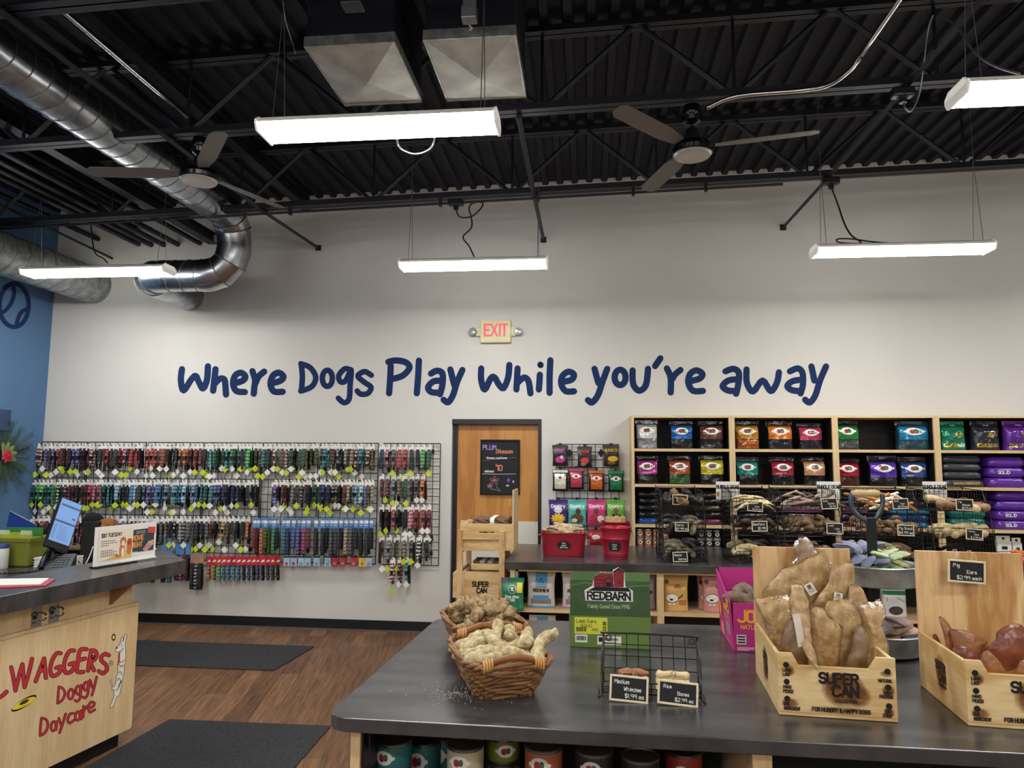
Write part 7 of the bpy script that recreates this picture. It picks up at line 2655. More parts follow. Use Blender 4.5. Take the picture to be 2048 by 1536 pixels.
# ================================================================ pine rack beside the door
RYF = 5.72
X8 = lambda cx, cy, y=RYF: aY(880 + .2865 * cx, 820 + .2865 * cy, y)
t = thing('pine_rack', 'two-post pine display rack standing before the wooden door', 'rack', (X8(285, 1200).x, RYF, 0))
o = V(t.location)
RD2 = .42
xa, xb_ = X8(121, 900).x, X8(413, 900).x
pw = X8(159, 900).x - xa
ztp, zt2 = X8(140, 840).z, X8(433, 832).z
for x in (xa, xb_):
    for y in (RYF, RYF + RD2):
        MB(o).b2((x, y, 0), (x + pw, y + .03, ztp)).build('post', M_PINE, t, bevel=.002)
for z0, z1 in ((X8(0, 900).z, X8(0, 855).z), (X8(0, 978).z, X8(0, 962).z), (.1, .14)):
    MB(o).b2((xa + pw, RYF + .003, z0), (xb_, RYF + .022, z1)).build('rail', M_PINEH, t, bevel=.001)
    MB(o).b2((xa + pw, RYF + RD2 + .003, z0), (xb_, RYF + RD2 + .022, z1)).build('rail', M_PINEH, t)
zs3 = [X8(0, 978).z, X8(0, 1110).z - .005, X8(0, 1345).z]
for z in zs3:
    for x in (xa, xb_):
        MB(o).b2((x + .005, RYF + .0305, z - .03), (x + .025, RYF + RD2 - .0005, z - .004)).build('runner', M_PINEY, t)


def rackcrate(x0, x1, z0, z1, lab, panel=None, brand=None):
    y0, y1 = RYF + .035, RYF + RD2 - .01
    if panel:
        y0 = RYF + .033
    t = thing('rack_crate', lab, 'crate', ((x0 + x1) / 2, y0, z0))
    o = V(t.location)
    T = .014
    MB(o).b2((x0, y0, z0), (x1, y0 + T, z1)).build('side_board', M_PINEH, t, bevel=.001)
    MB(o).b2((x0, y1 - T, z0), (x1, y1, z1)).build('side_board', M_PINEH, t, bevel=.001)
    MB(o).b2((x0, y0 + T, z0), (x0 + T, y1 - T, z1 - .02)).build('front_board', M_PINEY, t)
    MB(o).b2((x1 - T, y0 + T, z0), (x1, y1 - T, z1)).build('end_board', M_PINEY, t)
    MB(o).b2((x0 + T, y0 + T, z0), (x1 - T, y1 - T, z0 + .012)).build('base_board', M_PINEH, t)
    if panel:
        MB(o).b2((x1 - T - .001, y0 + T + .001, z1 - .02), (x1 - .002, y1 - T - .001, panel)).build('tall_panel', wood('pale_ply', 'd8c9a4', 'bda57c', 1.6, (6, 6, .8), 2), t)
    f = FRONT((0, -.0008, (z1 - z0) * .0))
    mb = MB()
    if brand == 'full':
        w_ = x1 - x0
        write(mb, 'SUPER', w_ * -.02, (z1 - z0) * .52, .036, f, .27, sx=.85)
        write(mb, 'CAN', w_ * .02, (z1 - z0) * .32, .036, f, .27, sx=.9)
        write(mb, 'COLLECTION', w_ * .02, (z1 - z0) * .24, .01, f, .26, sx=.8)
        mb.build('brand_lettering', M_BURN, t)
    elif brand == 'top':
        write(mb, 'SUPER CAN', 0, (z1 - z0) * .62, .016, f, .34, round_=False, sx=1.0)
        mb.build('brand_lettering', M_BURN, t)
    return t


zA0, zA1 = X8(0, 945).z + .0, X8(300, 796).z
rc1 = rackcrate(X8(135, 870).x, X8(512, 870).x, zs3[0] + .0, zA1, 'top pine crate on the rack with a tall side panel, holding braided chews', aY(1019, 981, RYF).z, 'top')
rc2 = rackcrate(X8(195, 1100).x + .02, X8(410, 1100).x, zs3[1] - .0, X8(230, 1076).z, 'middle pine crate on the rack holding dark wrapped sticks')
rc3 = rackcrate(xa + pw + .004, xb_ - .004, zs3[2], X8(160, 1112).z - .02, 'bottom pine crate on the rack with large burnt black lettering', None, 'full')
mb = MB(o); mb.b2((X8(85, 1140).x, RYF + .03, X8(85, 1315).z), (xa - .002, RYF + .28, X8(85, 1140).z)); mb.build('side_block', M_PINEH, t, bevel=.002)
M_BRAID = mat('braided_chew', '6b5138', .6, var=.3, scale=30, bump=.4, bscale=60)
for k in range(8):
    z = zA1 - .03 + .03 * (k // 4)
    y = RYF + .1 + .08 * (k % 4)
    cx = (X8(215, 0).x + X8(485, 0).x) / 2
    tt = thing('braided_chew', 'brown braided chew with paper band, %s in the top crate of the rack' % ('on top' if k > 3 else 'underneath'), 'dog chew', (cx, y, z), random.uniform(-.1, .1), 'braided chews in the rack crate')
    mb = MB()
    for ph in (0, PI):
        pth = [(-.145 + .29 * i / 14, .014 * math.cos(ph + i * .8), .014 * math.sin(ph + i * .8) + .012) for i in range(15)]
        mb.tube(catmull(pth, 2), .0155, 7)
    mb.build('braid', M_BRAID, tt, smooth=True)
    mb = MB(); mb.tube([(.0, 0, .012), (.035, 0, .012)], .0335, 12, cap=False); mb.build('paper_band', M_CARD, tt)
for k in range(6):
    x0, x1 = X8(235, 0).x, X8(410, 0).x
    z = X8(0, 1076).z - .02 + .028 * (k // 3)
    tt = thing('wrapped_stick', 'dark wrapped stick chew with white labels, %s layer in the middle rack crate' % ('upper' if k > 2 else 'lower'), 'dog chew', ((x0 + x1) / 2, RYF + .09 + .09 * (k % 3), z), random.uniform(-.06, .06), 'wrapped sticks in the rack crate')
    MB().tube([(-.105, 0, .0), (.105, 0, 0)], .016, 10).build('stick', c('dark_stick', '4a2f1e'), tt, smooth=40)
    mb = MB()
    for xx in (-.03, .035):
        mb.tube([(xx - .02, 0, 0), (xx + .02, 0, 0)], .0168, 10, cap=False)
    mb.build('label', mat('grey_label', 'a8a49c', .5, scale=120, col2='6a6762'), tt)
# little star and blue tufts on the tall panel
p = aY(1016, 1005, RYF + .1)
mb = MB()
mb.prism([(.03 * (1 if k % 2 == 0 else .45) * math.cos(2 * PI * k / 10), .03 * (1 if k % 2 == 0 else .45) * math.sin(2 * PI * k / 10)) for k in range(10)], .003, lambda x, y, h: V((h, x, y)))
s = mb.build('star_tag', M_LIME)
s.location = (X8(485, 0).x - .006, RYF + .12, p.z)
tag(s, 'small yellow star tag on the tall panel of the rack', 'tag')
# ================================================================ reception counter
LZ = 1.07
P0 = V((-2.602, 4.48, 0))
DD = V((-.147, -.989, 0)).normalized()
NN = V((.989, -.147, 0)).normalized()
rc = thing('reception_counter', 'light maple reception counter with dark top and red lettering on its front', 'counter', (-3.0, 3.9, 0))
o = V(rc.location)


def rp_(s, b, z):
    """s metres towards the viewer along the front, b metres back from the slab edge"""
    return P0 + DD * s - NN * b + V((0, 0, z))


mb = MB(o)
poly = [rp_(0, 0, 0), rp_(2.7, 0, 0), rp_(2.7, .486, 0), rp_(-.38, .486, 0), rp_(-.352, .45, 0)]
mb.prism([(p.x, p.y) for p in poly], .085, lambda x, y, h: V((x, y, LZ - .085 + h)))
mb.build('worktop', M_LAM, rc, bevel=.002)


def rbox(mb, s0, s1, b0, b1, z0, z1):
    return mb.hexa([rp_(s, b, z) for z in (z0, z1) for b in (b0, b1) for s in (s0, s1)])


PB = .13
Pp = rp_(0, PB, 0)
ipx = lambda u, v, off=0: aP(u, v, Pp + NN * off, NN)
sof = lambda p: (p - P0).dot(DD)
zb = ipx(262.7, 1456).z
s0 = sof(ipx(266, 1380))
zg = ipx(200, 1229).z
M_MAPLEV = wood('maple_front', 'e6cda4', 'd6b686', 1.4, (7, 7, .7), 1.0, .42)
rbox(MB(o), s0, 2.6, PB, PB + .02, zb, zg - .006).build('front_panel', M_MAPLEV, rc, bevel=.001)
rbox(MB(o), s0 - .03, 2.6, PB + .0205, PB + .04, zb, zg + .012).build('backing_panel', M_MAPLEV, rc)
rbox(MB(o), s0 + .01, 2.6, PB + .0405, PB + .06, zg - .1, LZ - .086).build('upper_panel', M_MAPLEV, rc)
rbox(MB(o), s0, s0 + .03, PB + .0605, .47, zb, LZ - .086).build('end_panel', M_MAPLEV, rc)
rbox(MB(o), s0 + .03, 2.6, .44, .46, .1, LZ - .086).build('inner_panel', M_MAPLEV, rc)
rbox(MB(o), s0 + .04, 2.6, PB + .05, .44, 0, zb).build('kick', M_BASE, rc)
# angled support bracket under the overhang
sb = sof(ipx(236, 1190))
mb = MB(o)
mb.hexa([rp_(sb, .03, LZ - .086), rp_(sb + .02, .03, LZ - .086), rp_(sb, PB + .04, LZ - .086), rp_(sb + .02, PB + .04, LZ - .086),
         rp_(sb, .03, LZ - .0855), rp_(sb + .02, .03, LZ - .0855), rp_(sb, PB + .04, LZ - .0855), rp_(sb + .02, PB + .04, LZ - .0855)])
mb2 = MB(o)
mb2.add([rp_(sb, .02, LZ - .0865), rp_(sb, PB + .04, LZ - .0865), rp_(sb, PB + .04, zg + .03), rp_(sb + .02, .02, LZ - .0865), rp_(sb + .02, PB + .04, LZ - .0865), rp_(sb + .02, PB + .04, zg + .03)], [(0, 1, 2), (3, 5, 4), (0, 3, 4, 1), (1, 4, 5, 2), (2, 5, 3, 0)])
mb2.build('bracket', mat('maple_brown_edge', '9a6f44', .5, var=.1), rc)
# two drawer pulls on steel plates with paw prints
for u0, u1, v0, v1 in ((64, 81, 1216, 1265), (99, 116, 1205, 1254)):
    pa = aP(u0, v0, rp_(0, PB + .04, 0), NN)
    pb = aP(u1, v1, rp_(0, PB + .04, 0), NN)
    sa, sb_ = sof(pa), sof(pb)
    z1_, z0_ = pa.z, max(pb.z, zg + .014)
    mb = MB(o)
    rbox(mb, sa, sb_, PB + .0385, PB + .0404, z0_, z1_)
    s = mb.build('latch_plate', mat('brushed_steel', 'a9abae', .35, .8, stretch=(40, 40, 2)), rc)
    sm = (sa + sb_) / 2
    mb = MB(o)
    d_ = (sb_ - sa)
    q = sm + d_ * .22
    mb.tube(catmull([rp_(q, PB + .038, z1_ - .03), rp_(q, PB - .0, z1_ - .035), rp_(q + .004, PB - .012, (z0_ + z1_) / 2), rp_(q, PB, z0_ + .035), rp_(q, PB + .038, z0_ + .03)], 5), .0045, 8)
    mb.build('handle', mat('bright_handle', 'b8b4aa', .2, 1), s, smooth=True)
    fr = lambda x, y, h=0: rp_(sm - d_ * .22 * 1 - x * 1, PB + .0378 - h, y)
    mb = MB(o)
    zc = z0_ + (z1_ - z0_) * .55
    disc(mb, 0, zc - .006, .013, .012, fr)
    for k, (x, y) in enumerate(((-.016, .008), (-.006, .018), (.006, .018), (.016, .008))):
        disc(mb, x, zc + y, .005, .007, fr)
    rect(mb, -.012, zc - .036, .012, zc - .031, fr)
    mb.build('paw_print', M_INK, s)

# ---- the painted sign on the front panel
CW = .1953
frp = lambda u, v, h=0: ipx(CW * u, 1180 + CW * v, .0004 + h)
M_SIGNR = mat('sign_red', 'c22f3c', .5, var=.06)
M_SIGNB = mat('sign_black', '1a0f10', .5)
M_SIGNY = mat('sign_yellow', 'ecd23c', .5, var=.05)
M_SIGNW = mat('sign_white', 'efe9dc', .5, var=.03)


def ellc(cx, cy, rx, ry, rot=0, n=14):
    return [(cx + rx * math.cos(t_) * math.cos(rot) - ry * math.sin(t_) * math.sin(rot), cy + rx * math.cos(t_) * math.sin(rot) + ry * math.sin(t_) * math.cos(rot)) for t_ in [2 * PI * k / n for k in range(n + 1)]]


big = [[(115, 790), (140, 910), (158, 1030)], [(158, 1030), (195, 880), (230, 760)], [(230, 760), (240, 880), (252, 995)], [(252, 995), (295, 850), (328, 705)],
       [(365, 935), (410, 815), (452, 700)], [(452, 700), (462, 800), (470, 900)], [(405, 832), (466, 812)],
       [(622, 648), (580, 650), (535, 720), (515, 810), (530, 875), (580, 870), (615, 830), (622, 785), (575, 798)],
       [(760, 620), (715, 625), (675, 690), (655, 780), (672, 845), (725, 838), (755, 795), (760, 748), (712, 762)],
       [(888, 606), (822, 615), (800, 720), (790, 832), (855, 838)], [(808, 718), (872, 702)],
       [(935, 625), (915, 725), (902, 825)], [(932, 618), (975, 625), (990, 665), (965, 715), (925, 735), (962, 822)],
       [(1115, 668), (1075, 655), (1035, 690), (1045, 730), (1085, 765), (1095, 815), (1055, 852), (1012, 830)], [(-60, 1130), (20, 1085), (68, 1042)]]
med = [[(603, 990), (596, 1075), (590, 1160)], [(603, 990), (645, 1010), (665, 1060), (640, 1125), (590, 1160)], ellc(725, 1066, 27, 50, .15), ellc(800, 1025, 24, 42, .1), [(832, 975), (826, 1060), (815, 1115), (790, 1140), (768, 1130)],
       ellc(880, 985, 23, 42, .1), [(910, 935), (906, 1020), (895, 1075), (870, 1105), (846, 1094)], [(922, 922), (945, 998)], [(990, 890), (968, 985), (942, 1078)],
       [(425, 1310), (415, 1400), (410, 1492)], [(425, 1310), (475, 1330), (490, 1395), (460, 1460), (410, 1492)], ellc(548, 1395, 25, 48, .12), [(582, 1345), (576, 1430)], [(602, 1315), (630, 1390)], [(672, 1270), (645, 1360), (610, 1462)],
       [(748, 1262), (712, 1275), (694, 1330), (712, 1362), (756, 1335)], ellc(796, 1290, 24, 44, .1), [(832, 1235), (834, 1322)], [(856, 1190), (852, 1300)], [(858, 1235), (898, 1188)], [(908, 1215), (955, 1190), (965, 1155), (930, 1150), (908, 1195), (920, 1250), (972, 1225)]]
mb, mb2 = MB(o), MB(o)
for lst, w0, w1 in ((big, 44, 32), (med, 28, 18)):
    for ln in lst:
        c_ = [(p.x, p.y) for p in catmull([(x, y, 0) for x, y in ln], 4)]
        mb.stroke(c_, w0, frp, 0)
        mb2.stroke(c_, w1, frp, .0006)
for k in range(0):
    pass
g = mb.build('sign_outline', M_SIGNB, rc)
mb2.build('sign_lettering', M_SIGNR, rc)
mb = MB(o)
for cx, cy, s in ((437, 780, 1), (955, 690, 1.2)):
    disc(mb, cx, cy + 8 * s, 13 * s, 11 * s, frp, .0012)
    for k in range(4):
        disc(mb, cx + (-17 + 11 * k) * s, cy - (8 + 5 * (k in (1, 2))) * s, 5 * s, 7 * s, frp, .0012)
mb.stroke(ellc(1137, 750, 18, 27), 4, frp, .0003)
mb.stroke([(1132, 762), (1132, 738), (1142, 742), (1134, 750), (1143, 762)], 3, frp, .0003)
mb.build('sign_paw_print', M_SIGNB, rc)
for (cx, cy, rx, ry, rot) in ((245, 1160, 150, 40, -.56), (1164, 484, 21, 37, .1)):
    q = [(x, y) for x, y in ellc(cx, cy, rx, ry, rot, 28)][:-1]
    q2 = [(cx + (x - cx) * (1 - 9 / rx), cy + (y - cy) * (1 - 9 / min(rx, ry))) for x, y in q]
    mb = MB(o); mb.add([frp(x, y, 0) for x, y in q], [tuple(range(28))]); mb.build('disc_outline', M_SIGNB, rc)
    mb = MB(o); mb.add([frp(x, y, .0006) for x, y in q2], [tuple(range(28))]); mb.build('flying_disc', M_SIGNY, rc)
mb = MB(o); mb.add([frp(x, y, .0012) for x, y in ellc(248, 1148, 55, 17, -.5, 20)[:-1]], [tuple(range(20))]); mb.build('disc_slot', mat('olive_slot', '3a3a14', .6), rc)
# the leaping dog drawn at the right of the lettering
dog = [([(1255, 560), (1255, 600), (1258, 680), (1255, 740)], 58), ([(1250, 560), (1235, 590), (1205, 610)], 50), ([(1240, 770), (1238, 840), (1228, 890)], 62), ([(1225, 890), (1215, 960), (1200, 1030), (1195, 1060)], 62),
       ([(1188, 1070), (1168, 1130), (1142, 1190)], 26), ([(1253, 545), (1250, 515), (1254, 490)], 18), ([(1270, 545), (1280, 500), (1288, 465)], 22), ([(1150, 1000), (1140, 960), (1135, 925)], 10), ([(1160, 1010), (1190, 980), (1210, 930)], 24)]
mb, mb2 = MB(o), MB(o)
for ln, w_ in dog:
    c_ = [(p.x, p.y) for p in catmull([(x, y, 0) for x, y in ln], 4)]
    mb.stroke(c_, w_ + 8, frp, .0)
    mb2.stroke(c_, w_ - 2, frp, .0006)
mb.build('dog_outline', M_SIGNB, rc)
mb2.build('dog_drawing', M_SIGNW, rc)
for ln in ([(1192, 590), (1200, 600)], [(1215, 655), (1245, 620), (1262, 595)], [(1225, 740), (1255, 735), (1275, 712)], [(1222, 760), (1235, 790), (1250, 770), (1262, 785)], [(1215, 850), (1232, 835), (1250, 868)], [(1200, 930), (1218, 905), (1240, 935)], [(1210, 990), (1240, 930)], [(1190, 1030), (1215, 1000), (1245, 930)]):
    mb = MB(o)
    mb.stroke([(p.x, p.y) for p in catmull([(x, y, 0) for x, y in ln], 4)], 6, frp, .0012)
    mb.build('dog_line', M_SIGNB, rc)
mb = MB(o)
disc(mb, 1196, 594, 9, 9, frp, .0013)
mb.build('dog_nose', M_SIGNB, rc)
mb = MB(o)
disc(mb, 1247, 563, 4, 7, frp, .0013)
mb.build('dog_eye', M_SIGNB, rc)
mb = MB(o); mb.stroke([(1218, 660), (1216, 720), (1208, 765)], 12, frp, .0011); mb.build('dog_tongue', M_SIGNR, rc)

# ================================================================ things on the reception counter
pA, pB = aZ(185, 1137, LZ), aZ(309, 1117, LZ)
u_ = pB - pA
rz = math.atan2(u_.y, u_.x)
SW, SH = u_.length, aP(191, 1055, pA, V((-u_.y, u_.x, 0))).z - LZ
t = thing('sign_holder', 'white card holder reading $10 Tuesday standing on the reception counter', 'sign', (pA + pB) / 2, rz)
hx = SW / 2
MB().b2((-hx, -.002, .008), (hx, .002, SH)).build('white_board', M_WHITE, t, bevel=.001)
MB().b2((-hx, -.03, .0005), (hx * .3, .03, .009)).build('foot', M_BLACK, t, bevel=.002)
MB().b2((-hx * .2, -.016, .0095), (hx, -.0022, .016)).build('lip', M_WHITE, t)
cx = lambda a: -hx + SW * (a - 945) / 635      # crop columns
cz = lambda b, a=980: SH * (1 - (b - (545 - (a - 980) * .09)) / (415 - (a - 980) * .075))
M_CREAMC2 = mat('cream_poster', 'efe4d2', .6, var=.02)
f1, f2, f3, f4 = (FRONT((0, -y, 0)) for y in (.0022, .0030, .0036, .0042))
xr0, xr1 = hx * .1, hx * .93
zt, zb_ = SH * .88, SH * .16
mb = MB(); rect(mb, xr0, zb_ + .02, xr1, zt - .01, f1); mb.build('dark_poster', mat('poster_slate', '3a4149', .6), t)
mb = MB(); write(mb, 'MOVIE', hx * .38, SH * .56, SH * .12, f2, .22, sx=.8); write(mb, 'NIGHT', hx * .34, SH * .38, SH * .12, f2, .22, sx=.8); mb.build('poster_title', mat('poster_orange', 'e09a4a', .6), t)
mb = MB()
for k in range(2):
    rect(mb, hx * .3, SH * (.78 - .045 * k), hx * .62, SH * (.79 - .045 * k), f2)
rect(mb, hx * .2, SH * .25, hx * .38, SH * .262, f2)
mb.build('poster_print', M_CARD, t)
mb = MB(); mb.prism([(hx * .7, SH * .72), (hx * .96, SH * .7), (hx * .96, SH * .86), (hx * .7, SH * .88)], .0004, f2); mb.build('ticket', mat('ticket_red', 'd8564a', .6), t)
mb = MB(); mb.prism([(hx * .55, SH * .3), (hx * .68, SH * .22), (hx * .92, SH * .4), (hx * .92, SH * .52), (hx * .75, SH * .5)], .0004, f2); mb.build('candy_strip', mat('candy_pink', 'e3c0bd', .6, scale=120, col2='a8544c'), t)
mb = MB(); rect(mb, -hx * .88, SH * .14, hx * .2, SH * .9, f3); mb.build('cream_poster', M_CREAMC2, t)
mb = MB()
write(mb, '$10 TUESDAY', -hx * .8, SH * .73, SH * .085, f4, .2, center=False, sx=.82)
for k, (a, l) in enumerate(((.62, .45), (.565, .55), (.51, .3), (.38, .4), (.335, .5), (.29, .45), (.245, .5))):
    for j in range(int(l * 16)):
        rect(mb, -hx * (.8 - j * .062), SH * a, -hx * (.8 - j * .062 - .045), SH * (a + .018), f4)
mb.build('poster_text', M_INK, t)
mb = MB(); mb.prism([(-hx * .85, SH * .15), (hx * .18, SH * .15), (hx * .18, SH * .28), (-hx * .05, SH * .34), (-hx * .3, SH * .26), (-hx * .6, SH * .17)], .0003, f4); mb.build('poster_ground', mat('poster_sand', 'e9bf6a', .6), t)
f5, f6 = FRONT((0, -.0048, 0)), FRONT((0, -.0054, 0))
mb = MB()
disc(mb, -hx * .12, SH * .58, hx * .1, SH * .11, f5); disc(mb, -hx * .14, SH * .36, hx * .09, SH * .17, f5); disc(mb, hx * .09, SH * .42, hx * .09, SH * .2, f5); disc(mb, hx * .09, SH * .55, hx * .09, SH * .09, f5)
mb.stroke([(-hx * .2, SH * .22), (-hx * .3, SH * .2), (-hx * .32, SH * .27)], .012, f5)
mb.build('poster_dogs', mat('poster_tan', 'cf7a44', .6, var=.1), t)
mb = MB(); disc(mb, -hx * .12, SH * .53, hx * .05, SH * .07, f6); disc(mb, -hx * .12, SH * .3, hx * .05, SH * .12, f6)
for k in range(6):
    disc(mb, hx * (.0 + .05 * (k % 3)), SH * (.72 + .06 * (k // 3)), hx * .02, SH * .02, f6, n=8)
mb.build('poster_white', M_SIGNW, t)

# red folder with papers at the left end of the ledge
fo = aZ(30, 1166, LZ)
t = thing('paper_folder', 'white papers on a red folder lying on the reception counter', 'papers', (fo.x, fo.y, LZ))
o2 = V(t.location)
C3 = lambda x, y, z=LZ: aZ(CW * x, 950 + CW * y, z)
mb = MB(o2); mb.prism([(p.x, p.y) for p in (C3(-250, 1085), C3(572, 1070), C3(468, 1142), C3(-250, 1175))], .005, lambda x, y, h: V((x, y, LZ + .0008 + h))); mb.build('red_folder', mat('folder_red', 'a82a40', .5), t)
mb = MB(o2); mb.prism([(p.x, p.y) for p in (C3(-250, 1082), C3(500, 1072), C3(410, 1134), C3(-250, 1150))], .003, lambda x, y, h: V((x, y, LZ + .006 + h))); mb.build('white_sheets', M_CARD, t)

# ---- the desk behind the ledge
DZ_ = .80
t = thing('office_desk', 'dark-topped staff desk behind the reception ledge', 'desk', (-4.4, 5.8, 0))
o2 = V(t.location)
MB(o2).prism([(-5.86, 5.02), (-3.5, 5.02), (-4.6, 6.75), (-5.86, 6.75)], .04, lambda x, y, h: V((x, y, DZ_ - .04 + h))).build('desk_top', M_LAM, t, bevel=.002)
for xq, ya, yb_ in ((-5.8, 5.1, 6.7), (-4.7, 5.6, 6.7), (-3.75, 5.1, 5.3)):
    MB(o2).b2((xq, ya, .0), (xq + .03, yb_, DZ_ - .041)).build('desk_side', M_MAPLE, t)
p0, p1 = aY(72, 1094, 6.4), aY(188, 1094, 6.4)
t = thing('desk_shelf', 'low brown wooden shelf at the back of the staff desk', 'shelf', ((p0.x + p1.x) / 2, 6.5, DZ_))
hw = (p1.x - p0.x) / 2
hz = p0.z - DZ_
M_BRW = wood('brown_shelf', '8a6a48', '6e5034', 2, (.8, 6, 6), 2)
MB().b2((-hw, -.1, hz - .02), (hw, .1, hz)).build('shelf_top', M_BRW, t)
MB().b2((-hw, -.1, 0), (-hw + .02, .1, hz - .0205)).build('shelf_side', M_BRW, t)
MB().b2((hw - .02, -.1, 0), (hw, .1, hz - .0205)).build('shelf_side', M_BRW, t)
MB().b2((-hw + .02, .08, 0), (hw - .02, .1, hz - .0205)).build('shelf_back', M_BRW, t)
shz, shx = DZ_ + hz, (p0.x + p1.x) / 2
# plush toys on that shelf
M_PLB, M_PLBR = mat('black_plush', '0e0d0f', .95, var=.3, scale=60, bump=.6, bscale=120), mat('brown_plush', '8a5a32', .95, var=.2, scale=60, bump=.6, bscale=120)
c0 = aY(187, 1040, 6.45)
t = thing('plush_toy', 'black plush dog sitting behind the monitor', 'plush toy', (c0.x, 6.45, shz))
r_ = .075
MB().ball((0, 0, .085), .085, 16, 10, (1, .85, 1.0)).lump([(-.05, 0, .05), (0, 0, .12), (.0, 0, c0.z - shz)], [.06, .07, .06], 12, 4, .05, 40).build('body', M_PLB, t, smooth=True)
MB().ball((0, -.005, c0.z - shz), r_, 18, 12, (1.05, .9, .95)).build('head', M_PLB, t, smooth=True)
for sx in (-1, 1):
    MB().lump([(sx * .05, 0, c0.z - shz + .05), (sx * .085, -.01, c0.z - shz + .0), (sx * .08, -.01, c0.z - shz - .04)], [.018, .026, .02], 8, 4, .05, 30).build('ear', M_PLB, t, smooth=True)
c1_ = aY(217, 1046, 6.3)
t = thing('plush_toy', 'brown plush dog peeking above the $10 Tuesday sign', 'plush toy', (c1_.x, 6.3, DZ_))
H_ = c1_.z - DZ_
MB().lump([(0, 0, .06), (0, 0, .15), (0, 0, H_ - .05)], [.08, .09, .06], 14, 5, .04, 40).build('body', M_PLBR, t, smooth=True)
MB().ball((0, 0, H_ - .02), .078, 18, 12, (1.05, .95, .85)).lump([(0, -.06, H_ - .03), (0, -.1, H_ - .035)], [.032, .026], 10, 4, .04, 30).build('head', M_PLBR, t, smooth=True)
for sx in (-1, 1):
    MB().lump([(sx * .06, 0, H_ + .02), (sx * .095, -.01, H_ - .03), (sx * .09, -.01, H_ - .07)], [.018, .028, .02], 8, 4, .05, 30).build('ear', mat('dark_brown_plush', '6e4526', .95, var=.2), t, smooth=True)

# monitor
BLm, BRm, TLm = aY(90, 1091, 5.45), aY(135, 1106, 5.62), aY(117, 990, 5.62)
ux = (BRm - BLm)
MWd = ux.length
ux.normalize()
uy = TLm - BLm
MHt = uy.length
uy = (uy - ux * uy.dot(ux)).normalized()
un = ux.cross(uy).normalized()
if un.y > 0:
    un = -un
t = thing('computer_monitor', 'tilted black computer monitor with a pale blue screen on the staff desk', 'monitor', BLm)
o2 = V(BLm)
fm = lambda x, y, h=0: o2 + ux * x + uy * y + un * h


def fbox(mb, x0, x1, y0, y1, h0, h1, f=fm):
    return mb.hexa([f(x, y, h) for h in (h0, h1) for y in (y0, y1) for x in (x0, x1)])


fbox(MB(o2), 0, MWd, 0, MHt, -.035, 0).build('casing', M_BLACK, t, bevel=.003)
M_SCR = emis('screen_blue', '6f93c8', .12)
mb = MB(o2); fbox(mb, .008, MWd - .008, MHt * .13, MHt - .01, .0005, .0012); s = mb.build('screen', M_SCR, t)
fm2 = lambda x, y, h=0: fm(x, y, h + .0016)
mb = MB(o2)
rect(mb, MWd * .1, MHt * .84, MWd * .95, MHt * .88, fm2, 0)
rect(mb, .008, MHt * .51, MWd - .008, MHt * .55, fm2, 0)
for k in range(7):
    rect(mb, MWd * .1, MHt * (.2 + .04 * k), MWd * .2, MHt * (.215 + .04 * k), fm2, 0)
    rect(mb, MWd * .3, MHt * (.2 + .04 * k), MWd * (.8 - .03 * k), MHt * (.207 + .04 * k), fm2, 0)
rect(mb, MWd * .72, MHt * .63, MWd * .88, MHt * .66, fm2, 0)
mb.build('screen_rows', emis('screen_grey', '4d5f80', .06), s)
ft = fm(MWd * .5, 0, -.07)
ft.z = DZ_
mb = MB(o2)
mb.tube([fm(MWd * .5, MHt * .4, -.035), fm(MWd * .5, MHt * .3, -.07), V((ft.x, ft.y, DZ_ + .012))], .018, 8)
mb.build('stand_neck', M_BLACK, t)
MB(o2).lathe([(0, .001), (.1, .001), (.1, .008), (.02, .014), (0, .014)], 24, (ft.x, ft.y, DZ_)).build('stand_base', M_BLACK, t, smooth=40)
# second screen seen edge on
p0, p1 = aY(163, 1044, 5.9), aY(180, 1133, 5.9)
t = thing('computer_monitor', 'black upright screen seen from behind next to the $10 Tuesday sign', 'monitor', ((p0.x + p1.x) / 2, 5.9, DZ_))
w_, h_ = (p1.x - p0.x), p0.z - DZ_
MB().hexa([(-w_ / 2, .0, .06), (w_ / 2, .07, .06), (-w_ / 2, .03, .06), (w_ / 2, .1, .06), (-w_ / 2 + .01, 0, h_), (w_ / 2 + .01, .07, h_), (-w_ / 2 + .01, .03, h_), (w_ / 2 + .01, .1, h_)]).build('casing', M_BLACK, t, bevel=.004)
MB().b2((-.02, .06, .006), (.02, .09, h_ * .6)).build('stand_neck', M_BLACK, t)
MB().b2((-.07, .0, .0005), (.07, .16, .006)).build('stand_base', M_BLACK, t, bevel=.002)
cordthing('cable', [aY(150, 1110, 5.8), aY(157, 1122, 5.8), aY(162, 1135, 5.75), aY(150, 1140, 5.7)], .004, M_BLACK, 'black cable curling down beside the dark upright screen', 'cable')
cordthing('cable', [aY(186, 1093, 5.7), aY(180, 1110, 5.65), aY(172, 1126, 5.6), aY(160, 1139, 5.55)], .0035, M_WHITE, 'white cable hanging left of the $10 Tuesday sign', 'cable')

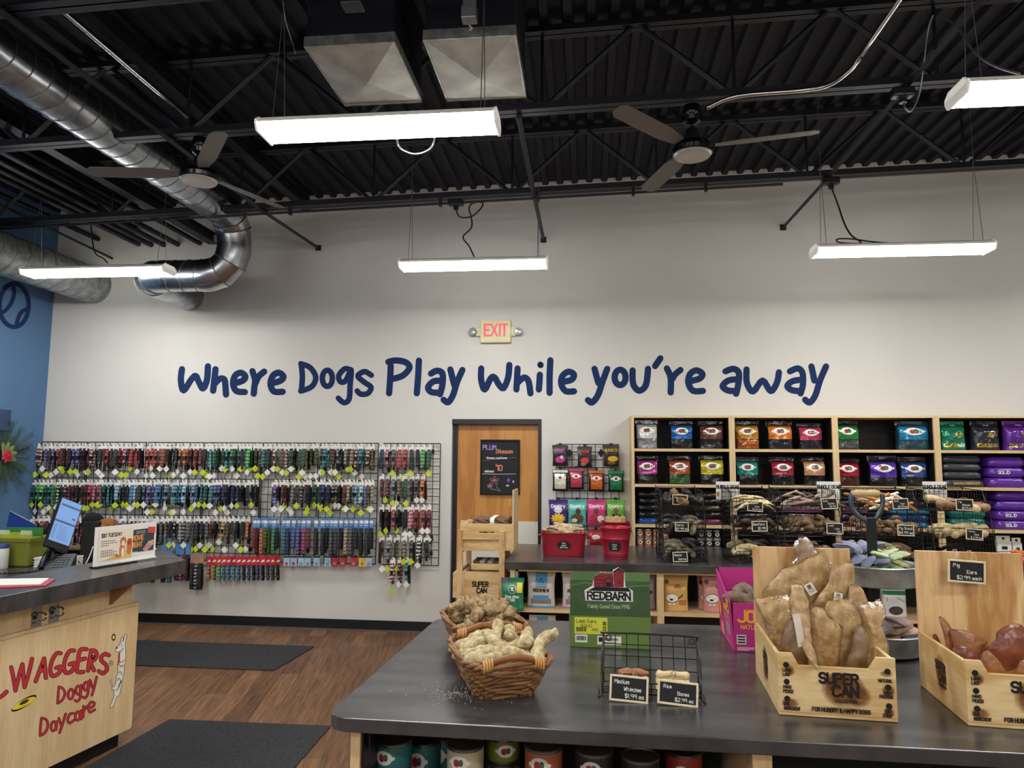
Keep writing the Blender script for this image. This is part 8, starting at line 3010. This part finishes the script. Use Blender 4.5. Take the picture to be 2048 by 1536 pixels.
# desk phone
pp = aZ(112, 1143, DZ_)
t = thing('desk_phone', 'black desk phone with its handset resting, in front of the monitor', 'telephone', pp, R(24))
MB().hexa([(-.12, -.1, .002), (.12, -.1, .002), (-.12, .1, .002), (.12, .1, .002), (-.12, -.1, .03), (.12, -.1, .03), (-.12, .1, .13), (.12, .1, .13)]).build('base', M_BLACK, t, bevel=.005)
mb = MB()
for i in range(4):
    for j in range(5):
        y = -.07 + .03 * j
        mb.box((-.0 + .026 * i, y, .03 + (y + .1) * .5 + .003), (.017, .014, .006), M=Matrix.Rotation(math.atan(.5), 3, 'X'))
mb.build('keys', mat('grey_keys', '45474c', .5), t)
MB().tube(catmull([(-.085, -.085, .05), (-.085, -.075, .075), (-.085, 0, .125), (-.085, .085, .16), (-.085, .1, .14)], 5), [.022] * 4 + [.018] * 13 + [.022] * 4, 10).build('handset', M_BLACK, t, smooth=True)
mb = MB()
mb.tube([(-.13 - .02 * math.cos(i * 1.2) - .006 * i, -.06 - .01 * math.sin(i * 1.2) - .001 * i, .012 + .006 * math.sin(i * 1.2)) for i in range(40)], .0035, 5)
mb.build('coiled_cord', M_BLACK, t, smooth=True)

# olive file box, folders, canister, white basket
yb = aZ(30, 1134, DZ_).y
p0, p1 = aY(-25, 1134, yb), aY(57, 1134, yb)
t = thing('file_box', 'olive green file box with hanging folders on the staff desk', 'file box', ((p0.x + p1.x) / 2, yb + .13, DZ_))
w_ = p1.x - p0.x
h_ = aY(57, 1076, yb).z - DZ_
M_OLV = mat('olive_plastic', '7d8028', .5, var=.06, stretch=(1, 1, 60), scale=3)
MB().b2((-w_ / 2 + .01, -.13, .001), (w_ / 2 - .01, .13, h_)).build('box', M_OLV, t, bevel=.015)
MB().b2((-w_ / 2, -.14, h_ * .84), (w_ / 2, .14, h_ * .99)).build('rim', M_OLV, t, bevel=.006)
M_LIMEF = mat('lime_folder', 'b5b832', .6)
MB().b2((-w_ / 2 + .02, -.1, h_ * .9), (w_ / 2 - .015, -.09, h_ * 1.17)).build('folder', M_LIMEF, t)
MB().b2((-w_ / 2 + .02, .0, h_ * .9), (w_ / 2 + .0, .01, h_ * 1.3)).build('folder', mat('green_folder', '3f8a4a', .6), t)
MB().b2((w_ / 2 - .12, -.1005, h_ * 1.1), (w_ / 2 - .02, -.095, h_ * 1.24)).b2((-w_ / 2 + .05, -.1005, h_ * 1.1), (-w_ / 2 + .15, -.095, h_ * 1.24)).build('folder_tab', mat('clear_tab', 'd9dcc0', .4), t)
Q4 = lambda x, y, yy: aY(.1953 * x, 860 + .1953 * y, yy)
yy = yb + .2
mb = MB(Q4(200, 930, yy))
P4 = [Q4(30, 1150, yy), Q4(100, 832, yy), Q4(362, 968, yy + .02), Q4(330, 1150, yy + .02)]
mb.add(P4 + [p + V((0, .006, 0)) for p in P4], [(0, 1, 2, 3), (4, 5, 6, 7), (0, 1, 5, 4), (1, 2, 6, 5), (2, 3, 7, 6), (3, 0, 4, 7)])
s = mb.build('blue_folder', mat('royal_blue_folder', '1f3c96', .5), t)
s.location = Q4(200, 930, yy) - V(t.location)
mb = MB(t.location)
P4 = [Q4(102, 828, yy + .012), Q4(120, 838, yy + .012), Q4(362, 960, yy + .03), Q4(368, 985, yy + .03), Q4(345, 985, yy + .03)]
mb.add(P4 + [p + V((0, .004, 0)) for p in P4], [tuple(range(5)), tuple(range(5, 10))] + [(i, (i + 1) % 5, 5 + (i + 1) % 5, 5 + i) for i in range(5)])
mb.build('paper_edge', M_CARD, t)
p = aZ(-1, 1137, DZ_)
t = thing('wipes_canister', 'white canister with blue lid at the left edge beside the file box', 'canister', p)
r_ = 15 / 1420 * p.y
hc = aY(0, 1095, p.y).z - DZ_
MB().lathe([(0, .001), (r_ * .95, .001), (r_, .006), (r_, hc - .01), (r_ * .96, hc)], 28).build('body', M_WHITE, t, smooth=40)
MB().lathe([(r_ * 1.02, hc - .004), (r_ * 1.02, hc + .02), (r_ * .9, hc + .03), (r_ * .4, hc + .036), (0, hc + .036)], 28).build('lid', mat('blue_lid', '25407c', .4), t, smooth=40)
mb = MB()
fr = lambda x, y, h=0: V(((r_ + .0008) * math.sin(x / r_), -(r_ + .0008) * math.cos(x / r_), y))
for k in range(6):
    rect(mb, .0, hc * (.75 - .1 * k), .04, hc * (.77 - .1 * k), fr)
mb.build('print', mat('grey_print', '8a8d92', .6), t)
p0, p1 = aZ(66, 1135, DZ_), aZ(140, 1135, DZ_)
t = thing('plastic_basket', 'white lattice plastic basket behind the phone', 'basket', ((p0.x + p1.x) / 2, p0.y + .1, DZ_))
w_ = p1.x - p0.x
hB = aY(66, 1117, p0.y).z - DZ_
mb = MB()
n = 14
for side in range(4):
    for k in range(n + 1):
        f = k / n
        if side < 2:
            x, y = -w_ / 2 + w_ * f, (-.1 if side == 0 else .1)
        else:
            x, y = (-w_ / 2 if side == 2 else w_ / 2), -.1 + .2 * f
        mb.b2((x - .004, y - .003, 0.002), (x + .004, y + .003, hB))
for k in range(4):
    z = .004 + (hB - .01) * k / 3
    for y in (-.1, .1):
        mb.b2((-w_ / 2, y - .0035, z), (w_ / 2, y + .0035, z + .006 + .006 * (k == 3)))
    for x in (-w_ / 2, w_ / 2):
        mb.b2((x - .0035, -.1, z), (x + .0035, .1, z + .006 + .006 * (k == 3)))
mb.b2((-w_ / 2, -.1, .001), (w_ / 2, .1, .004))
mb.build('lattice', M_WHITE, t)
p0, p1 = aY(63, 1054, 6.1), aY(76, 1115, 6.1)
t = thing('file_rack', 'black wire file rack standing between the file box and the monitor', 'file rack', ((p0.x + p1.x) / 2, 6.1, DZ_))
h_ = p0.z - DZ_
mb = MB()
for y in (-.1, 0, .1):
    mb.tube([(-.03, y, .004), (-.03, y, h_), (.03, y, h_ * .96), (.03, y, .004)], .005, 5)
for z in (.01, h_ * .33, h_ * .66, h_ * .98):
    for x in (-.03, .03):
        mb.rod((x, -.1, z), (x, .1, z), .004, 5)
for k in range(5):
    mb.b2((-.02 + .01 * k, -.09, .006), (-.017 + .01 * k, .09, h_ * .85))
mb.build('wire_frame', M_WIRE, t)

# ================================================================ wreath and box on the blue wall
wc = aX(-2, 912, XL)
t = thing('wreath', 'green fir wreath with a red flower on the blue wall at the left edge', 'wreath', wc + V((.03, 0, 0)))
M_FIR = mat('fir_green', '3f5238', .9, var=.3, scale=60)
M_RIB = mat('olive_ribbon', '6e7a4a', .7, var=.2)
mb = MB()
random.seed(3)
for k in range(26):
    a = 2 * PI * k / 26 + random.uniform(-.15, .15)
    L_ = random.uniform(.22, .4)
    d_ = V((random.uniform(.05, .3), math.cos(a), math.sin(a))).normalized()
    for j in range(9):
        q = d_ * (L_ * (.25 + .75 * j / 9))
        for sg in (-1, 1):
            e = V((.02, -sg * d_.z, sg * d_.y)) * .045 + d_ * .05
            mb.tube([q, q + e], [.0045, .001], 4)
    mb.tube([d_ * .05, d_ * L_], [.006, .003], 5)
mb.build('fir_sprig', M_FIR, t)
mb = MB()
for k in range(5):
    a = -.3 + .55 * k
    mb.puff([V((.04, .05 * math.cos(a) + .1 * math.cos(a) * math.cos(q_) - .03 * math.sin(a) * math.sin(q_), .05 * math.sin(a) + .1 * math.sin(a) * math.cos(q_) + .03 * math.cos(a) * math.sin(q_))) for q_ in [2 * PI * j / 8 for j in range(8)]], V((.04, .05 * math.cos(a), .05 * math.sin(a))), (1, 0, 0), .008, 3, 2)
mb.build('leaf', M_RIB, t, smooth=True)
mb = MB()
for k in range(7):
    a = 2 * PI * k / 7
    mb.puff([V((.06, .035 * math.cos(a) + .035 * math.cos(a) * math.cos(q_) - .02 * math.sin(a) * math.sin(q_), .035 * math.sin(a) + .035 * math.sin(a) * math.cos(q_) + .02 * math.cos(a) * math.sin(q_))) for q_ in [2 * PI * j / 8 for j in range(8)]], V((.06, .035 * math.cos(a), .035 * math.sin(a))), (1, 0, 0), .012, 3, 2)
mb.ball((.07, 0, 0), .015)
mb.build('flower', mat('poinsettia_red', 'b3203c', .6, var=.15), t, smooth=True)
pa, pb = aX(-18, 818, XL), aX(4, 862, XL)
tag(MB().b2((XL, pa.y, pb.z), (XL + .09, pb.y, pa.z)).build('wall_box', mat('navy_box', '2f4568', .6), bevel=.004), 'small navy box fixed to the blue wall at the left edge', 'wall box')
SC.frame_set(1)
